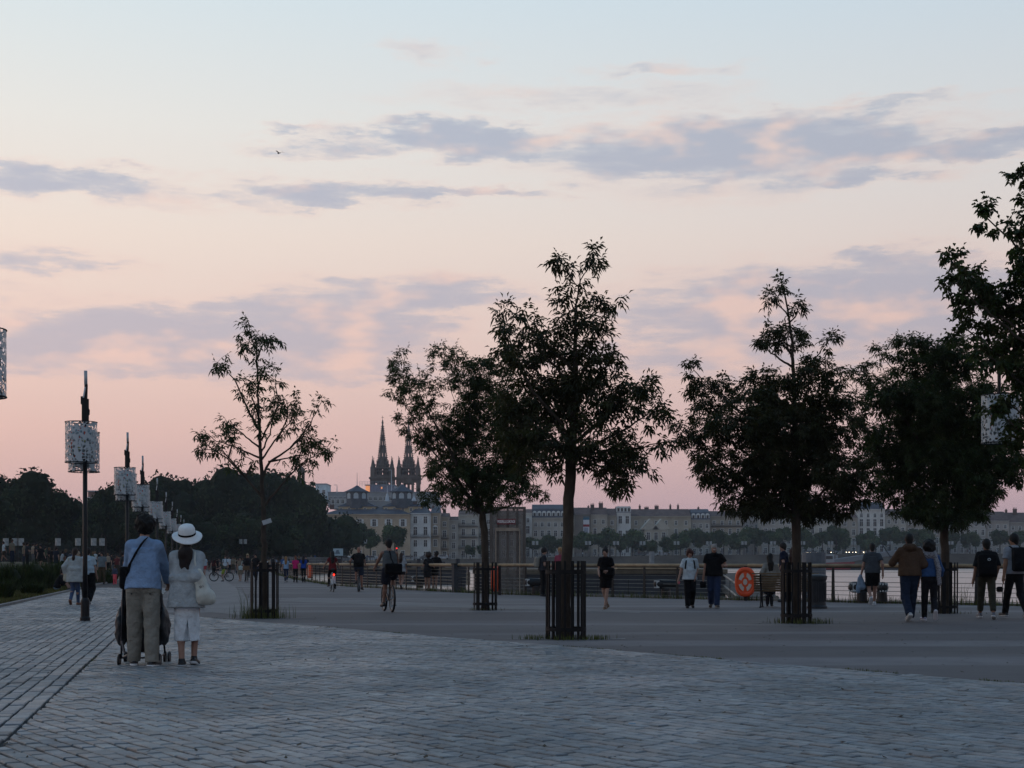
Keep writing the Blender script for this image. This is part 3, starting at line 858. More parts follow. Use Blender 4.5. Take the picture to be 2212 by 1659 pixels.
# ================================================================== far trees
def crown_mesh(name, seed, n_sub=16, n_leaf=2600, size=0.085, flat=0.85, trunk=True):
    """unit crown (radius about 1, centred at the origin): leaf-clump faces on many overlapping lobes, dark core inside"""
    rg = np.random.default_rng(seed); subs = []
    for i in range(n_sub):
        d = rg.normal(0, 1, 3); d /= np.linalg.norm(d); r_ = rg.uniform(.28, .46)
        subs.append((d * (rg.uniform(.35, .98 - r_ * .6)) * (1, 1, flat), r_))
    vs = []; fs = []; cs = []
    per = n_leaf // n_sub
    for c, r_ in subs:
        tone = rg.uniform(.6, 1.3)
        d = rg.normal(0, 1, (per, 3)); d /= np.linalg.norm(d, axis=1)[:, None]
        p = c + d * r_ * rg.uniform(.72, 1.12, (per, 1))
        for q, dd in zip(p, d):
            a = np.cross(dd + rg.normal(0, .6, 3), rg.normal(0, 1, 3)); a /= np.linalg.norm(a) + 1e-9
            b = np.cross(dd + rg.normal(0, .5, 3), a); b /= np.linalg.norm(b) + 1e-9
            s = size * rg.uniform(.5, 1.25); o = len(vs)
            vs += [q - a * s, q + b * s * .6, q + a * s, q - b * s * .6 + dd * s * .3]; fs.append((o, o + 1, o + 2, o + 3))
            t_ = tone * rg.uniform(.7, 1.3); cs += [(t_ * rg.uniform(.9, 1.15), t_, t_ * .9)] * 4
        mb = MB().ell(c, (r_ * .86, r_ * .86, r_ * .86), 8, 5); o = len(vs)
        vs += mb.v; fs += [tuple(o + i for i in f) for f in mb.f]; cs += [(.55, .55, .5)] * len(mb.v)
    return [tuple(v) for v in vs], fs, np.array(cs)


FOL_L = mat('park_foliage', C('2a3523'), 0.9, 0.3, 0.25, attr=True, spec=0.1)
FOL_F = mat('quay_tree_foliage', C('3c4c33'), 0.9, 0.3, 0.25, attr=True, spec=0.1)
def crown_var(n, m, **kw):
    return [me_from('crown', *(lambda r_: (r_[0], r_[1]))(q := crown_mesh('c', 100 + i, **kw)), m, col=q[2]) for i in range(n)]
CR_BIG = crown_var(4, FOL_L, n_sub=22, n_leaf=5200, size=.06)
CR_SM = crown_var(4, FOL_F, n_sub=14, n_leaf=2000, size=.085)
TRK = MB().tube([(0, 0, 0), (.02, 0, .5), (0, .01, 1)], [.5, .4, .28], 7).mesh('trunk', BARK)


def far_tree(label, bx, by_top, rB, Y, zg, var, group, ry=None, cm=CR_BIG, cat='tree', name='park_tree'):
    """a tree whose crown top is at (bx, by_top) of the 2212 frame, crown radius rB pixels"""
    p = atb(bx, by_top, Y); r_ = rB * K / F * Y; rz = (ry or rB * .9) * K / F * Y
    t = thing(name, label, cat, (p.x, Y, zg), random.uniform(0, 6.28), group)
    c = link('crown', cm[var % 4], t); c.scale = (r_, r_, rz); c.location = (0, 0, p.z - zg - rz * .98)
    k = link('trunk', TRK, t); k.scale = (r_ * .09 + .12, r_ * .09 + .12, max(.8, p.z - zg - rz * 1.1))
    return t


random.seed(5)
GP = 'park trees behind the promenade'
LB = ['tall dark tree in the dense leafy mass behind the promenade', 'tall dark tree above the crowd at the far left edge']
for i, (bx, by, rB, ry, Y) in enumerate([(-25, 1002, 95, 95, 250), (58, 1008, 88, 95, 240), (120, 1048, 62, 70, 262), (165, 1066, 52, 62, 285), (-60, 1030, 90, 90, 215)]):
    far_tree(LB[1], bx, by, rB, Y, 1.2, i, GP, ry)
for i, (bx, by, rB, ry, Y) in enumerate([(228, 1040, 52, 75, 255), (300, 1020, 80, 95, 290), (350, 1003, 84, 98, 300), (425, 1006, 84, 98, 310), (490, 1000, 88, 100, 300), (550, 996, 88, 100, 320),
                                         (612, 1008, 82, 95, 310), (660, 1042, 58, 80, 325), (260, 1075, 60, 65, 260), (690, 1098, 38, 56, 330), (400, 1090, 70, 60, 240), (520, 1090, 70, 60, 255), (320, 1100, 60, 50, 230), (600, 1100, 64, 56, 260)]):
    far_tree(LB[0], bx, by, rB, Y, 1.2, i + 1, GP, ry)
for i, (bx, by, rB, ry) in enumerate([(735, 1112, 26, 34), (776, 1127, 26, 30), (800, 1137, 22, 26), (853, 1123, 32, 33)]):
    far_tree(['leftmost round tree in front of the ochre building', 'second round tree in front of the ochre building', 'smallest round tree in front of the ochre building', 'rightmost and roundest tree in front of the ochre building'][i], bx, by, rB, 452, 1.9, i, 'trees by the ochre building', ry, CR_SM, name='quay_tree')
for i, (x, y, r_) in enumerate([(2130, 2138, 34), (2190, 2135, 40), (2255, 2138, 36), (2330, 2113, 44), (2395, 2122, 36), (2440, 2105, 46), (2482, 2140, 30), (2530, 2104, 46), (2600, 2150, 36), (2672, 2143, 34), (2722, 2113, 42),
                                (2800, 2098, 46), (2860, 2108, 40), (2895, 2120, 36), (2960, 2108, 44), (3020, 2092, 48), (3075, 2110, 40), (3130, 2103, 42), (3225, 2100, 50), (3290, 2112, 36), (3345, 2088, 44), (3372, 2126, 40),
                                (3470, 2113, 44), (3560, 2090, 46), (3640, 2104, 40), (3700, 2108, 44), (3800, 2113, 40), (3880, 2113, 40), (4000, 2107, 42), (4070, 2118, 36), (1880, 2175, 22), (1930, 2168, 24)]):
    Yq = shoreY(x / 4) + 16
    far_tree('round tree lining the far embankment in front of the facades', x / 1.8517, y / 1.8517, r_ * 1.18 / 1.8517, Yq, zpx(x / 4), i, 'trees lining the far embankment', min(r_, 46) * 1.12 / 1.8517, CR_SM, name='quay_tree')

# ================================================================== facades of the far bank
PANE = mat('window_glass', C('14181d'), 0.3, 0.3, 0.4, spec=0.6)
FRAME_W = mat('window_frame', C('c3c8c8'), 0.7, 0.12, 1.0)
SLATE = mat('slate', C('3f4550'), 0.7, 0.25, 0.35, 0.3, 3)
TILE = mat('roof_tile', C('5b4a45'), 0.9, 0.3, 0.5, 0.4, 4)
IRON = mat('balcony_iron', C('20242a'), 0.6, 0.2, 3)
ZINC = mat('zinc', C('868d95'), 0.5, 0.15, 0.4)


def wall_m(h):
    c = C(h); g_ = sum(c) / 3
    return mat('stone_' + h, tuple(min(.8, (q * .7 + g_ * .3) * 1.5) for q in c), 0.9, 0.16, 0.22, 0.2, 3)


def win_mesh(w_, h_, shut=False, arch=False, fm=FRAME_W):
    mb = MB(); mb.cur = 0
    t_ = .14
    mb.box((-w_ / 2 - t_ / 2, -.06, h_ / 2), (t_, .14, h_ + .1)); mb.box((w_ / 2 + t_ / 2, -.06, h_ / 2), (t_, .14, h_ + .1))
    mb.box((0, -.06, h_ + t_ / 2), (w_ + 2 * t_ + .06, .18, t_)); mb.box((0, -.09, -t_ / 2), (w_ + 2 * t_ + .1, .24, t_))
    mb.box((0, -.03, h_ / 2), (.09, .05, h_)); mb.box((0, -.033, h_ * .68), (w_, .05, .08))
    if arch: mb.prism([(-w_ / 2 - .25, h_ + .14), (w_ / 2 + .25, h_ + .14), (0, h_ + .75)], -.14, .0)
    if shut:
        mb.box((-w_ / 2 - t_ - w_ * .26, -.05, h_ / 2), (w_ * .46, .08, h_)); mb.box((w_ / 2 + t_ + w_ * .26, -.05, h_ / 2), (w_ * .46, .08, h_))
    mb.cur = 1
    mb.box((0, .0, h_ / 2), (w_, .03, h_))
    return mb.mesh('window', [fm, PANE])


W_STD, W_SHUT, W_SM, W_PED = win_mesh(1.15, 2.2), win_mesh(1.2, 2.3, True), win_mesh(1.0, 1.5), win_mesh(1.25, 2.7, False, True)
W_TALL = win_mesh(1.3, 2.8)
DORM = MB(); DORM.box((0, .5, .85), (1.5, 1.4, 1.7)); DORM.lathe([(.0, 0), (.0, 0)], 3, cap=False)
DORM = MB(); DORM.box((0, .6, .85), (1.5, 1.6, 1.7)); DORM.prism([(-.85, 1.7), (.85, 1.7), (.55, 2.15), (0, 2.35), (-.55, 2.15)], -.25, 1.4); DORM.cur = 1; DORM.box((0, -.22, .85), (.85, .06, 1.3))
DORM = DORM.mesh('dormer', [FRAME_W, PANE])
CHIM = MB(); CHIM.box((0, 0, .9), (1.5, .7, 1.8)); CHIM.box((0, 0, 1.86), (1.7, .9, .14))
for q in (-.5, 0, .5): CHIM.lathe([(.15, 1.9), (.11, 2.5)], 6, (q, 0, 0))
CHIM = CHIM.mesh('chimney', TILE)
FAC = 'facades along the far embankment'


def building(label, x0, x1, Y, eave, ridge, wall, roof='gable', floors=4, win=W_STD, pitch=2.9, rm=TILE, chim=1, bal=(), dorm=0, depth=15, skip=(), zb=FZ, cornice=True):
    Y += 24; zb = zpx((x0 + x1) / 8) - .3
    a, b = at(x0 / 4, eave / 4, Y), at(x1 / 4, eave / 4, Y); r_ = at(x0 / 4, ridge / 4, Y + depth * .4)
    Wd = b.x - a.x; He = a.z - zb; Hr = r_.z - zb
    t = thing('townhouse', label, 'building', ((a.x + b.x) / 2, Y, zb), 0, FAC)
    wm = wall_m(wall)
    mb = MB(); mb.bbox((-Wd / 2 + .01, 0, -4), (Wd / 2 - .01, depth, He)); mb.build('wall', wm, t)
    if cornice:
        MB().box((0, -.12, He - .25), (Wd, .5, .35)).build('cornice', wm, t); MB().box((0, -.05, He - 1.1), (Wd, .2, .15)).build('string_course', wm, t); MB().box((0, -.05, 4.2), (Wd, .2, .25)).build('string_course', wm, t)
    h = Hr - He
    mb = MB(); o_ = .35
    if roof == 'gable':
        mb.add([(-Wd / 2, -o_, He), (Wd / 2, -o_, He), (Wd / 2, depth + o_, He), (-Wd / 2, depth + o_, He), (-Wd / 2, depth * .45, Hr), (Wd / 2, depth * .45, Hr)],
               [(0, 1, 5, 4), (2, 3, 4, 5), (0, 4, 3), (1, 2, 5), (0, 3, 2, 1)])
    elif roof == 'hip':
        k = min(Wd * .3, 6)
        mb.add([(-Wd / 2 - o_, -o_, He), (Wd / 2 + o_, -o_, He), (Wd / 2 + o_, depth + o_, He), (-Wd / 2 - o_, depth + o_, He), (-Wd / 2 + k, depth * .45, Hr), (Wd / 2 - k, depth * .45, Hr)],
               [(0, 1, 5, 4), (2, 3, 4, 5), (0, 4, 3), (1, 2, 5), (0, 3, 2, 1)])
    elif roof == 'mansard':
        hm = He + h * .66
        mb.add([(-Wd / 2, -o_ * .3, He), (Wd / 2, -o_ * .3, He), (Wd / 2, depth, He), (-Wd / 2, depth, He), (-Wd / 2, 1.3, hm), (Wd / 2, 1.3, hm), (Wd / 2, depth - 1.3, hm), (-Wd / 2, depth - 1.3, hm),
                (-Wd / 2, depth * .45, Hr), (Wd / 2, depth * .45, Hr)],
               [(0, 1, 5, 4), (1, 2, 6, 5), (2, 3, 7, 6), (3, 0, 4, 7), (4, 5, 9, 8), (6, 7, 8, 9), (4, 8, 7), (5, 6, 9)])
    else:
        mb.bbox((-Wd / 2, -.2, He), (Wd / 2, depth, He + max(.4, h)))
    ro = mb.build('roof', rm, t)
    for i in range(chim):
        o = link('chimney', CHIM, ro); o.location = (Wd * (random.uniform(-.45, .45)), depth * random.uniform(.3, .5), Hr - random.uniform(.5, 1.1))
        o.scale = (random.uniform(.7, 1.2), 1, random.uniform(.7, 1.3)); o.rotation_euler = (0, 0, random.choice((0, PI / 2)))
    n = max(1, int(round(Wd / pitch))); gx = Wd / n; fh = (He - .6) / floors
    for f in range(floors):
        for i in range(n):
            if (f, i) in skip: continue
            wm_ = win[f % len(win)] if isinstance(win, (list, tuple)) else win
            if f == floors - 1 and floors > 3 and not isinstance(win, (list, tuple)): wm_ = W_SM
            o = link('window', wm_, t); hh = 2.2
            o.location = (-Wd / 2 + gx * (i + .5), -.02, f * fh + max(.5, (fh - hh) * .55))
            s = min(1.0, gx / 2.3); o.scale = (s, 1, min(1.05, fh / 3.5))
    for f in bal:
        mb = MB(); z = f * fh + .35
        mb.box((0, -.45, z), (Wd * .96, .9, .16)); mb.box((0, -.85, z + 1.0), (Wd * .96, .06, .07)); mb.box((0, -.85, z + .5), (Wd * .96, .04, .05))
        for q in range(int(Wd * .96 / .45)): mb.box((-Wd * .48 + q * .45, -.85, z + .5), (.05, .05, 1.0))
        mb.build('balcony', IRON, t)
    if dorm:
        for i in range(dorm):
            o = link('dormer', DORM, ro); o.location = (-Wd / 2 + Wd * (i + .5) / dorm, .35, He + .25)
    return t


vs = []; fs = []; cs = []
for k in range(86):
    px = -376 + k * 8.4; Y = random.uniform(345, 420); sc_ = random.uniform(5.5, 8.5); src = CR_SM[k % 4]
    vv = np.empty(len(src.vertices) * 3); src.vertices.foreach_get('co', vv); vv = vv.reshape(-1, 3) * (sc_, sc_, sc_ * .95) + ((px - 512) / F * Y, Y, 1.2 + sc_ * .7)
    o_ = len(vs); vs += vv.tolist(); fs += [tuple(o_ + q for q in p_.vertices) for p_ in src.polygons]; cs += [(.75, .8, .75)] * len(vv)
o = link('woods', me_from('woods', vs, fs, FOL_L, col=np.array(cs))); tag(o, 'dark continuous wood closing the view behind the park trees', 'woods', None, 'stuff')
random.seed(31)
building('large ochre building with shuttered windows and long slate roof below the church', 1296, 1640, 492, 2056, 2030, '8f7f66', 'hip', 3, [W_STD, W_PED, W_SHUT], 5.2, SLATE, 2, depth=24)
building('pale stone bay with triangular window pediments beside the ochre building', 1641, 1722, 494, 2052, 2028, '9aa0a0', 'hip', 4, [W_STD, W_STD, W_PED, W_SHUT], 3.1, SLATE, 1, (2,), depth=20)
building('narrow ochre end house with arched windows and a balcony line', 1723, 1759, 497, 2052, 2030, '877a66', 'gable', 4, [W_STD, W_STD, W_PED, W_STD], 3.2, SLATE, 1, (2,))
building('beige house with low roof third along the far quay', 1760, 1796, 505, 2066, 2052, '857b69', 'gable', 4, W_STD, 2.6, TILE, 1, (1, 2))
building('small grey two-window house between taller facades', 1797, 1832, 508, 2080, 2066, '84827a', 'gable', 4, W_STD, 3.0, TILE, 0)
building('pale facade with small iron balconies behind the bushy tree', 1833, 1914, 512, 2058, 2040, '8e8c82', 'gable', 4, W_STD, 3.0, TILE, 1, (1, 2, 3))
building('grey facade left of the gangway portal', 1915, 1966, 515, 2056, 2040, '80817c', 'gable', 4, W_STD, 2.8, TILE, 1, (1, 2))
building('brownish facade seen through the gangway portal', 1967, 2094, 530, 2060, 2042, '7a766e', 'gable', 4, W_STD, 3.0, TILE, 1)
building('narrow white facade just right of the gangway portal', 2095, 2128, 545, 2051, 2036, '9b9c97', 'gable', 4, W_TALL, 2.9, TILE, 0)
building('stone terrace with blue slate mansard and a row of round dormers', 2129, 2262, 550, 2070, 2018, '8c887e', 'mansard', 4, W_STD, 2.7, SLATE, 0, (), 7)
building('plain stone house behind the middle tree trunk', 2263, 2297, 556, 2062, 2040, '8a8474', 'gable', 4, W_STD, 2.9, TILE, 1)
building('dark blank gable wall carrying a tall printed banner', 2298, 2362, 560, 2058, 2030, '645d55', 'gable', 4, W_STD, 3.0, TILE, 1, skip={(f, i) for f in range(4) for i in range(9)})
building('beige house with wrought balcony right of the banner wall', 2363, 2430, 563, 2058, 2030, '8a8375', 'gable', 4, W_STD, 3.0, TILE, 2, (2,))
building('brownish narrow house left of the white dormered facade', 2431, 2466, 566, 2062, 2034, '7f7868', 'gable', 4, W_STD, 2.8, TILE, 0)
building('white facade with tall windows and four pale dormers', 2467, 2523, 568, 2050, 2026, 'a5a8a6', 'mansard', 3, W_TALL, 2.6, SLATE, 0, (), 4)
building('long ochre building with a wide tiled roof and many chimneys', 2524, 2764, 578, 2064, 2036, '867e6c', 'gable', 4, W_STD, 4.4, TILE, 5, depth=18)
building('low house with twin pointed gables in front of the ochre building', 2578, 2670, 560, 2118, 2112, '8b8779', 'flat', 2, W_TALL, 2.6, TILE, 0)
building('stone house with four slate dormers right of the long roof', 2765, 2840, 580, 2078, 2036, '838179', 'mansard', 4, W_STD, 3.0, SLATE, 1, (), 4)
building('ochre corner house with balconies and low tiled roof', 2841, 2968, 583, 2064, 2044, '7d7667', 'gable', 4, W_STD, 3.3, TILE, 2, (3,))
building('tall plain beige block rising behind the bench tree', 2969, 3046, 600, 2036, 2030, '86807a', 'flat', 4, W_STD, 4.0, ZINC, 0)
building('grey stone house below the bench tree crown', 3047, 3170, 588, 2062, 2042, '87847c', 'gable', 4, W_STD, 3.0, TILE, 2)
building('pale facade right of the bench tree trunk', 3171, 3330, 592, 2060, 2040, '908d83', 'gable', 4, W_STD, 3.2, TILE, 2, (2,))
building('low beige house between the pale facades', 3331, 3431, 594, 2070, 2050, '807b70', 'gable', 4, W_STD, 3.0, TILE, 1)
building('tall white building with domed slate roof between two crowns', 3432, 3540, 596, 2036, 2008, 'a3a49f', 'mansard', 5, W_TALL, 3.0, SLATE, 0, (2,), 0)
building('stone house left of the dark round-crowned tree', 3541, 3625, 598, 2060, 2036, '8a877d', 'gable', 4, W_STD, 3.0, TILE, 1)
building('brownish house behind the dark round-crowned tree', 3626, 3760, 600, 2064, 2040, '7e776b', 'gable', 4, W_STD, 3.0, TILE, 2)
building('grey house behind the right tree trunk', 3761, 3832, 602, 2060, 2040, '7b7a76', 'gable', 4, W_STD, 3.0, TILE, 1)
building('grey mansard house behind the backpacker', 3833, 3945, 604, 2072, 2042, '82817c', 'mansard', 4, W_STD, 3.0, SLATE, 1, (), 4)
building('stone house with tiled roof near the right edge', 3946, 4036, 606, 2082, 2046, '86817a', 'gable', 4, W_STD, 3.0, TILE, 1)
building('last stone house at the right edge with chimneys', 4037, 4180, 608, 2088, 2050, '807c76', 'gable', 4, W_STD, 3.0, TILE, 2)
# twin gables of the low house
for q, x in enumerate((2600, 2646)):
    p = at(x / 4, 2118 / 4, 584)
    t = [o for o in bpy.data.objects if o.get('label', '').startswith('low house with twin')][0]
    lx = p.x - t.location.x; lz = p.z - t.location.z
    MB().prism([(lx - 3.6, lz), (lx + 3.6, lz), (lx, lz + 4.2)], -.3, 9).build('gable', wall_m('8b8779'), t)
# banner on the blank wall
t = [o for o in bpy.data.objects if o.get('label', '').startswith('dark blank gable')][0]
pa, pb = at(2333 / 4, 2066 / 4, 584), at(2357 / 4, 2145 / 4, 584)
mb = MB(); bw = pb.x - pa.x; cx = (pa.x + pb.x) / 2
for z0, z1, ci in ((0, .17, 0), (.17, .40, 1), (.40, .52, 2), (.52, 1.0, 1)):
    mb.cur = ci; zt, zbm = pa.z - (pa.z - pb.z) * z0, pa.z - (pa.z - pb.z) * z1
    mb.bbox((cx - bw / 2, 583.86, zbm), (cx + bw / 2, 583.95, zt))
mb.cur = 3
for i in range(9): mb.box((cx - bw * .05, 583.84, pb.z + (pa.z - pb.z) * (.06 + .045 * i)), (bw * .7, .03, .22))
bo = mb.build('facade_banner', [cmat('#3f6f86'), cmat('#c9ccd2'), cmat('#8c2f38'), cmat('#6d7f97')])
tag(bo, 'tall white and red printed banner on the blank wall', 'banner')

# ---- roofs and towers above the ochre building
def hip_roof(label, x0, x1, ye, yr, Y, wall, dep=16):
    Y += 24
    a, b, c = at(x0 / 4, ye / 4, Y), at(x1 / 4, ye / 4, Y), at(x0 / 4, yr / 4, Y + 7)
    t = thing('roof_pavilion', label, 'building', ((a.x + b.x) / 2, Y, a.z - 8))
    W2 = (b.x - a.x) / 2; H = 8
    MB().bbox((-W2 + .5, 0, 0), (W2 - .5, dep, H)).build('wall', wall_m(wall), t)
    mb = MB(); hr = c.z - a.z + H
    mb.add([(-W2, -.5, H), (W2, -.5, H), (W2, dep, H), (-W2, dep, H), (-W2 * .12, dep * .45, hr), (W2 * .12, dep * .45, hr)], [(0, 1, 5, 4), (2, 3, 4, 5), (0, 4, 3), (1, 2, 5)]).build('roof', SLATE, t)
    MB().tube([(W2 * .99, -.5, H + .05), (W2 * .12, dep * .45, hr + .08)], .13, 5).build('hip_flashing', ZINC, t)
    for i in range(5):
        link('window', W_SM, t, (-W2 * .8 + i * W2 * .4, -.02, H - 1.6)).scale = (.8, 1, .7)
    return t
hip_roof('left slate hipped pavilion roof above the ochre building', 1349, 1508, 2026, 1996, 500, '9a8a63')
hip_roof('right slate hipped pavilion roof above the ochre building', 1528, 1694, 2026, 1994, 500, '9a8a63')
def cupola(label, x, yb, yt, ym, Y, mast):
    Y += 24
    b, tp, md = at(x / 4, yb / 4, Y), at(x / 4, yt / 4, Y), at(x / 4, ym / 4, Y)
    h1, h2 = md.z - b.z, tp.z - b.z; r_ = 4.0
    t = thing('cupola', label, 'tower', (b.x, Y, b.z))
    MB().lathe([(r_, -3), (r_, h1)], 8).build('drum', mat('cupola_grey', C('4a5058'), 0.7, .2, .5), t)
    MB().lathe([(r_ * 1.22, h1), (r_ * .95, h1 + (h2 - h1) * .18), (r_ * .42, h1 + (h2 - h1) * .6), (.12, h2)], 8).build('roof', SLATE, t)
    am = MB().prism([(-.85, .4), (.85, .4), (.85, h1 * .66), (.55, h1 * .8), (0, h1 * .88), (-.55, h1 * .8), (-.85, h1 * .66)], -.1, .1).mesh('arched_window', mat('pale_shutter', C('a9b6bd'), .6, .1))
    for k in range(8):
        a = 2 * PI * k / 8; o = link('arched_window', am, t, (math.cos(a) * r_ * .93, math.sin(a) * r_ * .93, 0), a + PI / 2)
    if mast: MB().tube([(0, 0, h2 - .3), (0, 0, h2 + mast)], [.13, .05], 6).build('mast', ZINC, t)
cupola('left octagonal cupola with arched windows and a tall mast', 1428.5, 2000, 1941, 1968, 503, 4.6)
cupola('right octagonal cupola with arched windows below the second spire', 1609, 2000, 1936, 1968, 503, 0)

# long low blocks behind the ochre building
def block(label, x0, x1, y0, y1, Y, col, name='rear_block', nw=6, dep=14):
    Y += 24
    a, b = at(x0 / 4, y1 / 4, Y), at(x1 / 4, y0 / 4, Y)
    t = thing(name, label, 'building', ((a.x + b.x) / 2, Y, a.z)); W2, H = (b.x - a.x) / 2, b.z - a.z
    MB().bbox((-W2, 0, 0), (W2, dep, H - .3)).build('wall', wall_m(col), t)
    MB().bbox((-W2 - .2, -.2, H - .3), (W2 + .2, dep, H)).build('roof', ZINC, t)
    for i in range(nw): link('window', W_SM, t, (-W2 + 2 * W2 * (i + .5) / nw, -.02, H * .45))
    return t
block('long flat-roofed grey block behind the two cupolas', 1312, 1752, 1967, 2030, 545, '6e7479', nw=22)
block('small white cube building rising above the trees', 1262, 1306, 1934, 2010, 560, '9fb0b8', nw=2)
block('low grey rooftop terrace left of the cupola', 1322, 1420, 1990, 2034, 530, '7f868b', nw=5)
block('pale blue glass drum building at the foot of the left spire', 1462, 1578, 1938, 1972, 560, '77899a', nw=0)
o = [o for o in bpy.data.objects if o.get('label', '').startswith('pale blue glass drum')][0]
GL = mat('blue_glass', C('5b6c80'), .12, .15, .6, spec=.8)
W2 = 116 / 4 / F * 584 / 2
for i in range(12): MB().box((-W2 + 2 * W2 * (i + .5) / 12, -.25, 1.6), (2 * W2 / 12 - .1, .1, 2.6)).build('pane', GL, o)
gm = mat('sunset_glow_glass', C('f0a878'), .2, .2, .5, spec=1, emit=C('ff9a50'), es=.55)  # sunset reflection put in as orange colour and emission; no lamp behind
MB().box((-W2 + .9, -.33, 1.6), (1.7, .1, 2.5)).build('sunset_glow_pane', gm, o)
MB().box((W2 * .12, -.33, 2.0), (.55, .1, .8)).build('sunset_glow_pane', gm, o)
for z in (3.2, 3.9, 4.5): MB().box((-1.2, -.3, z), (2 * W2 + 2.4, .07, .07)).build('guard_rail', ZINC, o)
for i in range(14): MB().box((-W2 - 2.3 + i * (2 * W2 + 2.2) / 13, -.3, 3.6), (.07, .07, 1.9)).build('rail_post', ZINC, o)
# masts and finials standing on the roofs
for i, (x, y0, y1, Y) in enumerate([(1549, 1942, 2005, 520), (1656, 1970, 2003, 520), (1702, 1955, 2010, 520), (1757, 1990, 2030, 520), (1566, 1880, 1990, 535), (1348, 1940, 1972, 540)]):
    a, b = at(x / 4, y1 / 4, Y), at(x / 4, y0 / 4, Y); h = b.z - a.z
    mb = MB(); mb.tube([(0, 0, 0), (0, 0, h)], [.22, .08], 6)
    if i < 4: mb.lathe([(.9, 0), (.7, h * .25), (.5, h * .3), (.35, h * .45), (.2, h * .5)], 8)
    else: mb.box((-.5, 0, h), (1.2, .2, .15))
    tag(mb.build('roof_mast', mat('pale_mast', C('a9b6c0'), .5, .1), None, loc=(a.x, Y, a.z)), ['white finial nearest the left cupola', 'white finial below the right spire', 'white finial right of the right spire', 'white finial farthest right on the roofs', 'thin tall mast in front of the left spire', 'bent lamp mast at the left roof edge'][i], 'mast')

# ================================================================== twin-spired church
CHS = mat('church_stone', C('5e5650'), 0.95, 0.3, 0.3, 0.5, 1.5)


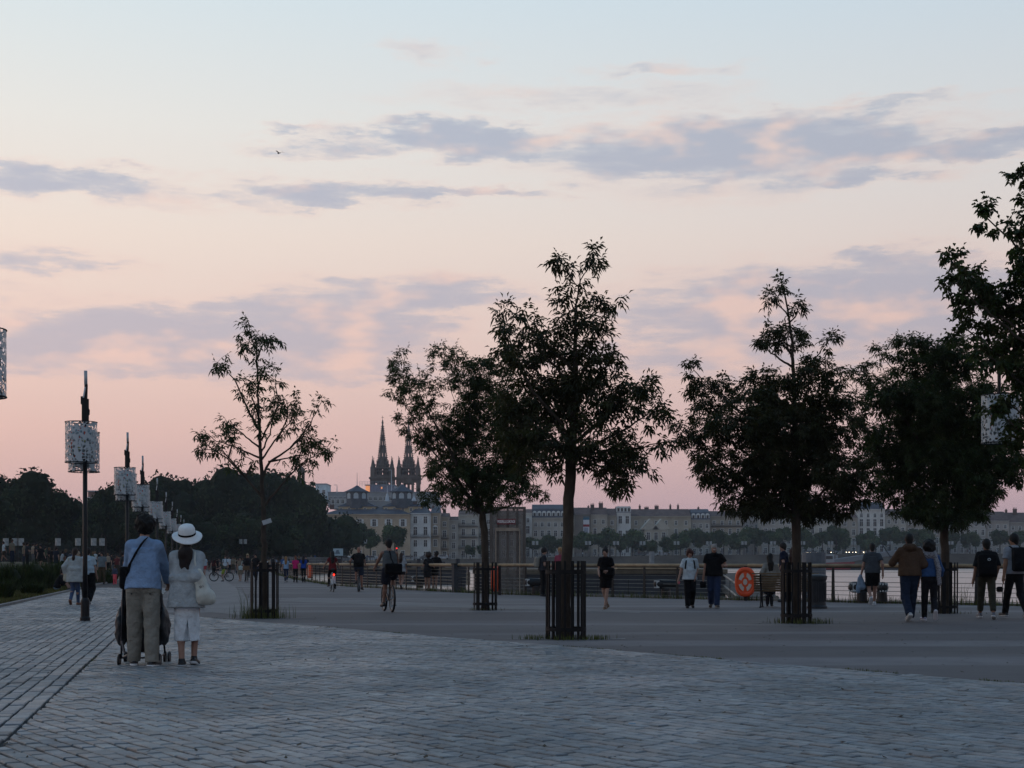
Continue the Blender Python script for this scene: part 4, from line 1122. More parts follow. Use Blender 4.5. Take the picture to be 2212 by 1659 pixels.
def spire(label, px, Y, ztop):
    c = at(px, 500, Y); Zb = 8.0
    t = thing('church_tower', label, 'church tower', (c.x, Y, Zb), R(1.5), 'twin church spires')
    def z(y): return at(px, y, Y).z - Zb
    w2 = 4.95; zc = z(478.5); zd = z(467.5); top = ztop - Zb
    # square stage with tall paired openings near the top
    mb = MB(); mb.bbox((-w2, -w2, 0), (w2, w2, zc - 9))
    for sx, sy in ((-1, -1), (1, -1), (1, 1), (-1, 1)): mb.bbox((sx * w2 - 1.5 * (sx > 0) - .0, sy * w2 - 1.5 * (sy > 0), zc - 9), (sx * w2 + 1.5 * (sx < 0), sy * w2 + 1.5 * (sy < 0), zc))
    for k in range(4):
        rot = Matrix.Rotation(k * PI / 2, 3, 'Z')
        for x in (-1.75, 0, 1.75): mb.box(rot @ Vector((x, -w2 + .45, zc - 5.0)), (.7, .7, 8) if k % 2 == 0 else (.7, .7, 8))
        mb.box(rot @ Vector((0, -w2 + .5, zc - .8)), (2 * w2, .9, 1.6) if k % 2 == 0 else (.9, 2 * w2, 1.6))
    mb.build('belfry', CHS, t)
    mb = MB(); mb.box((0, 0, zc), (2 * w2 + 1.2, 2 * w2 + 1.2, .7)); mb.box((0, 0, zc - 9.0), (2 * w2 + .8, 2 * w2 + .8, .5)); mb.box((0, 0, zc - .7), (2 * w2 + .5, 2 * w2 + .5, .3)); mb.build('cornice', CHS, t)
    # gable over the front opening
    for k in (0, 1, 2, 3):
        mb = MB(); mb.prism([(-2.6, zc - 2.4), (2.6, zc - 2.4), (0, zc + 1.6)], -w2 - .35, -w2 + .1)
        g_ = mb.build('gable', CHS, t); g_.rotation_euler = (0, 0, k * PI / 2)
    # octagonal drum of piers, open between them
    h = zd - zc; mb = MB()
    for k in range(8):
        a = PI / 8 + k * PI / 4; mb.box((math.cos(a) * 2.45, math.sin(a) * 2.45, zc + h / 2), (1.05, 1.05, h), Matrix.Rotation(a, 3, 'Z'))
    mb.lathe([(2.75, zc + h * .86), (2.85, zd)], 8); mb.lathe([(2.75, zc), (2.75, zc + h * .15)], 8)
    mb.build('drum', CHS, t)
    # corner turrets with pinnacles, joined by open galleries
    zp = z(457.5); zt = z(468.5)
    for sx, sy in ((-1, -1), (1, -1), (1, 1), (-1, 1)):
        mb = MB(); x, y = sx * 4.1, sy * 4.1
        mb.bbox((x - .88, y - .88, zc), (x + .88, y + .88, zt)); mb.lathe([(1.05, zt), (.68, zt + .9), (.4, zt + (zp - zt) * .5), (.05, zp)], 8, (x, y, 0))
        mb.ell((x, y, zp), (.2, .2, .3), 6, 4)
        mb.build('pinnacle', CHS, t)
    mb = MB()
    for k in range(4):
        rot = Matrix.Rotation(k * PI / 2, 3, 'Z')
        for zz_, hh in ((zc + h * .93, .45), (zc + h * .55 + .4, .5), (zc + .8, 1.2)):
            mb.box(rot @ Vector((0, -3.95, zz_)), (7, .5, hh) if k % 2 == 0 else (.5, 7, hh))
        for q in range(-4, 5): mb.box(rot @ Vector((q * .75, -3.95, zc + h + .5)), (.22, .22, 1.2))
        mb.box(rot @ Vector((0, -3.95, zc + h + 1.1)), (7, .3, .25) if k % 2 == 0 else (.3, 7, .25))
    mb.build('gallery', CHS, t)
    # spire: eight faces with slots, crockets up the ribs
    H = top - zd - 3.2; r0_, r1_ = 2.55, .26
    def rad(q): return r0_ + (r1_ - r0_) * q
    mb = MB(); secs = [(0, .10, 0), (.10, .24, 0), (.24, .33, .24), (.33, .40, 0), (.40, .415, .2), (.415, .50, 0), (.50, .60, .26), (.60, .66, 0), (.66, .675, .22), (.675, .74, 0), (.74, .82, .22), (.82, 1, 0)]
    for q0, q1, gap in secs:
        for k in range(8):
            a0, a1 = PI / 8 + k * PI / 4, PI / 8 + (k + 1) * PI / 4
            def pt(q, s):
                A = Vector((math.cos(a0), math.sin(a0), 0)) * rad(q); B = Vector((math.cos(a1), math.sin(a1), 0)) * rad(q)
                p = A.lerp(B, s); return (p.x, p.y, zd + q * H)
            if gap:
                for s0, s1 in ((0, .5 - gap / 2), (.5 + gap / 2, 1)): mb.add([pt(q0, s0), pt(q0, s1), pt(q1, s1), pt(q1, s0)], [(0, 1, 2, 3)])
            else: mb.add([pt(q0, 0), pt(q0, 1), pt(q1, 1), pt(q1, 0)], [(0, 1, 2, 3)])
    sp = mb.build('spire', CHS, t)
    mb = MB()
    for i in range(19):
        q = (i + .5) / 20
        for k in range(8):
            a = PI / 8 + k * PI / 4; r_ = rad(q) + .12
            mb.box((math.cos(a) * r_, math.sin(a) * r_, zd + q * H), (.42, .2, .26), Matrix.Rotation(a, 3, 'Z') @ Matrix.Rotation(-.5, 3, 'Y'))
    mb.build('crockets', CHS, sp)
    for q in (0.02, .12):
        for k in range(8):
            a = k * PI / 4
            if q == .02: MB().prism([(-.75, 0), (.75, 0), (0, 2.8)], -.25, .25).build('lucarne', CHS, sp, loc=(math.cos(a) * 2.4, math.sin(a) * 2.4, zd + .3), rz=a + PI / 2)
    mb = MB(); zz_ = zd + H; mb.lathe([(.45, zz_ - .2), (.5, zz_ + .2), (.3, zz_ + .6), (.34, zz_ + 1.0), (.12, zz_ + 1.4)], 8)
    mb.tube([(0, 0, zz_ + 1.2), (0, 0, top)], .09, 5); mb.box((0, 0, top - .8), (1.2, .12, .12)); mb.build('cross', CHS, sp)
    return t


spire('left church spire with crockets and cross, fully visible above the roofs', 382.6, 640, 64.7)
spire('right church spire half hidden by the bushy tree', 408.6, 640, 64.4)
# lantern dome poking above the park trees
c = at(1205 / 4, 1915 / 4, 420)
t = thing('domed_lantern', 'small domed stone lantern rising above the park trees', 'tower', (c.x, 420, 23.0)); t.scale = (.4, .4, .4)
mb = MB()
for k in range(8): mb.box((math.cos(k * PI / 4 + .39) * 2.2, math.sin(k * PI / 4 + .39) * 2.2, 7.5), (.6, .6, 5), Matrix.Rotation(k * PI / 4 + .39, 3, 'Z'))
mb.lathe([(2.6, 0), (2.6, 5.2)], 8); mb.build('drum', CHS, t)
MB().lathe([(2.8, 9.8), (2.9, 10.4), (2.4, 12), (1.4, 13.2), (.4, 13.8), (.15, 15)], 12).build('dome', CHS, t)

# red brick building peeping between the trees at the left
block('reddish building with dormers between the left trees', 352, 402, 1962, 2060, 330, '6a4f48', nw=3)

# ================================================================== far embankment furniture
mb = MB()
for i in range(len(FAR) - 2):
    a, b = Vector((*FAR[i], FZS[i])), Vector((*FAR[i + 1], FZS[i + 1])); n = int((b - a).length / 3)
    for z in (.45, .8, 1.1): mb.tube([a + Vector((0, 0, z)), b + Vector((0, 0, z))], .045, 4)
    for q in range(n): mb.box(a.lerp(b, q / n) + Vector((0, 0, .55)), (.12, .12, 1.1))
o = mb.build('far_railing', mat('far_rail', C('6f7478'), .6, .15)); tag(o, 'long pale railing along the top of the far embankment', 'railing')

PERF_F = mat('far_shade', C('8d9496'), 0.5, 0.25, 3.0)
LP = mat('lamp_steel', C('17181b'), 0.5, 0.2, 5, metal=.3)
fl_p = MB().tube([(0, 0, 0), (0, 0, 4.9)], [.08, .05], 6).tube([(0, 0, 4.9), (0, 0, 6.2)], .035, 5).mesh('pole', LP)
fl_s = MB().lathe([(.40, 0), (.40, 1.1)], 10).mesh('shade', PERF_F)


def far_lamp(px, py, Y, zg, label, group, two=True, s=1.0):
    p = at(px, py, Y); t = thing('quay_lamp', label, 'street lamp', (p.x, Y, zg), random.uniform(-.2, .2), group)
    o = link('pole', fl_p, t); o.scale = (s, s, (p.z - zg) / 4.4)
    for q in ((-.52, .52) if two else (0,)): o = link('shade', fl_s, t); o.location = (q * s, 0, p.z - zg - .55 * s); o.scale = (s, s, s)
for x in (2141, 2352, 2464, 2570, 2706, 2836, 2976, 3092, 3210, 3322, 3414, 3560, 3803, 3960):
    far_lamp(x / 4, 543, shoreY(x / 4) + 6, zpx(x / 4), 'twin-shade lamp on the far embankment before the trees', 'lamps on the far embankment', s=1.2)
for x, Y in ((972, 250), (1073, 290), (1158, 300), (1237, 340), (1322, 380), (1391, 400), (1455, 420)):
    far_lamp(x / 4, 541.5, Y, 1.2, 'lamp with pale square shade under the park trees', 'lamps under the park trees', s=.0019 * Y + .25)
for x in (5.9, 18, 58, 78, 93.7, 102):
    far_lamp(x, 542, 160, 1.1, 'lamp with pale shade on the lawn behind the left crowd', 'lamps on the raised lawn', x == 18, s=.72)

# ---- cars on the far road
def car(label, px, Y, col, van=False, lights=False, rz=0.0, group='cars on the far road'):
    p = at(px, 550, Y); t = thing('parked_car' if not lights else 'car', label, 'van' if van else 'car', (p.x, Y, zpx(px)), rz, group)
    pr = [(-2.3, .35), (2.3, .35), (2.35, 1.0), (2.2, 1.9 if van else 1.05), (1.3 if not van else 2.1, 1.5 if not van else 2.2), (-1.2 if not van else -2.2, 1.5 if not van else 2.2), (-2.2, 1.0), (-2.35, .8)]
    MB().prism(pr, -.9, .9).build('body', cmat(col, 'paint'), t)
    mb = MB().prism([(-1.0, 1.0), (1.6, 1.0), (1.15, 1.42), (-.9, 1.42)] if not van else [(.9, 1.3), (2.1, 1.3), (1.95, 2.0), (.9, 2.0)], -.92, .92); mb.build('window', PANE, t)
    for x in (-1.45, 1.45):
        for y in (-.8, .8): MB().prism([(x + .33 * math.cos(k * PI / 5), .33 + .33 * math.sin(k * PI / 5)) for k in range(10)], y - .1, y + .12).build('wheel', cmat('#141414', 'paint'), t)
    for y in (-.6, .6): MB().ell((2.34, y, .75), (.07, .13, .1), 8, 5).build('headlight', mat('headlight_lit', C('fff2d8'), .3, emit=C('ffe9c0'), es=14) if lights else cmat('#c8ccd0', 'paint'), t)
    return t
for i, (x, c) in enumerate([(1372, '#8f9498'), (1398, '#b8bdc2'), (1432, '#3a3f46'), (1485, '#a9aeb4'), (1560, '#c9cdd1'), (1640, '#8b9096'), (1710, '#4a4f57'), (1772, '#b5b9be'), (2560, '#5b6066'), (2585, '#9da2a8'), (3590, '#8d9298'), (3690, '#a9adb3')]):
    car('small parked car on the far road behind the railing', x / 4, shoreY(x / 4) + 24, c, rz=random.uniform(-.15, .15) + (PI if i % 2 else 0))
car('white van parked on the far road behind the railing', 2645 / 4, shoreY(661) + 26, '#c4c9cd', True)
for x in (3231, 3260, 3328, 3386, 3415, 3446):
    car('car with lit headlights on the far road', x / 4, shoreY(x / 4) + 12, '#4c5056', lights=True, rz=R(-96 + random.uniform(-6, 6)), group='cars with lit headlights on the far road')
# traffic light, billboard, small roadside shelters
p = at(1587 / 4, 2198 / 4, 452); t = thing('traffic_light', 'traffic light showing red left of the far railing', 'traffic light', (p.x, 452, 1.9))
MB().tube([(0, 0, 0), (0, 0, p.z - 1.9 - .4)], .07, 6).build('pole', LP, t); MB().box((0, 0, p.z - 1.9), (.5, .35, 1.3)).build('head', LP, t)
MB().ell((0, -.2, p.z - 1.9 + .35), (.2, .12, .2), 10, 6).build('red_lamp', mat('red_signal', C('ff3030'), .4, emit=C('ff2020'), es=2.5), t)
a, b = at(1333 / 4, 2223 / 4, 300), at(1372 / 4, 2194 / 4, 300)
t = thing('billboard', 'white billboard on posts behind the cyclists', 'billboard', ((a.x + b.x) / 2, 300, 2.8)); W2 = (b.x - a.x) / 2
MB().bbox((-W2, -.08, a.z - 2.8), (W2, .08, b.z - 2.8)).build('panel', cmat('#9db3bd', 'paint'), t)
for x in (-W2 * .7, W2 * .7): MB().bbox((x - .08, .09, -1.5), (x + .08, .25, a.z - 2.7)).build('post', LP, t)
for i in range(3): MB().box((-W2 * .1, -.1, a.z - 2.8 + (b.z - a.z) * (.35 + .18 * i)), (W2 * (1.0 - .25 * i), .02, .28)).build('print_line', cmat('#5d6f7d', 'paint'), t)

# ---- moored barge, footbridge, pontoon across the river
RUST = mat('barge_steel', C('2d3036'), .7, .3, .5, .2, 4)
t = thing('moored_barge', 'dark moored pontoon barge behind the middle of the railing', 'barge', (5.2, 84, WZ))
MB().bbox((-7.2, -5, -.6), (6.2, 8, 1.62)).build('hull', RUST, t)
MB().bbox((-7.3, -5.1, 1.62), (6.3, 8, 1.86)).build('deck_edge', mat('deck_wood', C('5c5549'), .85, .25, 2), t)
MB().bbox((.4, -5.25, 1.87), (4.6, -3.0, 2.12)).build('plank_stack', mat('plank', C('8d7f68'), .85, .2, 3), t)
for x in (-5, -2.4, .6, 3.4): MB().lathe([(.16, 1.62), (.16, 2.9)], 8, (x, 7, 0)).build('pile', mat('pale_pile', C('7c8288'), .7, .2), t)
t = thing('added_dark_stage', 'long low dark landing stage added to darken the water behind the cyclists', 'landing stage', (-11.2, 150, WZ))  # added to darken the bright water seen through the railing
MB().bbox((-6.9, -2, -.5), (6.6, 4, 1.5)).build('hull', RUST, t); MB().bbox((-7, -2.1, 1.5), (6.7, 4, 1.72)).build('deck', mat('deck_wood', C('5c5549')), t)
for x in (-6, -2.2, 1.9, 5.8): MB().lathe([(.22, -.3), (.22, 2.6)], 8, (x, -2.5, 0)).build('pile', RUST, t)
for x in (-4.2, .2, 3.6): MB().bbox((x - .9, -1.5, 1.72), (x + .9, 1.0, 2.3)).build('deck_crate', RUST, t)
t = thing('gangway', 'pale sloping gangway down to the water behind the orange lifebuoy', 'gangway', (0, 0, 0))
A, B_ = at(722, 567.5, 96), at(757, 582.0, 68)
A.z, B_.z = 0.55, -.35; dv = (B_ - A)
for s_ in (-.9, .9):
    nrm = Vector((-dv.y, dv.x, 0)).normalized() * s_
    for z in (.0, .55): MB().tube([A + nrm + Vector((0, 0, z)), B_ + nrm + Vector((0, 0, z))], .05, 6).build('handrail', mat('gangway_steel', C('6a6864'), .5, .15, metal=.4), t)
mb = MB(); n2 = Vector((-dv.y, dv.x, 0)).normalized()
mb.add([A + n2, A - n2, B_ - n2, B_ + n2, A + n2 - Vector((0, 0, .3)), A - n2 - Vector((0, 0, .3)), B_ - n2 - Vector((0, 0, .3)), B_ + n2 - Vector((0, 0, .3))], [(0, 1, 2, 3), (7, 6, 5, 4), (0, 3, 7, 4), (2, 1, 5, 6), (3, 2, 6, 7), (1, 0, 4, 5)]).build('deck', mat('gangway_deck', C('3f3c3a'), .85, .2), t)
# square concrete pile between bench and railing view
p = at(814, 562, 78); o = MB().lathe([(.62, -4), (.62, 1.75)], 14, (0, 0, 0)).build('mooring_pile', mat('pile_steel', C('50565e'), .6, .25, 1.2), loc=(p.x, 78, 0)); tag(o, 'thick grey mooring pile in the river behind the bin', 'mooring pile')
p = at(976, 562, 60)
o = MB().lathe([(.16, -4), (.16, -.9), (.02, -.8)], 10).build('river_stake', cmat('#8d9296', 'paint'), loc=(at(1012, 562, 52).x, 52, .55)); tag(o, 'slim pale stake in the water at the right edge', 'stake')
t = thing('red_workboat', 'red workboat moored at the far pontoon', 'boat', (at(828, 560, 430).x, 430, WZ))
MB().prism([(-6.5, .2), (6, .2), (7.5, 2.4), (-6.8, 2.0)], -2, 2).build('hull', cmat('#7c2a31', 'paint'), t); MB().bbox((-3.5, -1.6, 2.0), (1.5, 1.6, 4.6)).build('cabin', cmat('#8b9298', 'paint'), t)
MB().bbox((-3.0, -1.7, 3.2), (1.0, 1.7, 4.1)).build('window', PANE, t)
MB().tube([(0, 0, 4.5), (0, 0, 7)], .08, 5).build('mast', LP, t)
t = thing('pontoon', 'low dark pontoon with long sloping footbridge across the river', 'pontoon', (at(850, 560, 440).x, 440, WZ))
MB().bbox((-14, -3, -.3), (26, 3, 1.4)).build('hull', RUST, t)
a, b = Vector((-6, 3.5, 1.6)), Vector((22, 3.5, 5.6))
for z in (0, 1.3): MB().tube([a + Vector((0, 0, z)), b + Vector((0, 0, z))], .14, 6).build('truss_chord', ZINC, t)
MB().prism([(a.x, a.z), (b.x, b.z), (b.x, b.z + 1.2), (a.x, a.z + 1.2)], 3.3, 3.7).build('parapet', mat('footbridge_grey', C('6f767c'), .6, .2), t)
for i in range(5): MB().lathe([(.35, -2), (.35, 4.5)], 8, (-12 + i * 9, 4.3, 0)).build('pile', mat('pale_pile', C('7c8288')), t)

# ---- gangway portal with its sign
Yp = 71.0
a, b = at(491, 570, Yp), at(524.5, 507, Yp); W2, H = (b.x - a.x) / 2, b.z + .3
t = thing('gangway_portal', 'tall mesh-clad gangway portal with red name sign', 'portal', ((a.x + b.x) / 2, Yp, -.3))
PST = mat('portal_steel', C('58524e'), .6, .2, 2, metal=.3)
m = bpy.data.materials.new('portal_mesh'); m.use_nodes = True; n = N(m.node_tree); bs = m.node_tree.nodes['Principled BSDF']
bs.inputs['Base Color'].default_value = (*C('6b6560'), 1); bs.inputs['Alpha'].default_value = .68
co = n.node('ShaderNodeTexCoord').outputs['Object']; wv = n.node('ShaderNodeTexWave'); n.put(wv.inputs['Vector'], co); wv.inputs['Scale'].default_value = 8
n.put(bs.inputs['Alpha'], n.rng(wv.outputs['Fac'], 0, 1, .35, .65))
for x in (-W2, -W2 + .34, 0, W2 - .34, W2): MB().box((x, 0, H / 2), (.09 if abs(x) < W2 else .13, .14, H)).build('post', PST, t)
for x0, x1 in ((-W2 + .065, -W2 + .295), (-W2 + .385, -.045), (.045, W2 - .385), (W2 - .295, W2 - .065)): MB().bbox((x0, -.015, .05), (x1, .015, H - .05)).build('mesh_panel', m, t)
MB().box((0, 0, H - .04), (2 * W2 + .1, .18, .1)).build('top_beam', PST, t)
zf = at(500, 2118 / 4, Yp).z + .3
LF = mat('portal_trim', C('8d8072'), .7, .2, 4)
MB().box((-.02, -.16, zf), (W2 * 1.42, .1, .16)).build('door_lintel', LF, t)
for x in (-W2 * .71, W2 * .71): MB().box((x, -.16, zf / 2), (.05, .08, zf)).build('door_jamb', LF, t)
sc_, sw = at(506.3, 2087 / 4, Yp), 18.8 / F * Yp
sx = sc_.x - (a.x + b.x) / 2; sz = sc_.z + .3
sg = MB().box((sx, -.2, sz), (sw, .05, .27)).build('sign_board', mat('sign_red', C('5e1a22'), .5, .1), t)


def text_obj(name, body, size, m, parent, loc, rot=(PI / 2, 0, 0), xs=1.0, ext=0.004):
    cu = bpy.data.curves.new(name, 'FONT'); cu.body = body; cu.size = size; cu.align_x = 'CENTER'; cu.align_y = 'CENTER'; cu.extrude = ext
    tmp = bpy.data.objects.new('tmp', cu); COL.objects.link(tmp)
    dg = bpy.context.evaluated_depsgraph_get(); me_ = bpy.data.meshes.new_from_object(tmp.evaluated_get(dg))
    bpy.data.objects.remove(tmp); me_.materials.clear(); me_.materials.append(m)
    o = link(name, me_, parent, loc); o.rotation_euler = rot; o.scale = (xs, 1, 1)
    return o


text_obj('lettering', 'PASSERELLE GIRONDE', .2, cmat('#f4f4f2', 'paint'), sg, (sx, -.232, sz), xs=.43)

# ================================================================== promenade lamps
def perf_mat():
    m = bpy.data.materials.new('perforated_steel'); m.use_nodes = True; t = m.node_tree; n = N(t); bs = t.nodes['Principled BSDF']
    co = n.node('ShaderNodeTexCoord').outputs['Object']
    v = n.node('ShaderNodeTexVoronoi'); v.feature = 'DISTANCE_TO_EDGE'; n.put(v.inputs['Vector'], n.vm('MULTIPLY', co, (1, 1, .8))); v.inputs['Scale'].default_value = 19
    v2 = n.node('ShaderNodeTexVoronoi'); n.put(v2.inputs['Vector'], n.vm('MULTIPLY', co, (1, 1, .8))); v2.inputs['Scale'].default_value = 19
    sp = n.node('ShaderNodeSeparateColor'); n.put(sp.inputs[0], v2.outputs['Color'])
    big = n.noise(co, 7, 2, .5)
    hole = n.m('MULTIPLY', n.m('GREATER_THAN', v.outputs['Distance'], 0.10), n.m('GREATER_THAN', n.m('ADD', sp.outputs[0], n.m('MULTIPLY', big, .6)), .66))
    bs.inputs['Base Color'].default_value = (*C('a3adb2'), 1); bs.inputs['Roughness'].default_value = .45; bs.inputs['Metallic'].default_value = .15
    n.put(bs.inputs['Alpha'], n.m('SUBTRACT', 1.0, hole))
    return m


PERF = perf_mat()
def inner_mat():
    m = bpy.data.materials.new('lamp_film'); m.use_nodes = True; t = m.node_tree; n = N(t); bs = t.nodes['Principled BSDF']
    co = n.node('ShaderNodeTexCoord').outputs['Object']
    c = n.mix(n.rng(n.noise(co, 9, 2, .5), .58, .62), C('8d9a9e'), C('d0563f'))  # red specks put the inner red glow into the colour
    c = n.mix(n.rng(n.noise(n.vm('ADD', co, (5, 2, 1)), 7, 2, .5), .62, .66), c, C('a7ac52'))
    n.put(bs.inputs['Base Color'], c); bs.inputs['Roughness'].default_value = .6
    return m
GLOW_CORE = inner_mat()
L_POLE = MB(); L_POLE.lathe([(.055, .45), (.047, 1.2), (.047, 4.12)], 14); L_POLE = L_POLE.mesh('pole', LP, True)
L_BASE = MB(); L_BASE.lathe([(.105, 0), (.105, .08), (.088, .11), (.088, .44), (.075, .47), (.06, .5)], 14); L_BASE = L_BASE.mesh('base', LP)
L_TOP = MB(); L_TOP.box((-.02, 0, 4.33), (.09, .08, .46)); L_TOP.box((.05, .0, 4.33), (.05, .06, .5)); L_TOP.box((-.045, 0, 4.55), (.08, .09, .16)); L_TOP.tube([(.04, 0, 4.4), (.075, 0, 4.35), (.07, 0, 4.25)], .022, 6); L_TOP.tube([(.01, 0, 4.5), (.02, 0, 4.88)], .035, 8); L_TOP = L_TOP.mesh('head_bracket', LP)
L_STRUT = MB().tube([(-.03, -.05, 4.6), (.005, -.05, 4.82)], .016, 6).mesh('strut', cmat('#b9c0c4', 'paint'))
L_TUBE = MB().tube([(.015, 0, 4.86), (.01, 0, 5.16)], .034, 10).mesh('light_tube', cmat('#9aa3a8', 'paint'), True)
L_SH = MB().lathe([(.315, 0), (.315, .82)], 40, cap=False).mesh('shade', PERF, True)
L_RIM = MB(); L_RIM.tube([(math.cos(k * PI / 16) * .317, math.sin(k * PI / 16) * .317, 0) for k in range(32)], .009, 6, closed=True); L_RIM = L_RIM.mesh('rim', LP)
L_CORE = MB().lathe([(.2, .1), (.2, .72)], 20).mesh('film', GLOW_CORE, True)
L_BAR = MB().box((0, 0, 0), (.64, .03, .025)).mesh('shade_bar', LP)
ORD = ['nearest', 'second', 'third', 'fourth', 'fifth', 'sixth', 'seventh', 'eighth', 'ninth', 'tenth', 'eleventh']


def lamp(label, x, y, rz=0.0):
    t = thing('street_lamp', label, 'street lamp', (x, y, 0), rz, 'lamps along the promenade')
    link('pole', L_POLE, t); link('base', L_BASE, t); link('head_bracket', L_TOP, t); link('strut', L_STRUT, t); link('light_tube', L_TUBE, t)
    for ox, oy, oz in ((-.05, -.33, 3.25), (-.05, .33, 3.10)):
        s = link('shade', L_SH, t, (ox, oy, oz)); s.rotation_euler = (0, 0, .7 if oy > 0 else 0)
        link('rim', L_RIM, s, (0, 0, 0)); link('rim', L_RIM, s, (0, 0, .82)); link('film', L_CORE, s); link('shade_bar', L_BAR, s, (0, 0, .02)); link('shade_bar', L_BAR, s, (0, 0, .8), PI / 2)
    return t


lamp('lamp at the left frame edge, only its perforated shade in view', -6.66, 18.4, .6)
for i in range(10):
    d = (30.4, 44.8, 54.6, 69.2, 82.9, 96, 109.5, 123, 136, 149)[i]
    lamp(ORD[i] + ' perforated-shade lamp of the row along the promenade' if i else 'nearest full lamp with black pole and two perforated white shades', -8.77 if i == 0 else -11.65 - .203 * (d - 44.8), d, .2)
# lamp at the right with its shade on a side arm
t = thing('street_lamp', 'lamp at the right edge with perforated shade among the leaves', 'street lamp', (at(1034, 600, 25.5).x, 25.5, 0), 0, 'lamps along the promenade')
link('pole', L_POLE, t); link('base', L_BASE, t); link('head_bracket', L_TOP, t); link('light_tube', L_TUBE, t)
s = link('shade', L_SH, t, (-.58, 0, 3.28)); link('rim', L_RIM, s, (0, 0, 0)); link('rim', L_RIM, s, (0, 0, .82)); link('film', L_CORE, s)
MB().tube([(-.6, 0, 3.98), (0, 0, 3.98)], .02, 6).build('arm', LP, t); MB().tube([(-.6, 0, 3.98), (-.6, 0, 4.7)], .03, 6).build('hanger', LP, t)

# ================================================================== railing along the quay
rl = thing('quay_railing', 'long quay railing with pale handrail and horizontal wires', 'railing')
RST = mat('rail_steel', C('232425'), .55, .25, 6, .1, 40, metal=.3)
HRL = mat('handrail_wood', C('8a7b63'), .75, .25, 3, .2, 30, stretch=(1, 1, 1))
WIRE = mat('rail_wire', C('77736c'), .4, .2, 9, metal=.6)
post_m = MB(); post_m.prism([(-.055, 0), (.055, 0), (.032, 1.1), (-.032, 1.1)], -.02, .02); post_m = post_m.mesh('post', RST)
rod_m = MB().tube([(0, 0, .08), (0, 0, .62)], .011, 5).mesh('rod', RST)
acc = 0.0; k = 0
for i in range(len(RAIL) - 1):
    a, b = Vector((*RAIL[i], 0)), Vector((*RAIL[i + 1], 0)); d = b - a; L_ = d.length; an = math.atan2(d.y, d.x); sp = 1.5 if i < 5 else 3.0
    n = int(round(L_ / sp))
    for q in range(n):
        p = a + d * (q / n); o = link('post', post_m, rl, (p.x, p.y, 0), an); o.rotation_euler = (0, 0, an)
        if i < 4:
            p = a + d * ((q + .5) / n); o = link('rod', rod_m, rl, (p.x, p.y, 0))
    rot = Matrix.Rotation(an, 3, 'Z')
    nh = max(1, int(L_ / 4.5))
    for q in range(nh):
        p0, p1 = a + d * (q / nh), a + d * ((q + 1) / nh)
        mb = MB(); mb.tube([p0 + Vector((0, 0, 1.13)), p1 + Vector((0, 0, 1.13))], .055, 10); mb.build('handrail', HRL, rl, True)
    MB().box((a + b) / 2 + Vector((0, 0, 1.06)), (L_, .05, .03), rot).build('rail_bar', RST, rl)
    for z, r_ in ((.10, .010), (.23, .009), (.36, .009), (.49, .009), (.62, .011), (.78, .005), (.93, .005)):
        MB().tube([a + Vector((0, 0, z)), b + Vector((0, 0, z))], r_, 5).build('wire', WIRE, rl)
# solid gate panel and notice in the railing beside the leaning couple
p = G(458.5, 592.5)
t = thing('service_box', 'grey solid panel in the railing right of the leaning couple', 'panel', (p[0], p[1] + .3, 0), R(-52))
MB().box((0, 0, .57), (.16, .6, 1.14)).build('panel', mat('panel_grey', C('2f343b'), .6, .2, 3), t); MB().box((0, 0, 1.16), (.2, .64, .05)).build('cap', RST, t)
p = G(468.3, 592.5)
t = thing('notice_board', 'small pale notice hung on the railing near the portal', 'sign', (p[0], p[1] - .1, .32), R(20))
MB().box((0, 0, .25), (.17, .02, .52)).build('board', cmat('#8a8478'), t); MB().box((0, -.012, .4), (.12, .005, .03)).build('print_line', cmat('#4a4a4a'), t)
for z in (.2, .28): MB().box((0, -.012, z), (.12, .005, .02)).build('print_line', cmat('#4a4a4a'), t)


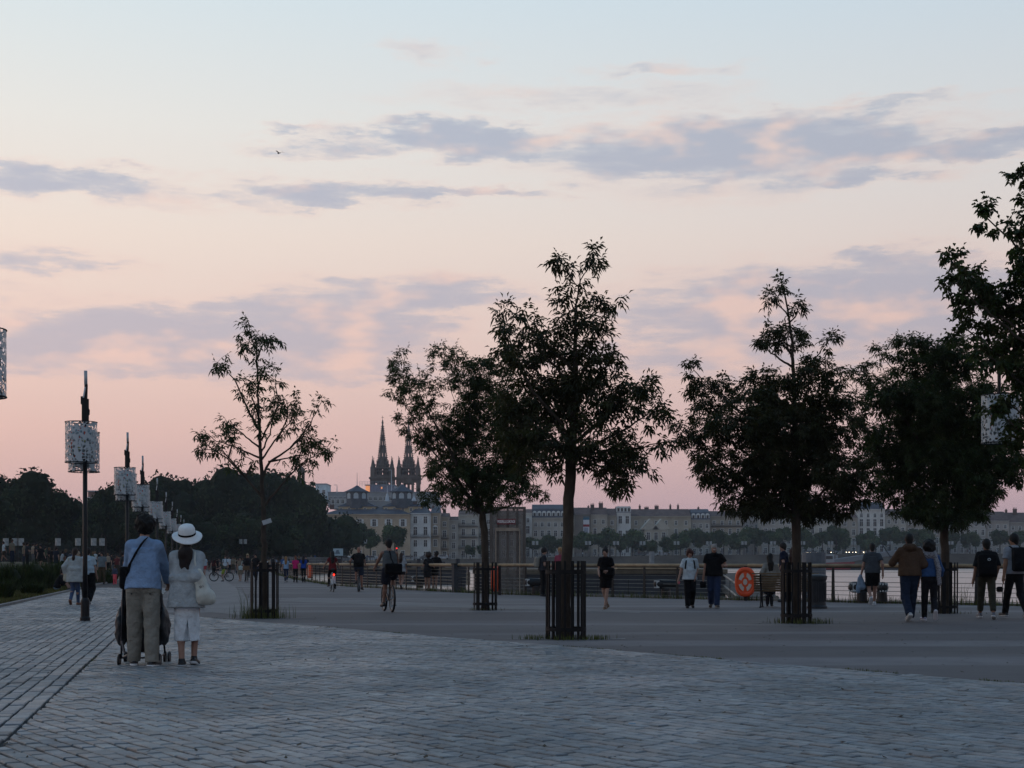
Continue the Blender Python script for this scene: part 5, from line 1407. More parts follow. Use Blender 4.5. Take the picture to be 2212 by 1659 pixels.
def lifebuoy(label, x, y, rz, s=1.0):
    """orange lifebuoy in its housing on a railing post: rounded case, open front with white ring segments"""
    t = thing('lifebuoy', label, 'lifebuoy', (x, y, 0), rz, 'orange lifebuoys on the railing')
    org = mat('buoy_orange', C('d24a1c'), .45, .12, 6, .05, 30, spec=.4)
    W, H, Dp = .33, .47, .12
    zc = .60
    out = []
    prof = [(1.0, Dp), (1.0, -Dp * .6), (.93, -Dp * .95), (.80, -Dp), (.70, -Dp * .75)]
    n = 30; vs = []; fs = []
    for q, yy in prof:
        for k in range(n):
            an = 2 * PI * k / n; e = 0.8
            cx, sz_ = math.copysign(abs(math.cos(an)) ** e, math.cos(an)), math.copysign(abs(math.sin(an)) ** e, math.sin(an))
            vs.append((cx * W * q, yy, zc + sz_ * H * q))
    for i in range(len(prof) - 1):
        for k in range(n): fs.append((i * n + k, i * n + (k + 1) % n, (i + 1) * n + (k + 1) % n, (i + 1) * n + k))
    fs.append(tuple(range(n)))
    link('case', me_from('case', vs, fs, org, smooth=False), t)
    wht = cmat('#b9aea2', 'paint')
    def sec(a0, a1, r0_, r1_, m, nm, yy):
        mb = MB(); pts = []
        for k in range(7): a = a0 + (a1 - a0) * k / 6; pts.append((math.cos(a) * W * r1_, zc + math.sin(a) * H * r1_))
        if r0_ > 0:
            for k in range(7): a = a1 + (a0 - a1) * k / 6; pts.append((math.cos(a) * W * r0_, zc + math.sin(a) * H * r0_))
        else: pts = [(math.cos(2 * PI * k / 24) * W * r1_, zc + math.sin(2 * PI * k / 24) * H * r1_) for k in range(24)]
        mb.prism(pts, yy, yy + .03).build(nm, m, t)
    sec(0, 2 * PI - .001, .0, .72, org, 'face', -Dp * .78)
    for k in range(4): sec(k * PI / 2 + .28, k * PI / 2 + PI / 2 - .28, .36, .64, wht, 'white_segment', -Dp * .78 - .012)
    sec(0, 2 * PI - .001, .0, .2, wht, 'hub', -Dp * .78 - .012)
    MB().box((0, Dp + .06, .55), (.09, .1, 1.1)).build('bracket', RST, t)
    return t


lifebuoy('orange lifebuoy case on the railing beside the bench', .1577 * 47.15, 47.15, R(-12))
p = G(310, 580.2); lifebuoy('distant orange lifebuoy case beside the woman in blue top', p[0], p[1] - .3, R(-68))
p = G(495.2, 594.8); lifebuoy('orange lifebuoy seen edge-on behind the second tree guard', p[0], p[1] - .45, R(-97))


def bollard(label, px, py, Y, rz):
    p = at(px, py, Y)
    t = thing('mooring_bollard', label, 'bollard', (p.x, Y, 0.06), rz, 'mooring bollards beyond the railing')
    m = mat('bollard_black', C('1b1b1d'), .5, .2, 6)
    mb = MB(); mb.lathe([(.16, 0), (.15, .25), (.13, .3)], 12); mb.build('foot', m, t)
    v, f = sdf_mesh([cone((-.26, 0, .42), (.3, 0, .42), .17, .15)], .03)
    link('head', me_from('head', v, f, m, smooth=True), t)
    for i in range(4):
        a = -.9 + i * .45
        MB().box((-.36 + .06 * abs(a), math.sin(a) * .16, .42), (.1, .04, .26)).build('white_stripe', cmat('#b4b8b8', 'paint'), t)
bollard('mooring bollard behind the white-shirted woman', 666, 575, 50.5, .1)
bollard('mooring bollard behind the walker in black shorts', 862, 574, 44.5, .2)
bollard('mooring bollard between rail posts right of the walker in black shorts', 882, 574, 44, 1.4)
bollard('mooring bollard behind the cyclist in the tank top', 420, 576, 67.5, .0)
bollard('mooring bollard behind the man with pale backpack', 536, 576, 55, .1)

# ================================================================== bench and bin
p = G(752, 607.6)
t = thing('park_bench', 'slatted wooden bench with cast iron legs seen from behind', 'bench', (p[0] + .98, p[1] + .3, 0), R(-14))
WD = mat('bench_wood', C('6b5a44'), .8, .25, 5, .2, 30)
CI = mat('cast_iron', C('18191b'), .5, .2, 6, .2, 30, metal=.3)
for i in range(7):
    z = .46 + i * .064; y = -.20 - i * .038
    MB().box((0, y, z), (1.7, .025, .052), Matrix.Rotation(R(30), 3, 'X')).build('back_slat', WD, t)
MB().box((0, -.46, .92), (1.78, .05, .035)).build('top_slat', WD, t)
for i in range(5): MB().box((0, -.12 + i * .085, .44), (1.7, .07, .025)).build('seat_slat', WD, t)
for x in (-.66, .66):
    mb = MB()
    mb.tube([(x, -.46, .9), (x, -.36, .7), (x, -.22, .48), (x, -.1, .38), (x, .12, .4), (x, .27, .41)], .024, 6)
    mb.tube([(x, -.3, .55), (x, -.3, .3), (x, -.36, .12), (x, -.45, .0)], [.022, .022, .02, .024], 6); mb.tube([(x, -.32, .14), (x, -.22, .26), (x, -.02, .3), (x, .16, .22), (x, .24, .1), (x, .3, 0)], .02, 6)
    mb.tube([(x, .2, .4), (x, .24, .2), (x, .3, .0)], .02, 6); mb.box((x, -.46, .012), (.06, .13, .024)); mb.box((x, .3, .012), (.06, .12, .024))
    mb.build('leg', CI, t)
p = G(817, 608.4)
t = thing('litter_bin', 'dark ribbed litter bin beside the bench', 'bin', (p[0], p[1], 0))
BN_ = mat('bin_dark', C('22262b'), .55, .2, 5, .1, 30)
mb = MB(); mb.lathe([(.27, 0), (.27, .05), (.235, .09), (.225, .2), (.23, .72), (.26, .78), (.26, .82)], 20); mb.build('body', BN_, t)
for k in range(20):
    a = 2 * PI * k / 20; MB().box((math.cos(a) * .238, math.sin(a) * .238, .44), (.02, .03, .5), Matrix.Rotation(a, 3, 'Z')).build('rib', BN_, t)
mb = MB(); mb.lathe([(.27, .82), (.27, .86), (.2, .9), (.05, .92)], 20); mb.build('lid', BN_, t)

# pale worn strips on the ground either side of each guard
PALE = mat('worn_strip', C('8d8a88'), .85, .3, 3, .2, 40)
for i, (px, py, hw) in enumerate(((264.4, 618.1, 1.15), (485.2, 610.2, 1.2), (565.8, 639, .95), (796.4, 623.2, 1.3), (944.5, 613.5, 1.3))):
    x, y = G(px, py); w_ = .07
    for s in (-1, 1):
        x0, x1 = (x - hw, x - .36) if s < 0 else (x + .36, x + hw)
        tag(sheet('pit_edging', [(x0, y - w_ * .2), (x1, y - w_), (x1, y + w_), (x0, y + w_ * .4)], .006, PALE), kind='structure')

# ================================================================== people
def ik(a, c, l1, l2, pole):
    a, c = Vector(a), Vector(c); d = c - a; L = d.length
    mx = (l1 + l2) * .999
    if L > mx: c = a + d * (mx / L); d = c - a; L = mx
    L = max(L, abs(l1 - l2) + .02)
    q = (l1 * l1 - l2 * l2 + L * L) / (2 * L); h = math.sqrt(max(0, l1 * l1 - q * q))
    u = d.normalized(); p = Vector(pole); p = p - u * p.dot(u)
    p = p.normalized() if p.length > 1e-4 else Vector((0, 1, 0))
    return a + u * q + p * h, c


SKIN = '#8a6d60'


def stand(sp=.09, arms=None, lean=0, head=0):
    return dict(feet=[(-sp, 0, 0), (sp, .02, 0)], lean=lean, hands=arms or [(-.245, .03, .80), (.245, .03, .80)], head=head, pel=.955)


def walk(ph=1, st=.30, arms=None, lean=4, sp=.07, lift=.10, head=0):
    """stride: ph = +1 left foot forward; the rear foot rolls over its toes"""
    f, b = st, -st
    feet = [(-sp, f if ph > 0 else b, 0 if ph > 0 else lift), (sp, b if ph > 0 else f, lift if ph > 0 else 0)]
    sw = .16
    hands = arms or [(-.245, -sw if ph > 0 else sw, .83), (.245, sw if ph > 0 else -sw, .83)]
    return dict(feet=feet, lean=lean, hands=hands, head=head, pel=.93)


def ride(crank=0.6, lean=28, hands=None, seat=(0, -.24, .98)):
    ca, sa = math.cos(crank) * .165, math.sin(crank) * .165
    return dict(feet=[(-.12, .02 + ca, .20 + sa), (.12, .02 - ca, .20 - sa)], lean=lean, hands=hands or [(-.27, .40, 1.04), (.27, .40, 1.04)], pelvis=seat, head=0, ride=True)


def person(label, loc, h=1.72, face=0.0, pose=None, top=('t', '#333333'), bottom=('trousers', '#22252b'), hair=('short', '#1c1512'), shoes=('#1a1a1c', None), skin=SKIN, vox=None, dist=None,
           wide=1.0, female=False, group=None, eyes=False, extra=None, name='person', merge=False):
    x, y = loc[0], loc[1]; z0 = loc[2] if len(loc) > 2 else 0.0
    dist = dist or y
    vox = vox or min(.024, max(.0105, dist * .00056))
    s = h / 1.75; pose = pose or stand()
    t = thing(name, label, 'person', (x, y, z0), R(face), group)
    wd = wide * (.93 if female else 1.0)
    P = Vector(pose.get('pelvis', (0, 0, pose.get('pel', .95))))
    ln = R(pose.get('lean', 0)); tv = Vector((0, math.sin(ln), math.cos(ln))); fv = Vector((0, math.cos(ln), -math.sin(ln)))
    S = lambda v: np.array(v) * s
    X = Vector((1, 0, 0))
    sh = [P + tv * .455 + X * (-.158 * wd), P + tv * .455 + X * (.158 * wd)]
    hip = [P + X * -.088, P + X * .088]
    nb = P + tv * .53; hv = (tv + Vector((0, 0, 1.2))).normalized(); hc = nb + hv * .155 + Vector((0, .02, 0))
    yaw = R(pose.get('head', 0)); hf = Vector((-math.sin(yaw), math.cos(yaw), -math.sin(R(pose.get('nod', 0))))).normalized(); hr = Vector((math.cos(yaw), math.sin(yaw), 0))
    arms = []; legs = []
    for i in (0, 1):
        sg = -1 if i == 0 else 1
        el_, hd = ik(sh[i], pose['hands'][i], .285, .255, pose.get('epole', (sg * .5, -1, -.35))); arms.append((sh[i], el_, hd))
        fx, fy, fz_ = pose['feet'][i]; lift = fz_
        ank = Vector((fx, fy - (.03 if lift > .04 and not pose.get('ride') else 0), .085 + lift))
        kn, an_ = ik(hip[i], ank, .435, .415, pose.get('kpole', (sg * .08, 1, .1))); legs.append((hip[i], kn, an_, lift))
    # ---------- skin: one continuous surface
    B = []
    B += [ell(S(hc + hv * .018), S((.074, .093, .098))), ell(S(hc - hv * .05 + hf * .028), S((.056, .064, .062)), k=.03 * s), cone(S(nb - tv * .03), S(hc - hv * .06 - hf * .01), .056 * s, .05 * s)]
    if vox < .022:
        B += [cone(S(hc + hf * .088 + hv * .01), S(hc + hf * .108 - hv * .018), .011 * s, .015 * s, k=.012)]
        for sg in (-1, 1): B.append(ell(S(hc + hr * (sg * .076)), S((.014, .024, .032)), k=.008))
    tw = .95 if female else 1.0
    B += [cone(S(P - X * .06 * tw), S(P + X * .06 * tw), .098 * s, .098 * s), cone(S(P + tv * .17 - X * .045), S(P + tv * .17 + X * .045), .085 * s * tw, .085 * s * tw),
          cone(S(P + tv * .31 - X * .07 * wd), S(P + tv * .31 + X * .07 * wd), .082 * s, .082 * s), cone(S(P + tv * .5), S(P + tv * .45 - X * .13 * wd), .052 * s, .05 * s), cone(S(P + tv * .5), S(P + tv * .45 + X * .13 * wd), .052 * s, .05 * s)]
    for a, e, w_ in arms:
        B += [cone(S(a), S(e), .05 * s, .04 * s), cone(S(e), S(w_), .041 * s, .028 * s)]
        d = (w_ - e).normalized(); B.append(cone(S(w_), S(w_ + d * .075), .028 * s, .032 * s, k=.02))
    for a, kn, an_, lift in legs:
        B += [cone(S(a), S(kn), .082 * s, .054 * s), cone(S(kn), S(an_), .05 * s, .036 * s), cone(S(kn.lerp(an_, .28) - fv * .012), S(kn.lerp(an_, .42) - fv * .008), .052 * s, .046 * s)]
    bv, bf = sdf_mesh(B, vox, .028 * s)
    # hands with four fingers and a thumb joined to the same mesh
    if dist < 62:
        mb = MB()
        for i, (a, e, w_) in enumerate(arms):
            d = (w_ - e).normalized(); side = d.cross(Vector((1 if i else -1, .2, 0))); side = side.normalized() if side.length > .1 else Vector((0, 1, 0))
            cur = side.cross(d) * (1 if i else -1)
            base = w_ + d * .085; nrm = d.cross(side).normalized()
            if pose.get('grip'): pass
            for f in range(4):
                o = base + side * ((f - 1.5) * .019); l = (.062, .073, .07, .052)[f]; bd = -.35 if not pose.get('grip') else -1.2
                c1 = o + (d * math.cos(bd * .5) + nrm * math.sin(abs(bd) * .5)) * l * .55; c2 = c1 + (d * math.cos(bd) + nrm * math.sin(abs(bd))) * l * .5
                mb.tube([S(o - d * .02), S(c1), S(c2)], [.0092 * s, .0085 * s, .0065 * s], 5)
            th = w_ + d * .03 + side * -.03
            mb.tube([S(th), S(th + (d * .6 - side * .7).normalized() * .035 + nrm * .01), S(th + (d * .85 - side * .5).normalized() * .06 + nrm * .02)], [.011 * s, .0105 * s, .008 * s], 5)
        o_ = len(bv); bv = np.vstack([bv, np.array(mb.v)]); fl = bf.tolist() + [tuple(o_ + q for q in f) for f in mb.f]
    else: fl = bf.tolist()
    parts = [('body', bv, fl, cmat(skin, 'skin'))]
    # ---------- clothes
    kind, tc = top[0], top[1]; to = top[2] if len(top) > 2 else {}
    lo = to.get('loose', .0); hem = to.get('hem', -.02); inf = .014 + lo
    T = []
    hp = (S(P + tv * hem), tuple(-tv))
    hw_, hd_ = (.184 if not female else .182) + inf + lo * .7, .124 + inf + lo * .7
    cw_, cd_ = (.158 if not female else .146) * wd + inf * .6, .104 + inf * .8
    c0, c1 = P + tv * (hem - .01), P + tv * .43
    if female and hem < .0:
        wp = P + tv * .2; ww_, wdp = .132 + inf + lo * .7, .1 + inf + lo * .6
        T += [frus(S(c0), S(wp), S((hw_, hd_)), S((ww_, wdp)), k=.07), frus(S(wp - tv * .02), S(c1), S((ww_, wdp)), S((cw_, cd_)), k=.07)]
    else: T.append(frus(S(c0), S(c1), S((hw_, hd_)), S((cw_, cd_))))
    if female: T += [ell(S(P + tv * .335 + fv * .075 + X * sg * .068), S((.066, .06, .066)), k=.03) for sg in (-1, 1)]
    if kind == 'tank':
        T += [cone(S(P + tv * .45 - X * .09 * wd), S(P + tv * .45 + X * .09 * wd), .07 * s, .07 * s)]
    else:
        T += [cone(S(P + tv * .495), S(P + tv * .45 + X * sg * .135 * wd), (.058 + inf * .6) * s, (.057 + inf * .7) * s) for sg in (-1, 1)] + [cone(S(nb - tv * .06), S(nb - tv * .005), .075 * s, .06 * s)]
    if kind == 't':
        for a, e, w_ in arms:
            q = a.lerp(e, to.get('sleeve', .62)); d = (e - a).normalized()
            T.append(cone(S(a - d * .01), S(q + d * .05), (.055 + inf * .7) * s, (.056 + inf * .9) * s, clip=((S(q), tuple(d)),)))
    elif kind in ('l', 'hood'):
        for a, e, w_ in arms:
            d = (w_ - e).normalized(); q = w_ - d * to.get('cuff', -.01)
            T += [cone(S(a), S(e), (.055 + inf * .7) * s, (.05 + inf * .6) * s), cone(S(e), S(q + d * .03), (.05 + inf * .6) * s, (.034 + inf * .7 + lo * .6) * s, clip=((S(q), tuple(d)),))]
    if kind == 'hood': T += [ell(S(nb - fv * .07 + tv * .0), S((.125, .085, .075)), k=.03), cone(S(nb - X * .06 - fv * .02), S(nb + X * .06 - fv * .02), .075 * s, .075 * s)]
    if to.get('collar'): T += [cone(S(nb + tv * .0), S(nb + tv * .03), .068 * s, .066 * s, k=.01)]
    nz = [(.003 * s, 19 / s), (.0022 * s, 43 / s)] if vox < .02 else None
    tvv, tff = sdf_mesh(T, vox, .03 * s, nz, clip=(hp,))
    parts.append(('top', tvv, tff.tolist(), cmat(tc)))
    bk, bc = bottom[0], bottom[1]; bo = bottom[2] if len(bottom) > 2 else {}
    if bk != 'none':
        Bt = []; bl = bo.get('loose', 0.0); wclip = (S(P + tv * .115), tuple(tv))
        if bk in ('trousers', 'shorts', 'leggings'):
            e_ = {'trousers': .02, 'shorts': .026, 'leggings': .007}[bk] + bl
            Bt += [cone(S(P - X * .062), S(P + X * .062), (.108 + e_ * .4) * s, (.108 + e_ * .4) * s, clip=(wclip,)), cone(S(P + tv * .08 - X * .05), S(P + tv * .08 + X * .05), .1 * s, .1 * s, clip=(wclip,))]
            for a, kn, an_, lift in legs:
                if bk == 'shorts':
                    q = a.lerp(kn, bo.get('len', .78)); d = (kn - a).normalized()
                    Bt.append(cone(S(a), S(kn), (.088 + e_) * s, (.068 + e_) * s, clip=((S(q), tuple(d)),)))
                else:
                    d = (an_ - kn).normalized(); q = an_ + d * bo.get('ankle', .03)
                    Bt += [cone(S(a), S(kn), (.078 + e_) * s, (.056 + e_) * s), cone(S(kn), S(q + d * .03), (.056 + e_) * s, (.04 + e_ * 1.1) * s, clip=((S(q), tuple(d)),))]
        elif bk == 'skirt':
            hz = bo.get('hem', .45); rx, ry = bo.get('r', (.22, .19)); cy = (legs[0][1].y + legs[1][1].y) * .4
            Bt += [frus(S((0, cy, hz)), S((P.x, P.y, P.z + .08)), S((rx, ry)), S((.155, .125)), k=.02), ell(S(P - Vector((0, .035, .02))), S((.185, .16, .15)), k=.05, clip=(wclip,))]
            if bo.get('slit'):
                Bt.append(frus(S((.015, -ry * 1.15, hz - .02)), S((.03, -ry * 1.05, hz + .27)), S((.05, .16)), S((.004, .1)), op='-', k=0))
        bvv, bff = sdf_mesh(Bt, vox, .028 * s, nz, clip=((S(P + tv * min(.1, hem + .07)), tuple(tv)),))
        parts.append(('bottom', bvv, bff.tolist(), cmat(bc)))
    # ---------- shoes
    sc1, sole = shoes
    for (a, kn, an_, lift), (fx, fy, fz_) in zip(legs, pose['feet']):
        tilt = min(1.0, lift / .16) if not pose.get('ride') else 0.15
        dn = Vector((0, math.cos(tilt * .95), -math.sin(tilt * .95))); up = Vector((0, math.sin(tilt * .95), math.cos(tilt * .95)))
        yw = R(pose.get('splay', 9)) * (1 if fx < 0 else -1); dn = Matrix.Rotation(yw, 3, 'Z') @ dn
        heel = an_ - up * .05 - dn * .045; toe = heel + dn * .185
        Sh = [cone(S(heel), S(toe), .04 * s, .037 * s), cone(S(an_ - up * .005), S(heel + dn * .07 + up * .012), .043 * s, .04 * s), cone(S(heel + dn * .04), S(toe + X * (.01 if fx > 0 else -.01)), .042 * s, .042 * s)]
        v_, f_ = sdf_mesh(Sh, min(vox, .02), .015 * s); parts.append(('shoe', v_, f_.tolist(), cmat(sc1, 'leather')))
        if sole and dist < 50:
            v_, f_ = sdf_mesh([cone(S(heel - up * .022), S(toe - up * .02), .046 * s, .046 * s, clip=((S(heel - up * .008), tuple(up)), (S(heel - up * .046), tuple(-up))))], min(vox, .012), .004); parts.append(('sole', v_, f_.tolist(), cmat(sole, 'paint')))
    # ---------- hair
    hk, hcol = hair; H_ = []; hn = None
    cap_clip = ((S(hc + hf * .062 - hv * .03), tuple((hf * .86 - hv * .5).normalized())),)
    if hk in ('short', 'long', 'pony', 'bun', 'curly', 'afro', 'crop', 'fall'):
        g_ = {'short': .012, 'crop': .004, 'long': .014, 'pony': .01, 'bun': .01, 'curly': .034, 'afro': .06, 'fall': -.004}[hk]
        H_.append(ell(S(hc + hv * .026 - hf * .008), S((.078 + g_, .096 + g_, .1 + g_)), clip=cap_clip, k=.01))
        if hk in ('short', 'crop'): H_.append(cone(S(hc - hv * .06 - hf * .045), S(hc + hv * .02 - hf * .04), .055 * s, .06 * s, k=.02))
        if hk == 'curly': H_ += [ell(S(hc - hf * .05 + hv * .0), S((.105, .085, .10)), k=.02)]; hn = [(.014 * s, 58 / s), (.01 * s, 95 / s)]
        if hk == 'afro': H_ += [ell(S(hc - hf * .03 + hv * .0), S((.125, .11, .12)), k=.02)]; hn = [(.014 * s, 58 / s)]
        if hk in ('long', 'fall'):
            H_ += [cone(S(hc - hf * .05 + hv * (.01 if hk == 'long' else -.085)), S(nb - fv * .1 - tv * .02), (.088 if hk == 'long' else .066) * s, .085 * s), cone(S(nb - fv * .1 - tv * .02 - X * .03), S(nb - fv * .115 - tv * .24 - X * .03), .065 * s, .036 * s), cone(S(nb - fv * .1 - tv * .02 + X * .035), S(nb - fv * .115 - tv * .22 + X * .035), .062 * s, .034 * s)]
            hn = [(.006 * s, 55 / s)]
        if hk == 'pony': H_ += [cone(S(hc - hf * .09 + hv * .03), S(nb - fv * .1 - tv * .02), .035 * s, .045 * s), cone(S(nb - fv * .1 - tv * .02), S(nb - fv * .11 - tv * .24), .045 * s, .022 * s), cone(S(hc - hv * .05 - hf * .04), S(hc), .06 * s, .06 * s)]
        if hk == 'bun': H_ += [ell(S(hc + hv * .13 - hf * .03), S((.045, .045, .042))), cone(S(hc - hv * .05 - hf * .045), S(hc), .058 * s, .06 * s)]
        v_, f_ = sdf_mesh(H_, min(vox, .018), .02 * s, hn); parts.append(('hair', v_, f_.tolist(), cmat(hcol, 'hair')))
    if merge: return t, parts
    for nm, v_, f_, m in parts: link(nm, me_from(nm, v_, f_, m, smooth=True), t)
    if eyes:
        for sg in (-1, 1): MB().ell(S(hc + hf * .082 + hr * sg * .033 + hv * .012), S((.013, .009, .008)), 8, 5).build('eye', cmat('#17110f', 'paint'), t)
        MB().box(S(hc + hf * .094 - hv * .052), S((.045, .012, .008))).build('mouth', cmat('#6a3c38', 'skin'), t)
    info = dict(P=P, tv=tv, fv=fv, nb=nb, hc=hc, hv=hv, hf=hf, hr=hr, arms=arms, legs=legs, S=S, s=s, vox=vox, t=t, sh=sh)
    if extra: extra(info)
    return t


def worn(info, name, label, cat):
    """an Empty standing where the person stands: for bags and hats they carry"""
    t = info['t']; return thing(name, label, cat, t.location, t.rotation_euler.z)


def backpack(label, col, w_=.3, hh=.44, d=.17, low=0.0, mark=None):
    def f(i):
        S, P, tv, fv = i['S'], i['P'], i['tv'], i['fv']; t = worn(i, 'backpack', label, 'backpack')
        c = P + tv * (.27 - low) - fv * (.14 + d * .5); rot = np.array([[1, 0, 0], [0, fv.y, tv.y], [0, fv.z, tv.z]])
        sdf_obj('bag', [rbox(S(c), S((w_ / 2 - .05, d / 2 - .05, hh / 2 - .06)), .055 * i['s'], rot), rbox(S(c - tv * hh * .2 - fv * d * .42), S((w_ / 2 - .09, .01, hh * .14)), .035 * i['s'], rot)], min(.018, i['vox']), cmat(col), t, .03, [(.003, 30)])
        mb = MB()
        for sg in (-1, 1):
            x = Vector((sg * .095, 0, 0)); mb.tube([S(c + tv * hh * .42 + x + fv * d * .3), S(P + tv * .545 + x * 1.05), S(P + tv * .44 + x * 1.25 + fv * .115), S(P + tv * .25 + x * 1.5 + fv * .12), S(P + tv * .16 + x * 1.45 - fv * .08)], .02, 6)
        mb.build('strap', cmat(col), t)
        if mark: MB().tube([S(c - fv * (d * .52) + tv * .12 + Vector((.03 + math.cos(k * PI / 6) * .028, 0, 0)) + tv * math.sin(k * PI / 6) * .022) for k in range(12)], .008, 5, closed=True).build('emblem', cmat(mark, 'paint'), t)
    return f


def shoulder_bag(label, col, side=1, z=-.08, size=(.15, .07, .15), strap=True, cross=False, back=0.0, name='shoulder_bag', k2=None):
    def f(i):
        S, P, tv, fv = i['S'], i['P'], i['tv'], i['fv']; t = worn(i, name, label, 'bag'); X = Vector((1, 0, 0))
        c = P + X * side * (.27 - back * .25) + Vector((0, 0, z)) - Vector((0, back, 0))
        sdf_obj('bag', [rbox(S(c), S([max(.01, q - .04) for q in size]), .04 * i['s'])] + ([ell(S(c - Vector((0, 0, size[2] * .5))), S((size[0] * .95, size[1] * 1.1, size[2] * .6)), k=.05)] if k2 else []), min(.016, i['vox']), cmat(col), t, .03, [(.006, 26)])
        if strap:
            a = i['sh'][0 if (cross == (side > 0)) else 1] * 1.0 + tv * .065
            if cross: a = P + tv * .5 + X * (-side * .06)
            mb = MB(); mb.tube([S(c + Vector((0, 0, size[2]))), S(P + tv * .25 - fv * .15 + X * (.5 * (c.x + a.x)) * .9), S(a - fv * .1 - tv * .03), S(a), S(a + fv * .09 - tv * .05), S(P + tv * .25 + fv * .145 + X * (.5 * (c.x + a.x))), S(c + Vector((0, .03, size[2])))], .016, 6)
            mb.build('strap', cmat(col), t)
    return f


def both(*fs):
    def f(i):
        for q in fs: q(i)
    return f


# ------------------------------------------------------------------ the couple with the stroller
def man_extra(i):
    S, P, tv, fv = i['S'], i['P'], i['tv'], i['fv']; X = Vector((1, 0, 0))
    t = worn(i, 'sling_strap', 'black cross-body sling strap over the blue shirt', 'bag')
    path = [P + tv * .53 + X * .035 - fv * .075, P + tv * .47 + X * .0 - fv * .118, P + tv * .36 - X * .06 - fv * .138, P + tv * .22 - X * .13 - fv * .128, P + tv * .12 - X * .168 - fv * .07, P + tv * .08 - X * .185 + fv * .02]
    mb = MB(); vs = []
    for k, p in enumerate(path):
        for sg in (-1, 1): vs.append(S(p + X * sg * .022 + tv * sg * .016 - fv * .012))
    fs = [(2 * k, 2 * k + 1, 2 * k + 3, 2 * k + 2) for k in range(len(path) - 1)]
    mb.add(vs, fs); so = mb.build('strap', cmat('#101114'), t)
    md = so.modifiers.new('thick', 'SOLIDIFY'); md.thickness = .008; md.offset = 0
    sdf_obj('pouch', [rbox(S(P + tv * .1 - X * .2 + fv * .08), S((.04, .09, .1)), .03)], .015, cmat('#101114'), t)
    for sg in (-1, 1): MB().ell(S(P - tv * .115 + X * sg * .105 - fv * .122), (.011, .006, .011), 8, 5).build('pocket_button', cmat('#1d1c1a', 'paint'), i['t'])
    for sg in (-1, 1): MB().box(S(P - tv * .105 + X * sg * .1 - fv * .122), (.12, .008, .006)).build('pocket_seam', cmat('#4d4a3f'), i['t'])


MX, MY = G(143, 667.6)
person('man in pale blue shirt and grey trousers pushing a stroller', (MX, MY), 1.77, 4, dict(feet=[(-.12, .10, 0), (.11, -.06, 0)], lean=9, hands=[(-.20, .40, .98), (.22, .40, .98)], head=28, nod=8, pel=.945, grip=True),
       ('l', '#7a92b0', dict(loose=.008, hem=-.05, cuff=.02)), ('trousers', '#7d7b73', dict(loose=.012, ankle=.035)), ('curly', '#0a0706'), ('#17181b', '#c9c9c9'), wide=.95, extra=man_extra, eyes=False)
WX, WY = G(186.4, 667.3)


def hat_extra(i):
    S, hc, hv = i['S'], i['hc'], i['hv']; t = i['t']
    m = mat('hat_straw', C('d9dcdc'), .85, .06, 30, .3, 120)
    n = 36; vs = []; prof = [(.0, .135), (.045, .132), (.078, .115), (.094, .08), (.098, .02), (.1, .0), (.12, -.01), (.15, -.018), (.172, -.016), (.173, -.024), (.145, -.03), (.1, -.012)]
    tl = Matrix.Rotation(R(24), 3, 'X')
    for r_, z in prof:
        for k in range(n):
            a = 2 * PI * k / n; wv = 0 if r_ < .11 else (r_ - .1) / .1
            zz_ = z + wv * (.010 * math.sin(a * 2 + .5) - .035 * max(0, -math.sin(a)) - .02 * math.cos(a))
            vs.append(S(hc + hv * .062 - i['hf'] * .012) + np.array(tl @ Vector((r_ * 1.1 * math.cos(a), r_ * 1.14 * math.sin(a), zz_))) * i['s'])
    fs = [(j * n + k, j * n + (k + 1) % n, (j + 1) * n + (k + 1) % n, (j + 1) * n + k) for j in range(len(prof) - 1) for k in range(n)]
    hat = link('hat', me_from('hat', np.array(vs), fs, m, smooth=True), t)
    vs = []
    for r_, z in ((.1015, .0), (.1015, .028)):
        for k in range(n): a = 2 * PI * k / n; vs.append(S(hc + hv * .062 - i['hf'] * .012) + np.array(tl @ Vector((r_ * 1.1 * math.cos(a), r_ * 1.14 * math.sin(a), z + .004))) * i['s'])
    link('hat_band', me_from('hat_band', np.array(vs), [(k, (k + 1) % n, n + (k + 1) % n, n + k) for k in range(n)], cmat('#0e0e12'), smooth=True), hat)
    # white tote bag on the right shoulder
    P, tv, fv = i['P'], i['tv'], i['fv']; b = worn(i, 'tote_bag', 'off-white cotton tote bag hanging from the shoulder of the hatted woman', 'bag')
    c = P + Vector((.235, -.10, .04)); rot = np.array(Matrix.Rotation(R(-20), 3, 'Y'))
    sdf_obj('bag', [rbox(S(c + Vector((-.035, 0, .1))), S((.035, .045, .14)), .03, rot), ell(S(c + Vector((.02, -.015, -.085))), S((.12, .095, .11)), k=.07), ell(S(c + Vector((.075, -.01, -.10))), S((.08, .08, .075)), k=.05)], .0105, mat('tote_cotton', C('b4b6ae'), .9, .1, 12, .5, 22), b, .05, [(.006, 30), (.004, 55)])
    top_ = P + tv * .525 + Vector((.115, -.0, 0))
    mb = MB(); mb.tube([S(c + Vector((-.075, -.05, .23))), S(P + tv * .42 + Vector((.125, -.135, 0))), S(top_ + Vector((0, -.07, -.01))), S(top_ + Vector((0, 0, .012))), S(top_ + Vector((0, .08, -.05))), S(P + tv * .38 + Vector((.16, .13, 0)))], .013, 6); mb.build('strap', MATS['tote_cotton'], b)
    text_obj('lettering', 'D I', .036, cmat('#3c3c3c', 'paint'), b, S(c + Vector((-.012, -.083, .045))), (PI / 2, R(-18), 0), ext=.002)


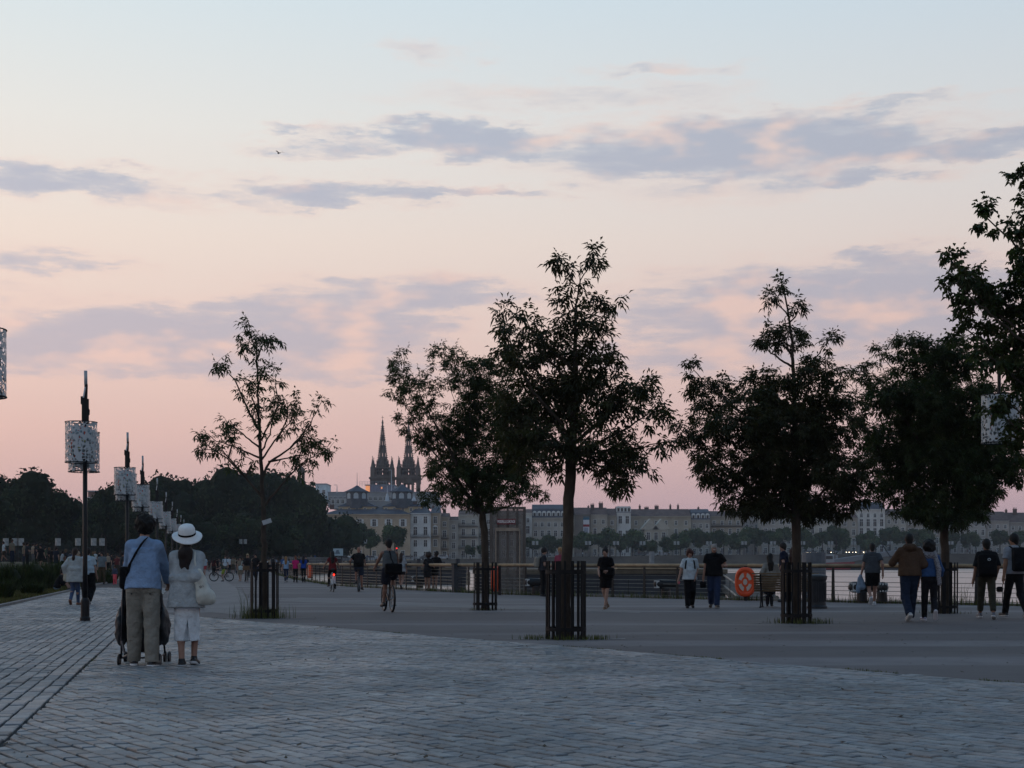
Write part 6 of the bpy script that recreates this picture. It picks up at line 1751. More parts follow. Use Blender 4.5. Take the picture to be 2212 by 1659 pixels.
person('woman in white wide-brimmed hat, pale jacket and white slit skirt', (WX, WY), 1.60, 2, dict(feet=[(-.055, -.02, 0), (.075, .12, .035)], lean=3, hands=[(-.13, .10, .80), (.22, .05, 1.0)], epole=(-.2, -1, -.2), head=0, pel=.945, splay=2),
       ('l', '#989fa2', dict(loose=.03, hem=-.19, cuff=-.02)), ('skirt', '#c6cfd6', dict(hem=.335, r=(.16, .14), slit=True)), ('fall', '#1c1210'), ('#141517', '#a9adb0'), female=True, wide=1.0, extra=hat_extra)

# stroller
st = thing('stroller', 'folding black stroller pushed by the man in blue shirt', 'stroller', (MX - .085, MY + .18, 0), R(4))
BLK = cmat('#131418', 'paint'); FAB = mat('stroller_fabric', C('23262b'), .55, .3, 8, .6, 24, spec=.4)
WHL = MB(); WHL.tube([(0, math.cos(k * PI / 10) * .062, .075 + math.sin(k * PI / 10) * .062) for k in range(20)], .015, 6, closed=True); WHL.lathe([(.0, 0)], 3, cap=False) if False else None
WHL.tube([(-.012, 0, .075), (.012, 0, .075)], .045, 12)
WHL = WHL.mesh('wheel', cmat('#1a1a1c', 'paint'))
for x in (-.215, .215):
    for y in (0, .52):
        for q in (-.025, .025) if y else (0,): o = link('wheel', WHL, st, (x + q + (.02 if x > 0 else -.02), y, 0))
    MB().tube([(x, .02, .09), (x * .98, .03, .5), (x * 1.02, .16, .92), (x * .98, .2, 1.0)], .013, 8).build('frame_tube', cmat('#2a2c31', 'metal'), st)
    MB().tube([(x, .5, .1), (x, .3, .45), (x, .1, .75)], .012, 8).build('frame_tube', cmat('#2a2c31', 'metal'), st)
    MB().tube([(x, .02, .1), (x, .5, .12)], .01, 6).build('frame_tube', cmat('#2a2c31', 'metal'), st)
    MB().tube([(x * .8, .0, .16), (x * .98, .02, .3)], .016, 6).build('rear_fork', cmat('#5a5d62', 'metal'), st)
MB().tube([(-.21, .2, 1.0), (-.1, .2, 1.01), (.1, .2, 1.01), (.21, .2, 1.0)], .016, 8).build('handle_bar', BLK, st)
MB().tube([(-.2, .02, .1), (.2, .02, .1)], .01, 6).build('axle', BLK, st)
sdf_obj('seat', [rbox((0, .28, .42), (.13, .10, .16), .05), rbox((0, .22, .62), (.14, .05, .14), .05), rbox((0, .18, .25), (.12, .08, .06), .03)], .016, FAB, st, .04)
for sg in (-1, 1): sdf_obj('side_cover', [ell((sg * .245, .22, .46), (.07, .2, .23)), cone((sg * .225, .2, .68), (sg * .2, .19, .9), .035, .02), cone((sg * .25, .2, .4), (sg * .2, .08, .26), .06, .02)], .013, FAB, st, .05, [(.01, 34), (.006, 60)])
sdf_obj('canopy', [ell((0, .36, .78), (.2, .22, .17))], .018, FAB, st, .03, clip=(((0, .2, .72), (0, -.3, -1)),))


# ------------------------------------------------------------------ bicycles
SPK = {}
def bicycle(label, loc, face, frame='#2a2d30', basket=False, rear_light=False, mudguard=False, s=1.0, tyre=.022, city=False):
    t = thing('bicycle', label, 'bicycle', (loc[0], loc[1], 0), R(face), 'bicycles on the promenade')
    fm = cmat(frame, 'metal' if frame != '#b4bdc2' else 'paint'); bk = cmat('#141517', 'paint'); ch = cmat('#8f9498', 'metal')
    r_ = .335 * s; yr, yf = -.50 * s, .56 * s
    key = (s, tyre)
    if key not in SPK:
        ty = MB().tube([(0, math.cos(k * PI / 16) * (r_ - tyre), math.sin(k * PI / 16) * (r_ - tyre)) for k in range(32)], tyre, 8, closed=True).mesh('tyre', bk, True)
        rm = MB().tube([(0, math.cos(k * PI / 16) * (r_ - tyre * 2.1), math.sin(k * PI / 16) * (r_ - tyre * 2.1)) for k in range(32)], .011, 6, closed=True).mesh('rim', ch, True)
        sp = MB()
        for k in range(20):
            a = k * PI / 10; sg = .03 if k % 2 else -.03
            sp.tube([(sg, .02 * math.cos(a + 1), .02 * math.sin(a + 1)), (0, math.cos(a) * (r_ - tyre * 2.2), math.sin(a) * (r_ - tyre * 2.2))], .0022, 3)
        sp.tube([(-.05, 0, 0), (.05, 0, 0)], .022, 8)
        SPK[key] = (ty, rm, sp.mesh('spokes', ch))
    for y in (yr, yf):
        wh = link('wheel', SPK[key][0], t, (0, y, r_)); link('rim', SPK[key][1], wh); link('spokes', SPK[key][2], wh)
        wh.name = 'wheel'
    bb = (0, -.02 * s, .285 * s); hd0, hd1 = (0, .40 * s, .60 * s), (0, .36 * s, .88 * s); st_ = (0, -.20 * s, .82 * s)
    mb = MB()
    if city: mb.tube([hd0, (0, .2 * s, .42 * s), bb], .024, 8)
    else: mb.tube([(0, .375 * s, .8 * s), (0, -.17 * s, .74 * s)], .018, 8); mb.tube([hd0, bb], .022, 8)
    mb.tube([bb, (0, -.21 * s, .88 * s)], .017, 8); mb.tube([hd0, hd1], .022, 8)
    for x in (-.045, .045): mb.tube([bb, (x, yr, r_)], .010, 6); mb.tube([(0, -.165 * s, .72 * s), (x, yr, r_)], .009, 6)
    mb.build('frame', fm, t)
    mb = MB()
    for x in (-.05, .05): mb.tube([(x * .6, .405 * s, .62 * s), (x, .45 * s, .5 * s), (x, yf, r_)], .013, 6)
    mb.build('fork', fm, t)
    hb = MB(); hz = 1.02 * s
    hb.tube([hd1, (0, .37 * s, hz)], .014, 6)
    hb.tube([(-.30, .30 * s, hz), (-.16, .38 * s, hz + .01), (0, .385 * s, hz), (.16, .38 * s, hz + .01), (.30, .30 * s, hz)], .012, 6); hb.build('handlebar', bk, t)
    for x in (-.27, .27): MB().tube([(x - .04, .31 * s, hz), (x + .04, .31 * s, hz)], .018, 6).build('grip', bk, t)
    sdf_obj('saddle', [cone((0, -.30 * s, .93 * s), (0, -.06 * s, .93 * s), .06, .02), cone((-.04, -.3 * s, .93 * s), (.04, -.3 * s, .93 * s), .045, .045)], .016, bk, t)
    cr = MB(); cr.tube([(-.06, bb[1], bb[2]), (.06, bb[1], bb[2])], .016, 6); cr.tube([(.045, bb[1] + math.cos(k * PI / 8) * .085, bb[2] + math.sin(k * PI / 8) * .085) for k in range(16)], .008, 4, closed=True)
    cr.tube([(.065, bb[1], bb[2]), (.07, bb[1] - .11 * s, bb[2] - .12 * s)], .01, 5); cr.tube([(-.065, bb[1], bb[2]), (-.07, bb[1] + .11 * s, bb[2] + .12 * s)], .01, 5); cr.build('crank', ch, t)
    for x, q in ((.12, -1), (-.12, 1)): MB().box((x, bb[1] + q * .11 * s, bb[2] + q * .12 * s), (.09, .08, .02)).build('pedal', bk, t)
    MB().tube([(.045, bb[1], bb[2] + .085), (.045, yr, r_ + .04)], .004, 4).tube([(.045, bb[1], bb[2] - .085), (.045, yr, r_ - .04)], .004, 4).build('chain', bk, t)
    if mudguard or city:
        mg = []
        for k in range(13): a = .15 + k * PI / 13; mg.append((0, yr + math.cos(a) * (r_ + .03), r_ + math.sin(a) * (r_ + .03)))
        MB().tube(mg, .022, 5).build('mudguard', fm, t)
    if basket:
        mb = MB(); c = (0, .52 * s, .88 * s)
        for z in (-.12, -.04, .04, .12): mb.tube([(-.19, c[1] - .13, c[2] + z), (.19, c[1] - .13, c[2] + z), (.19, c[1] + .13, c[2] + z), (-.19, c[1] + .13, c[2] + z)], .012, 4, closed=True)
        mb.box((0, c[1], c[2] - .12), (.36, .25, .01)); mb.box((0, c[1] + .13, c[2]), (.36, .01, .22)); mb.box((0, c[1] - .13, c[2]), (.36, .01, .22)); mb.build('basket', cmat('#5c4a38'), t)
        MB().box((0, yr, .78 * s), (.14, .36, .02)).build('rack', bk, t)
    if rear_light:
        MB().box((0, yr - .02, .70 * s), (.13, .4, .02)).build('rack', bk, t)
        MB().ell((0, yr - .26, .72 * s), (.03, .025, .028), 10, 6).build('rear_light', mat('red_rear_light', C('ff2a18'), .4, emit=C('ff1a0c'), es=14), t)
        for x in (-.055, .055): MB().prism([(x - .012, 0), (x + .012, 0), (x + .012, .01), (x - .012, .01)], 0, .01).build('guard_plate', fm, t); MB().tube([(x, yr - .30, .34), (x, yr - .2, .62), (x, yr - .02, .7)], .014, 6).build('skirt_guard', fm, t)
    return t


# cyclist in the tank top, riding away
cx, cy = G(390.5, 612.2); cf = 15.5
off_ = Vector((math.sin(R(cf)) * 0, .5, 0))
bx_, by_ = cx - .08, cy + .38
bicycle('dark mountain bike ridden by the man in the tank top', (bx_, by_), cf, '#2e3236', s=1.0, tyre=.03, mudguard=False)
person('cyclist in grey tank top with black messenger bag riding away', (bx_, by_), 1.76, cf, ride(-1.3, 20, [(-.29, .30, 1.08), (.29, .30, 1.08)], (0, -.26, 1.02)), ('tank', '#4a4e50'), ('shorts', '#1b1f2b', dict(loose=.02)), ('short', '#120e0c'), ('#151517', None),
       '#7d6052', wide=1.08, group='cyclists on the promenade', extra=shoulder_bag('black messenger bag on the back of the tank-top cyclist', '#0e0f12', side=.12, z=.04, size=(.21, .09, .13), cross=True, back=.24, name='messenger_bag'))
p = G(359, 591.8)
bicycle('dark bike ridden by the bald man in black', p, 3, '#23262a', s=1.0, tyre=.026)
person('bald cyclist in black T-shirt and blue shorts with backpack', p, 1.82, 3, ride(1.2, 6, [(-.34, -.05, 1.12), (.26, .36, 1.04)], (0, -.24, 1.0)), ('t', '#111214', dict(loose=.012)), ('shorts', '#232c3d'), ('none', '#000000'), ('#161618', None), '#8a6658',
       wide=1.1, group='cyclists on the promenade', extra=backpack('dark backpack of the bald cyclist', '#15171a', .3, .4, .16))
p = G(332, 591.9)
bicycle('white city bike with glowing red rear light', p, 13, '#b4bdc2', rear_light=True, city=True)
person('cyclist woman in dark red top with long black hair riding away', p, 1.66, 13, ride(.3, 4, [(-.36, .26, 1.05), (.36, .26, 1.05)], (0, -.22, .98)), ('t', '#5a1f22', dict(sleeve=.4)), ('leggings', '#131316'), ('long', '#0f0b0a'), ('#161618', None), female=True, group='cyclists on the promenade')
p = G(222, 581.4)
bicycle('black mountain bike standing side-on behind the hatted woman', p, 96, '#1d2023', s=.92, tyre=.03)
person('child cyclist in helmet and lime shorts astride the side-on bike', (p[0] + .12, p[1] - .05), 1.45, 96, dict(feet=[(-.16, .02, 0), (.2, .05, 0)], lean=26, hands=[(-.25, .48, 1.0), (.25, .48, 1.0)], pel=.9, head=0), ('t', '#3a4038'), ('shorts', '#7d8a3f'), ('crop', '#3a3d40'), ('#232327', None), group='cyclists on the promenade')
p = G(247.3, 582.4)
bicycle('city bike with front basket coming towards us', p, 184, '#2d2a28', basket=True)
person('cyclist woman with sunglasses and dark coat riding towards us', p, 1.7, 184, ride(.8, 5, None, (0, -.22, 1.0)), ('l', '#17181d'), ('leggings', '#2a2a30'), ('long', '#8d7a5c'), ('#202023', None), female=True, eyes=True, group='cyclists on the promenade',
       extra=lambda i: MB().box(i['S'](i['hc'] + i['hf'] * .09 + i['hv'] * .012), (.13, .02, .035)).build('sunglasses', cmat('#0d0d0f', 'paint'), i['t']))
p = G(273, 576.5)
bicycle('bike of the grey-shirted rider behind the left tree guard', p, 8, '#26282c')
person('cyclist in grey T-shirt with dark backpack behind the left tree', p, 1.78, 8, ride(1.0, 12), ('t', '#6d7276'), ('shorts', '#2a2f38'), ('short', '#1a1412'), ('#1a1a1c', None), group='cyclists on the promenade', extra=backpack('dark backpack of the rider behind the left tree', '#1a1d22'))
p = G(283, 576.0)
bicycle('bike of the blue-shirted rider near the railing', p, 5, '#3a3a3c')
person('cyclist in faded blue T-shirt leaning forward near the railing', p, 1.8, 5, ride(2.0, 30), ('t', '#2f486e'), ('shorts', '#4a4238'), ('short', '#6a6660'), ('#1a1a1c', None), group='cyclists on the promenade')

# ------------------------------------------------------------------ walkers, from right to left
person('man in brown hoodie and jeans walking away, selfie stick in hand', G(909.8, 622.2), 1.83, -3, walk(-1, .26, [(-.24, .36, 1.18), (.2, .16, 1.02)], 3), ('hood', '#4c3c30', dict(loose=.022, hem=-.03)), ('trousers', '#1f2a3d', dict(loose=.01)), ('crop', '#0f0c0b'), ('#8a9092', '#b5b8b8'), '#6d4a3c', wide=1.08,
       group='walkers near the right trees', extra=lambda i: tag(MB().tube([i['S'](i['arms'][0][2] + Vector((.0, .06, .02))), i['S'](i['arms'][0][2] + Vector((-.2, .35, .42)))], .011, 6).build('selfie_stick', cmat('#5a5f66', 'metal'), None, loc=i['t'].location, rz=i['t'].rotation_euler.z), 'thin raised selfie stick held by the man in hoodie', 'stick'))
def scarf(i):
    S, P, tv, fv = i['S'], i['P'], i['tv'], i['fv']; X = Vector((1, 0, 0))
    m = bpy.data.materials.new('leopard_scarf'); m.use_nodes = True; n = N(m.node_tree); co = n.node('ShaderNodeTexCoord').outputs['Object']
    v = n.node('ShaderNodeTexVoronoi'); n.put(v.inputs['Vector'], co); v.inputs['Scale'].default_value = 38
    n.put(m.node_tree.nodes['Principled BSDF'].inputs['Base Color'], n.mix(n.rng(v.outputs['Distance'], .32, .4), C('22242a'), C('74757c')))
    sdf_obj('scarf', [cone(S(P + tv * .51 - X * .05), S(P + tv * .51 + X * .05), .1, .1), cone(S(P + tv * .5 + X * .1 - fv * .09), S(P + tv * .22 + X * .16 - fv * .15), .05, .05), cone(S(P + tv * .22 + X * .16 - fv * .15), S(P - tv * .1 + X * .17 - fv * .17), .05, .045)], .018, m, i['t'], .03, [(.006, 30)])
person('woman in denim jacket with patterned scarf walking away', G(929.6, 622.2), 1.66, -6, walk(1, .25, [(-.24, .02, .82), (.24, .16, .92)], 2, lift=.16), ('l', '#2f4a72', dict(loose=.012, hem=.05)), ('trousers', '#1c1d22', dict(loose=-.004)), ('afro', '#0d0a09'), ('#8f8fa3', '#b9b9bf'), '#6d4a3c', female=True,
       group='walkers near the right trees', extra=both(scarf))
person('walker in black top and olive trousers with huge black backpack', G(986.6, 619.2), 1.74, -14, walk(1, .27, [(-.28, .04, .80), (.2, .12, .92)], 5, sp=.12, lift=.05, head=20), ('t', '#131519', dict(sleeve=.9, loose=.015)), ('trousers', '#34342c', dict(ankle=-.05)), ('short', '#0f0c0b'), ('#55565e', '#b0b2b5'), '#7b5a48',
       group='walkers near the right trees', extra=both(backpack('huge black backpack with small white emblem', '#0d0e11', .38, .5, .24, .06, '#aab2b6'), shoulder_bag('black camera hanging at the backpacker hip', '#0c0c0e', side=1, z=-.28, size=(.07, .06, .06), strap=False, name='camera')))
person('walker in grey T-shirt with black backpack at the right edge', G(1015, 618.8), 1.86, 8, walk(1, .3, [(-.27, -.05, .85), (.25, .2, .95)], 3, head=40), ('t', '#868b92', dict(loose=.014)), ('trousers', '#141519'), ('short', '#0d0b0b'), ('#1d1e22', '#9a9da0'), '#8a6752', group='walkers near the right trees',
       extra=backpack('black backpack of the walker at the right edge', '#101216', .3, .5, .18))
person('man in grey T-shirt and black shorts carrying a jacket, walking away', G(872.5, 606.2), 1.78, -8, walk(-1, .25, [(-.31, .06, .82), (.27, -.08, .9)], 3, lift=.15), ('t', '#3e444a', dict(loose=.014)), ('shorts', '#101114', dict(len=.85)), ('crop', '#15100e'), ('#9aa2a8', '#b9bcc0'), wide=1.05, group='people along the railing',
       extra=lambda i: tag(sdf_obj('carried_jacket', [cone(i['S'](i['arms'][0][2] + Vector((-.02, 0, -.03))), i['S'](i['arms'][0][2] + Vector((.03, 0, -.32))), .05, .1), cone(i['S'](i['arms'][0][2] + Vector((-.04, .02, -.1))), i['S'](i['arms'][0][2] + Vector((-.09, .02, -.46))), .05, .06)], .02, cmat('#6f8296'), None, .04, [(.012, 26)], loc=i['t'].location, rz=i['t'].rotation_euler.z), 'pale blue jacket carried by the man in black shorts', 'jacket'))
# bench group
person('woman with long dark hair in pale jacket perched on the bench', ((770.5 - 512) / F * 40.7, 40.7), 1.62, -6, dict(feet=[(-.12, .48, .32), (.12, .46, .32)], lean=4, pelvis=(0, .0, .78), hands=[(-.28, -.02, .78), (.22, .3, .85)], head=-40, kpole=(0, 1, .5), ride=True), ('l', '#7d7a74', dict(loose=.014)), ('trousers', '#2a2d36'), ('long', '#120d0c'), ('#17171a', '#a9a9a9'), female=True, group='group around the bench')
person('child with hair bun and pink hood sitting on the bench', (G(777, 608)[0], G(777, 607)[1] + .42), 1.25, -14, dict(feet=[(-.08, .5, 0), (.08, .5, 0)], lean=0, pelvis=(0, 0, .62), hands=[(-.15, .3, .72), (.15, .3, .72)], head=0, kpole=(0, 1, .6)), ('l', '#151519'), ('trousers', '#2c2a30'), ('bun', '#191312'), ('#1c1c20', None), group='group around the bench',
       extra=lambda i: sdf_obj('pink_hood', [ell(i['S'](i['nb'] + Vector((-.13, -.06, -.05))), (.1, .09, .07))], .02, cmat('#c27b93'), i['t']))
person('man in navy T-shirt turning left beside the bench tree', G(784.5, 602.5), 1.81, 62, stand(.1, [(-.24, .1, .95), (.24, .1, .9)], 3, 20), ('t', '#161b2c', dict(loose=.012)), ('trousers', '#23252c'), ('short', '#16100e'), ('#1c1c20', None), eyes=True, group='group around the bench')
person('woman with long brown hair half hidden by the bench tree trunk', G(792.5, 602.5), 1.66, -20, stand(), ('l', '#8d8479'), ('trousers', '#31343c'), ('long', '#3b271e'), ('#2a2a2e', None), female=True, group='group around the bench')
# polo man and white T-shirt woman coming towards us
def stache(i):
    MB().box(i['S'](i['hc'] + i['hf'] * .098 - i['hv'] * .036), (.06, .022, .02)).build('moustache', cmat('#b9b2aa', 'hair'), i['t'])
person('grey-haired man with moustache in black polo and jeans, walking towards us', G(714, 608.1), 1.73, 174, walk(1, .2, [(-.25, .28, 1.15), (.29, .02, .80)], 2, lift=.06), ('t', '#0f1013', dict(loose=.03, hem=-.06, collar=True)), ('trousers', '#27334c', dict(loose=.012)), ('crop', '#8b8680'), ('#3a332f', '#77736c'), '#94705f', wide=1.14, eyes=True, group='people along the railing',
       extra=both(stache, shoulder_bag('black camera dangling from the hand of the polo man', '#0d0d10', side=1.08, z=-.3, size=(.085, .07, .09), strap=False, name='camera')))
person('woman in white T-shirt with short auburn hair walking towards us', G(689.8, 608.1), 1.58, 178, walk(-1, .12, [(-.16, .16, .92), (.36, .05, .78)], 0, lift=.04), ('t', '#aebac0', dict(loose=.022, hem=-.09, sleeve=.75)), ('trousers', '#0f1013', dict(loose=.012)), ('curly', '#43251c'), ('#141416', None), '#957668', female=True, wide=1.12, eyes=True, group='people along the railing',
       extra=both(backpack('black bag hanging at the side of the white-shirted woman', '#111318', .22, .44, .14, .12), lambda i: MB().ell(i['S'](i['arms'][1][2] + Vector((0, .0, -.11))), (.035, .035, .05), 8, 6).build('pink_toy', cmat('#d06a7c'), i['t'])))
# woman in black dress
def purse(i):
    shoulder_bag('black handbag the woman in black is searching', '#0b0b0e', side=-.45, z=.12, size=(.16, .08, .12), strap=True, back=-.17, name='handbag')(i)
person('woman in short black dress searching her handbag', G(606, 609.2), 1.62, 158, walk(1, .17, [(-.12, .24, 1.08), (.12, .26, 1.0)], 4, lift=.05, sp=.03), ('t', '#0d0d10', dict(loose=.014, hem=-.06)), ('skirt', '#0d0d10', dict(hem=.60, r=(.18, .155))), ('bun', '#15100e'), ('#5b4434', '#7a6650'), '#94786a', female=True, eyes=True, group='people along the railing', extra=purse)
person('man in dark T-shirt with pale backpack looking at his phone', G(542.5, 596.8), 1.74, -82, stand(.07, [(-.14, .28, 1.1), (.14, .28, 1.1)], 4, 0) | dict(nod=25), ('t', '#2c2e34', dict(loose=.016)), ('trousers', '#101114'), ('short', '#1a1412'), ('#1a1a1d', None), eyes=False, group='people along the railing', extra=backpack('pale grey backpack on the phone reader', '#7d7a72', .28, .38, .16))
person('blond person in pink shirt behind the middle tree guard', G(560.5, 597.5), 1.74, 150, stand(), ('t', '#7d3b4c'), ('trousers', '#2a2b30'), ('short', '#8a6a45'), ('#1a1a1d', None), group='people along the railing')
# leaning couple and others at the railing
person('woman leaning on the railing beside the person in dark coat', G(427.5, 591), 1.64, -18, stand(.08, [(-.15, .3, 1.05), (.2, .34, 1.08)], 14, -30), ('t', '#1a191c'), ('shorts', '#1c1c20'), ('afro', '#20130f'), ('#5a4a40', None), '#7e6255', female=True, group='people along the railing')
person('person in black jacket leaning on the railing', G(434.5, 590.8), 1.72, -30, stand(.07, [(-.15, .3, 1.08), (.22, .36, 1.1)], 16, 0), ('l', '#0f0f12', dict(loose=.02, hem=-.28)), ('shorts', '#121216', dict(len=.6)), ('short', '#0e0b0a'), ('#7d7f82', '#999b9d'), '#7e6255', group='people along the railing',
       extra=shoulder_bag('white printed plastic bag held by the couple at the railing', '#a9b2b8', side=-1.0, z=-.12, size=(.07, .09, .22), strap=False, name='plastic_bag'))
person('walker in patterned white top and shorts behind the tank-top cyclist', G(401, 589.8), 1.66, -10, walk(1, .24, None, 3, lift=.12), ('t', '#8f9498', dict(loose=.03, hem=-.08)), ('shorts', '#191b22', dict(len=.5)), ('long', '#2a1d18'), ('#26262a', None), female=True, group='people along the railing')
person('blond woman in light blue top and jeans walking away', G(286, 582.4), 1.6, 2, walk(1, .16, None, 1, lift=.08), ('t', '#7f9cba'), ('leggings', '#1d2a44'), ('long', '#7c5c36'), ('#8c8f92', None), female=True, group='three women walking by the lifebuoy')
person('woman in bright pink top walking away', G(295.5, 582.4), 1.62, 0, walk(-1, .12, None, 1, lift=.05), ('t', '#b01e62'), ('leggings', '#121316'), ('bun', '#6b3f26'), ('#151518', None), female=True, wide=1.1, group='three women walking by the lifebuoy')
person('woman in blue top with very long dark hair walking away', G(303.5, 582.4), 1.66, 0, walk(1, .12, None, 1, lift=.05), ('t', '#1c3f8f'), ('leggings', '#0f1013'), ('long', '#0d0a0a'), ('#151518', None), female=True, group='three women walking by the lifebuoy')
person('woman in beige dress carrying a white bag towards us', G(240.3, 581.3), 1.6, 178, walk(1, .14, [(-.2, .2, .95), (.24, .05, .8)], 0, lift=.05), ('t', '#6e665a'), ('skirt', '#6e665a', dict(hem=.5, r=(.19, .16))), ('bun', '#191210'), ('#9a7b68', None), '#94786a', female=True, eyes=True, group='people coming along the promenade',
       extra=shoulder_bag('white handbag of the woman in beige dress', '#9fb3b5', side=-.2, z=.02, size=(.14, .07, .14), strap=True, back=-.2, name='handbag'))
person('man in black T-shirt behind the left tree guard', G(256, 581.5), 1.8, 170, walk(1, .15, [(-.2, .2, 1.0), (.26, .2, 1.1)]), ('t', '#121316'), ('trousers', '#1d2536'), ('short', '#17110f'), ('#1a1a1d', None), eyes=True, group='people coming along the promenade')
person('man in white T-shirt with dark backpack straps', G(225.5, 577.5), 1.8, 178, walk(-1, .15), ('t', '#a9bac6'), ('shorts', '#5a5850'), ('crop', '#3a2a22'), ('#2a2a2e', None), eyes=True, wide=1.06, group='people coming along the promenade', extra=backpack('dark backpack with straps over the white T-shirt', '#15181f'))
person('man in white shirt walking beside the hatted woman far off', G(204.5, 576.5), 1.82, 172, walk(1, .15), ('t', '#93a3ae', dict(loose=.02)), ('shorts', '#8d3a44'), ('crop', '#8a7a64'), ('#3a3a3e', None), group='people coming along the promenade')
person('woman in dark red dress seen from behind in the crowd', G(213.5, 576), 1.7, 0, walk(1, .12), ('t', '#3a1518'), ('trousers', '#16161a'), ('long', '#120d0c'), ('#1a1a1d', None), female=True, group='people coming along the promenade')
person('man with dark beard glimpsed between the couple', G(171.5, 588), 1.8, 176, walk(1, .1), ('t', '#17181c'), ('trousers', '#1a1c22'), ('short', '#0d0a09'), ('#1a1a1d', None), '#7b5544', eyes=True, group='people coming along the promenade', extra=lambda i: sdf_obj('beard', [ell(i['S'](i['hc'] + i['hf'] * .06 - i['hv'] * .07), (.055, .05, .05))], .018, cmat('#120d0b', 'hair'), i['t']))
# left side
person('woman in loose white sweater with canvas bag walking away', G(74.5, 605.8), 1.64, -6, walk(-1, .2, [(-.25, .0, .95), (.28, .04, .78)], 2, lift=.1, sp=.03), ('l', '#9aa0a0', dict(loose=.045, hem=-.22, cuff=.02)), ('leggings', '#3a4a66'), ('pony', '#2a1b15'), ('#6a4433', None), '#8a6d60', female=True, group='walkers by the lawn',
       extra=shoulder_bag('cream canvas bag with dark ring print on the sweater woman', '#9d998a', side=-.8, z=-.02, size=(.1, .12, .17), strap=True, name='canvas_bag'))
person('person in white top and wide black trousers hidden by the lamp pole', G(87.5, 605.2), 1.66, 0, walk(1, .14), ('t', '#9fb0ba', dict(loose=.02)), ('trousers', '#0f1013', dict(loose=.05)), ('short', '#17110f'), ('#8d9092', None), female=True, group='walkers by the lawn')
def sit(lx): return dict(feet=[(-.16, .55, .0), (.16, .5, 0)], lean=22, pelvis=(0, 0, .12), hands=[(-.1, .42, .42), (.1, .42, .42)], head=0, nod=20, kpole=(.6 * lx, .3, 1))
person('man in black sweater and pale jeans sitting on the lawn edge', (*G(56.5, 591.6), .05), 1.78, -78, sit(0), ('l', '#0e0f12', dict(loose=.02)), ('trousers', '#6d8396'), ('short', '#16100e'), ('#1a1b1e', None), group='people on the lawn')
person('man in grey T-shirt and khaki trousers standing by the shrubs', G(102, 584.4), 1.8, 176, stand(.12), ('t', '#5f6a70', dict(loose=.02)), ('trousers', '#4a4030'), ('short', '#17110f'), ('#26262a', None), eyes=True, wide=1.06, group='people by the shrubs')
person('small child in checked shirt and bright pink trousers', G(115, 584.7), 1.05, 170, stand(.1, [(-.25, .1, .9), (.25, .1, .9)]), ('l', '#3a4254'), ('leggings', '#d65a66', dict(loose=.015)), ('short', '#2a1b15'), ('#b04a58', None), group='people by the shrubs')
person('man in dark shirt and grey shorts beside the pink-trousered child', G(122.5, 584.7), 1.8, -60, stand(.1), ('t', '#1d2128'), ('shorts', '#6a6a66'), ('short', '#17110f'), ('#5a4436', None), group='people by the shrubs')

# ------------------------------------------------------------------ crowds: a few base figures, copied with their own clothes
BASES = []
for k, (po, fem, hk, bk) in enumerate([(stand(), False, 'short', ('trousers', '#22252b')), (walk(1, .24), False, 'short', ('shorts', '#22252b')), (walk(-1, .2), True, 'long', ('leggings', '#22252b')), (stand(.1, [(-.15, .3, 1.1), (.2, .1, .9)]), True, 'bun', ('skirt', '#22252b')), (stand(.12, [(-.27, .05, .8), (.15, .3, 1.2)]), False, 'crop', ('trousers', '#22252b'))]):
    t_, parts = person('base', (0, 0), 1.75, 0, po, ('t', '#333333'), bk, (hk, '#1c1512'), female=fem, vox=.036, dist=200, merge=True)
    bpy.data.objects.remove(t_)
    vs = []; fs = []; mi = []
    for j, (nm, v_, f_, m) in enumerate(parts):
        o = len(vs); vs += v_.tolist(); fs += [tuple(o + q for q in f) for f in f_]; mi += [('body', 'top', 'bottom', 'shoe', 'hair').index(nm if nm != 'sole' else 'shoe')] * len(f_)
    BASES.append(me_from('crowd_figure', vs, fs, [cmat(SKIN, 'skin'), cmat('#333333'), cmat('#22252b'), cmat('#1a1a1c', 'leather'), cmat('#1c1512', 'hair')], mi, True))
TOPS = ['#15171b', '#1d2430', '#3a3f46', '#8f999f', '#a8b4bb', '#5a2a2c', '#2f4a72', '#6a6558', '#20242a', '#44503e', '#7a8fa6', '#121316', '#8a7f70']
BOTS = ['#15171b', '#1c2536', '#2a2d33', '#3a352c', '#51555a', '#101114']


def extra_person(label, x, y, z, face, group, h=None):
    o = link('person', random.choice(BASES), None, (x, y, z), R(face)); s = (h or random.uniform(1.58, 1.86)) / 1.75; o.scale = (s * random.uniform(.95, 1.1), s, s)
    for i, c in ((1, random.choice(TOPS)), (2, random.choice(BOTS)), (4, random.choice(['#15100e', '#241812', '#5a4630', '#0d0b0a'])), (0, random.choice([SKIN, '#7d6052', '#94786a', '#6d4a3c']))):
        o.material_slots[i].link = 'OBJECT'; o.material_slots[i].material = cmat(c, 'cloth' if i in (1, 2) else 'hair' if i == 4 else 'skin')
    return tag(o, label, 'person', group)


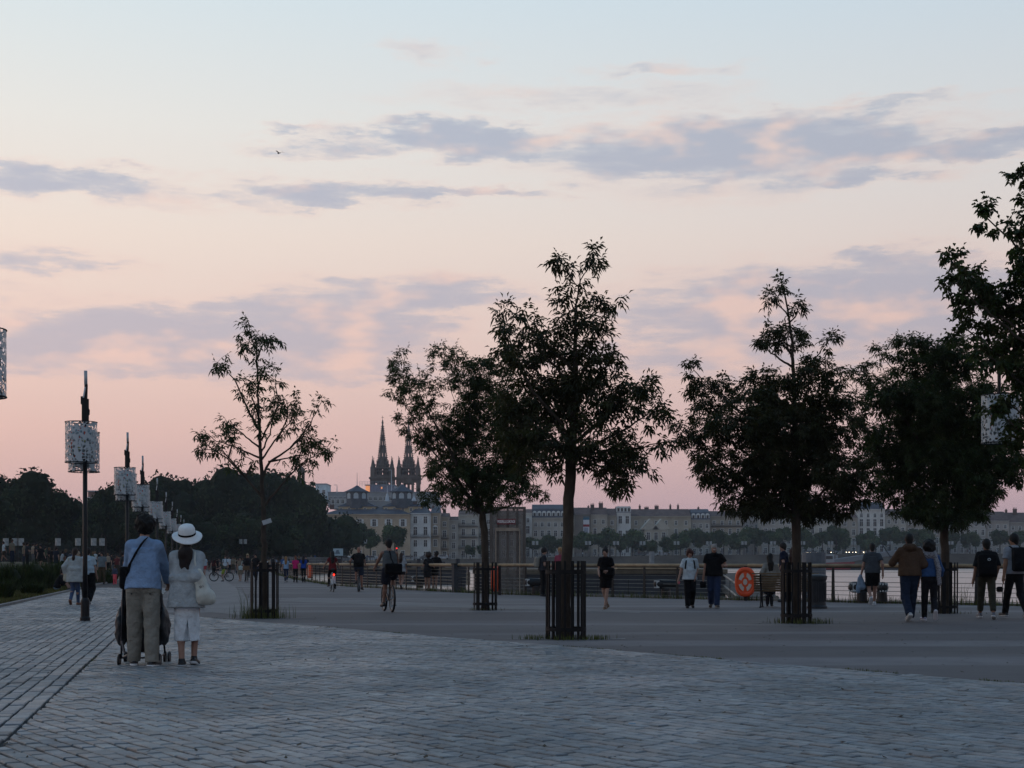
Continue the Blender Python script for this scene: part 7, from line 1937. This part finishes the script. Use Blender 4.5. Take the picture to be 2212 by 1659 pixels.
random.seed(77)
for px in (4, 12, 24, 27, 33, 36, 41, 45, 49, 52, 56, 62, 66, 70, 73, 76):
    Y = random.uniform(100, 118); x = (px - 512) / F * Y
    extra_person('person standing in the crowd on the raised lawn at the left', x, Y, lawn_z(x, Y), random.uniform(0, 360), 'crowd on the raised lawn')
for px in (79, 84, 90, 95, 99, 106, 108, 111, 117, 119, 124, 127, 110, 114, 121, 93):
    Y = random.uniform(118, 150); x = (px - 512) / F * Y
    extra_person('person in the crowd between the shrubs and the lamps', x, Y, lawn_z(x, Y), random.uniform(0, 360), 'crowd between shrubs and lamps')
for px in (192, 198, 209, 217, 219, 231, 233, 235, 238, 243, 250, 253, 259, 263, 268, 270, 277, 281, 289, 292, 299, 306, 244, 229, 265, 297, 275):
    Y = random.uniform(125, 205); x = (px - 512) / F * Y
    extra_person('distant person strolling among the crowd on the promenade', x, Y, 0, random.choice((0, 180)) + random.uniform(-25, 25), 'strollers far along the promenade')
for i in range(44):
    px = 312 + i * 3.4 + random.uniform(-1.5, 1.5); Y = random.uniform(255, 330); x = (px - 512) / F * Y
    lim = np.interp(Y, [p[1] for p in FAR], [p[0] for p in FAR]) - 1
    if x < lim: extra_person('tiny person on the bend of the far quay below the park trees', x, Y, fz(Y) + .05, random.uniform(0, 360), 'people on the bend of the quay')
for i in range(120):
    px = random.uniform(352, 1022)
    Yr = shoreY(px) + random.uniform(1.5, 9); x = (px - 512) / F * Yr
    extra_person('tiny person on top of the far embankment', x, Yr, zpx(px), random.uniform(0, 360), 'people on the far embankment')

# ================================================================== grass, weeds, shrubs, small things
GRASS = mat('grass_blade', C('46502f'), .8, .3, 3, attr=True, spec=.2)
random.seed(91); rng = np.random.default_rng(91)


def blades(pts, h0, h1, wd, name, label=None, parent=None, lean=.35, col=(1, 1, 1), kind='stuff'):
    vs = []; fs = []; cs = []
    for (x, y, z) in pts:
        h = random.uniform(h0, h1); a = random.uniform(0, 6.28); l = random.uniform(.1, lean) * h; w_ = wd * random.uniform(.6, 1.3)
        sx, sy = math.cos(a + 1.57) * w_, math.sin(a + 1.57) * w_; dx, dy = math.cos(a) * l, math.sin(a) * l; o = len(vs)
        vs += [(x - sx, y - sy, z), (x + sx, y + sy, z), (x + dx * .35 + sx * .7, y + dy * .35 + sy * .7, z + h * .6), (x + dx * .35 - sx * .7, y + dy * .35 - sy * .7, z + h * .6), (x + dx, y + dy, z + h)]
        fs += [(o, o + 1, o + 2, o + 3), (o + 3, o + 2, o + 4)]
        t_ = random.uniform(.55, 1.3); cs += [(t_ * random.uniform(.9, 1.3) * col[0], t_ * col[1], t_ * .8 * col[2])] * 5
    o = link(name, me_from(name, vs, fs, GRASS, col=np.array(cs)), parent)
    if kind: tag(o, label, 'grass' if parent is None else None, None, kind)
    return o


def tuft_pts(x, y, r_, n): return [(x + random.gauss(0, r_), y + random.gauss(0, r_ * .8), 0) for _ in range(n)]
for (px, py), n, h in (((264.4, 618.1), 420, .34), ((485.2, 610.2), 60, .1), ((565.8, 639), 260, .1), ((796.4, 623.2), 260, .15), ((944.5, 613.5), 60, .1)):
    x, y = G(px, py); tp = tuft_pts(x, y - .05, .26, n)
    if py == 618.1: tp += [(x - .3 + random.gauss(0, .06), y - .25, 0) for _ in range(30)]
    if py == 639: tp += tuft_pts(x + .5, y - .15, .09, 60) + tuft_pts(x - .55, y - .1, .09, 60)
    if py == 623.2: tp += tuft_pts(x + .42, y - .2, .12, 90)
    blades(tp, .05, h, .006, 'grass_tuft', 'grass tufts growing inside the tree guard')
x, y = G(264.4, 618.1)
blades([(x + random.uniform(-.42, -.2), y - .3 + random.gauss(0, .05), 0) for _ in range(16)] + [(x + random.uniform(.2, .5), y - .3, 0) for _ in range(5)], .45, .85, .006, 'tall_grass', 'tall dry grass stalks beside the left tree guard', lean=.6)
# weeds along the foot of the railing
pts = []
for i in range(len(RAIL) - 1):
    a, b = Vector((*RAIL[i], 0)), Vector((*RAIL[i + 1], 0)); L_ = (b - a).length; n = int(L_ * (95 if i < 4 else 30))
    for _ in range(n):
        q = random.random(); p = a.lerp(b, q); c = .5 + .5 * math.sin(q * L_ * .9 + i) * math.sin(q * L_ * .37 + 2)
        if random.random() < .3 + .7 * c: pts.append((p.x + random.gauss(-.05, .11), p.y + random.gauss(-.02, .11), 0))
blades(pts, .05, .28, .009, 'railing_weeds', 'weeds growing along the foot of the railing')
pts = []
for q in (.12, .18, .24, .33, .41): pts += [(p_.x + random.gauss(0, .3), p_.y + random.gauss(.1, .2), 0) for p_ in [Vector(RAIL[1]).lerp(Vector(RAIL[0]), q - .1)] for _ in range(60)]
a, b = Vector(RAIL[1]), Vector(RAIL[2])
for q in (.2, .55, .8): pts += [(a.lerp(b, q).x + random.gauss(0, .35), a.lerp(b, q).y + random.gauss(.1, .2), 0) for _ in range(60)]
blades(pts, .25, .75, .006, 'tall_weeds', 'tall dry weeds sticking up behind the railing wires', lean=.55, col=(1.0, .85, .7))
# moss and grass in the seam of the pavers and along the asphalt edge
pts = []
for _ in range(700):
    q = random.uniform(3, 26); p = SEAM0 + U * q + UR * random.gauss(.02, .015)
    if math.sin(q * 1.7) + math.sin(q * .8 + 1) > .35: pts.append((p.x, p.y, .004))
for _ in range(3000):
    q = random.random() ** .8; p = B0.lerp(B1 + (B1 - B0) * .2, q) + BN * random.gauss(-.02, .035)
    if math.sin(q * 61) + math.sin(q * 23 + 1) + q * 1.1 > .9: pts.append((p.x, p.y, .004))
for (px, py) in ((86.6, 622.3), (133, 640)): x, y = G(px, py); pts += [(x + random.gauss(-.12, .08), y + random.gauss(-.1, .03), 0) for _ in range(110)]
blades(pts, .01, .04, .005, 'joint_grass', 'low grass in the paving joints and along the asphalt edge')
# lawn grass at the left
pts = []
for _ in range(26000):
    y = 38 + 40 * random.random() ** 1.5; e = -13.9 - .2125 * (y - 39.3); x = e - abs(random.gauss(0, 3.0)); pts.append((x, y, lawn_z(x, y)))
blades(pts, .03, .13, .018, 'lawn_grass', 'short worn lawn grass at the left', col=(1.15, .95, .8))
# tall grass clumps and shrubs
SHRB = mat('shrub_leaf', C('2c3a1c'), .85, .35, 2, attr=True, spec=.15)


def shrub(label, px0, px1, py_base, ztop, dep=2.0, n=5200, grassy=True):
    x0, Y = G(px0, py_base); x1 = (px1 - 512) / F * Y; cx = (x0 + x1) / 2; hw = (x1 - x0) / 2
    t = thing('shrub', label, 'shrub', (cx, Y, 0), 0, 'tall grassy shrubs by the lawn'); vs = []; fs = []; cs = []
    for _ in range(n):
        a = random.uniform(-1, 1); b = random.uniform(-1, 1); hh = ztop * (1 - .35 * abs(a) ** 3) * (.82 + .18 * math.sin(a * 7 + px0)) * random.uniform(.75, 1.06)
        x, y = a * hw, b * dep * .5; o = len(vs); z0_ = random.uniform(0, .5) * hh; ln = random.uniform(.15, .5); an = random.uniform(0, 6.28)
        dx, dy = math.cos(an) * ln * .3, math.sin(an) * ln * .3; w_ = random.uniform(.008, .022); z1 = min(hh, z0_ + ln + random.uniform(0, hh * .5))
        sx, sy = -math.sin(an) * w_, math.cos(an) * w_
        vs += [(x - sx, y - sy, z0_), (x + sx, y + sy, z0_), (x + dx + sx, y + dy + sy, (z0_ + z1) / 2), (x + dx - sx, y + dy - sy, (z0_ + z1) / 2), (x + dx * 2.2, y + dy * 2.2, z1)]; fs += [(o, o + 1, o + 2, o + 3), (o + 3, o + 2, o + 4)]
        q = random.uniform(.5, 1.3); cs += [(q * random.uniform(.8, 1.2), q, q * .8)] * 5
    link('foliage', me_from('foliage', vs, fs, SHRB, col=np.array(cs)), t)
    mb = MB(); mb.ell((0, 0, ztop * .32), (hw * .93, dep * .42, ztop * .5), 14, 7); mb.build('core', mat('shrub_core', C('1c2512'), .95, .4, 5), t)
    return t


shrub('dark tall grassy shrub at the far left edge', -14, 22, 592, 1.35)
shrub('wide dark shrub left of the seated man', 20, 46, 590.5, 1.45)
shrub('dark shrub directly behind the seated man', 43, 68, 588.5, 1.45)
shrub('shrub between the sweater woman and the lamp pole', 66, 88, 584.5, 1.35)
shrub('bright green low shrub right of the lamp pole', 95, 113, 583.2, 1.0)
shrub('small grass clump on the lawn below the seated man', 27, 38, 596.0, .55, 1.0, 1800)
shrub('small grass clump at the left frame edge', -3, 8, 600.5, .75, 1.0, 1800)
# fallen leaves
vs = []; fs = []
for _ in range(420):
    y = 9 + 30 * random.random() ** 1.4; x = random.uniform(-.36, .36) * y; a = random.uniform(0, 6.28); l = random.uniform(.02, .045); o = len(vs); z = .03 if (Vector((x, y, 0)) - B0).dot(BN) > 0 else .008
    c, s_ = math.cos(a) * l, math.sin(a) * l
    vs += [(x - c, y - s_, z), (x + s_ * .4, y - c * .4, z + .004), (x + c, y + s_, z + .012), (x - s_ * .4, y + c * .4, z + .003)]; fs.append((o, o + 1, o + 2, o + 3))
tag(link('fallen_leaves', me_from('fallen_leaves', vs, fs, mat('dry_leaf', C('3b3326'), .9, .4, 3))), 'small dry leaves scattered over the paving', 'leaves', None, 'stuff')
# litter and a bird
for i, (px, py, c) in enumerate(((632, 729, '#7fa0b8'), (614, 674.5, '#59666f'))):
    x, y = G(px, py); o = MB().box((0, 0, .012), (.05, .02, .006), Matrix.Rotation(.2, 3, 'Z')).build('paper_scrap', cmat(c, 'paint'), None, loc=(x, y, .03)); tag(o, ['pale blue paper scrap on the pavers in the foreground', 'dull paper scrap on the pavers further back'][i], 'litter')
p = atb(603, 331, 60)
t = thing('bird', 'small dark bird flying high in the sky at the left', 'bird', tuple(p), R(40))
DK = cmat('#1a1a1c', 'paint')
v, f = sdf_mesh([cone((0, -.09, 0), (0, .08, .01), .012, .026), cone((0, .09, .012), (0, .125, .015), .018, .005), cone((0, -.08, 0), (0, -.17, -.005), .012, .004)], .008, .015)
link('body', me_from('body', v, f, DK, smooth=True), t)
for s in (-1, 1): MB().add([(0, .05, .01), (0, -.04, .01), (s * .12, -.02, .08), (s * .24, -.07, .05), (s * .13, .05, .085)], [(0, 1, 2, 4), (4, 2, 3)] if s > 0 else [(4, 2, 1, 0), (3, 2, 4)]).build('wing', DK, t)

# ================================================================== evening air over the river
hz = MB().bbox((-3400, -45, -5.5), (2900, 5000, 72)).mesh('haze', [])
hm = bpy.data.materials.new('haze_air'); hm.use_nodes = True; ht = hm.node_tree; ht.nodes.clear()
ho = ht.nodes.new('ShaderNodeOutputMaterial'); pv = ht.nodes.new('ShaderNodeVolumePrincipled')
pv.inputs['Color'].default_value = (.80, .86, .95, 1); pv.inputs['Density'].default_value = 0.00013; pv.inputs['Anisotropy'].default_value = 0.2
ht.links.new(pv.outputs[0], ho.inputs['Volume'])
hz.materials.append(hm)
tag(link('haze', hz), kind='stuff')
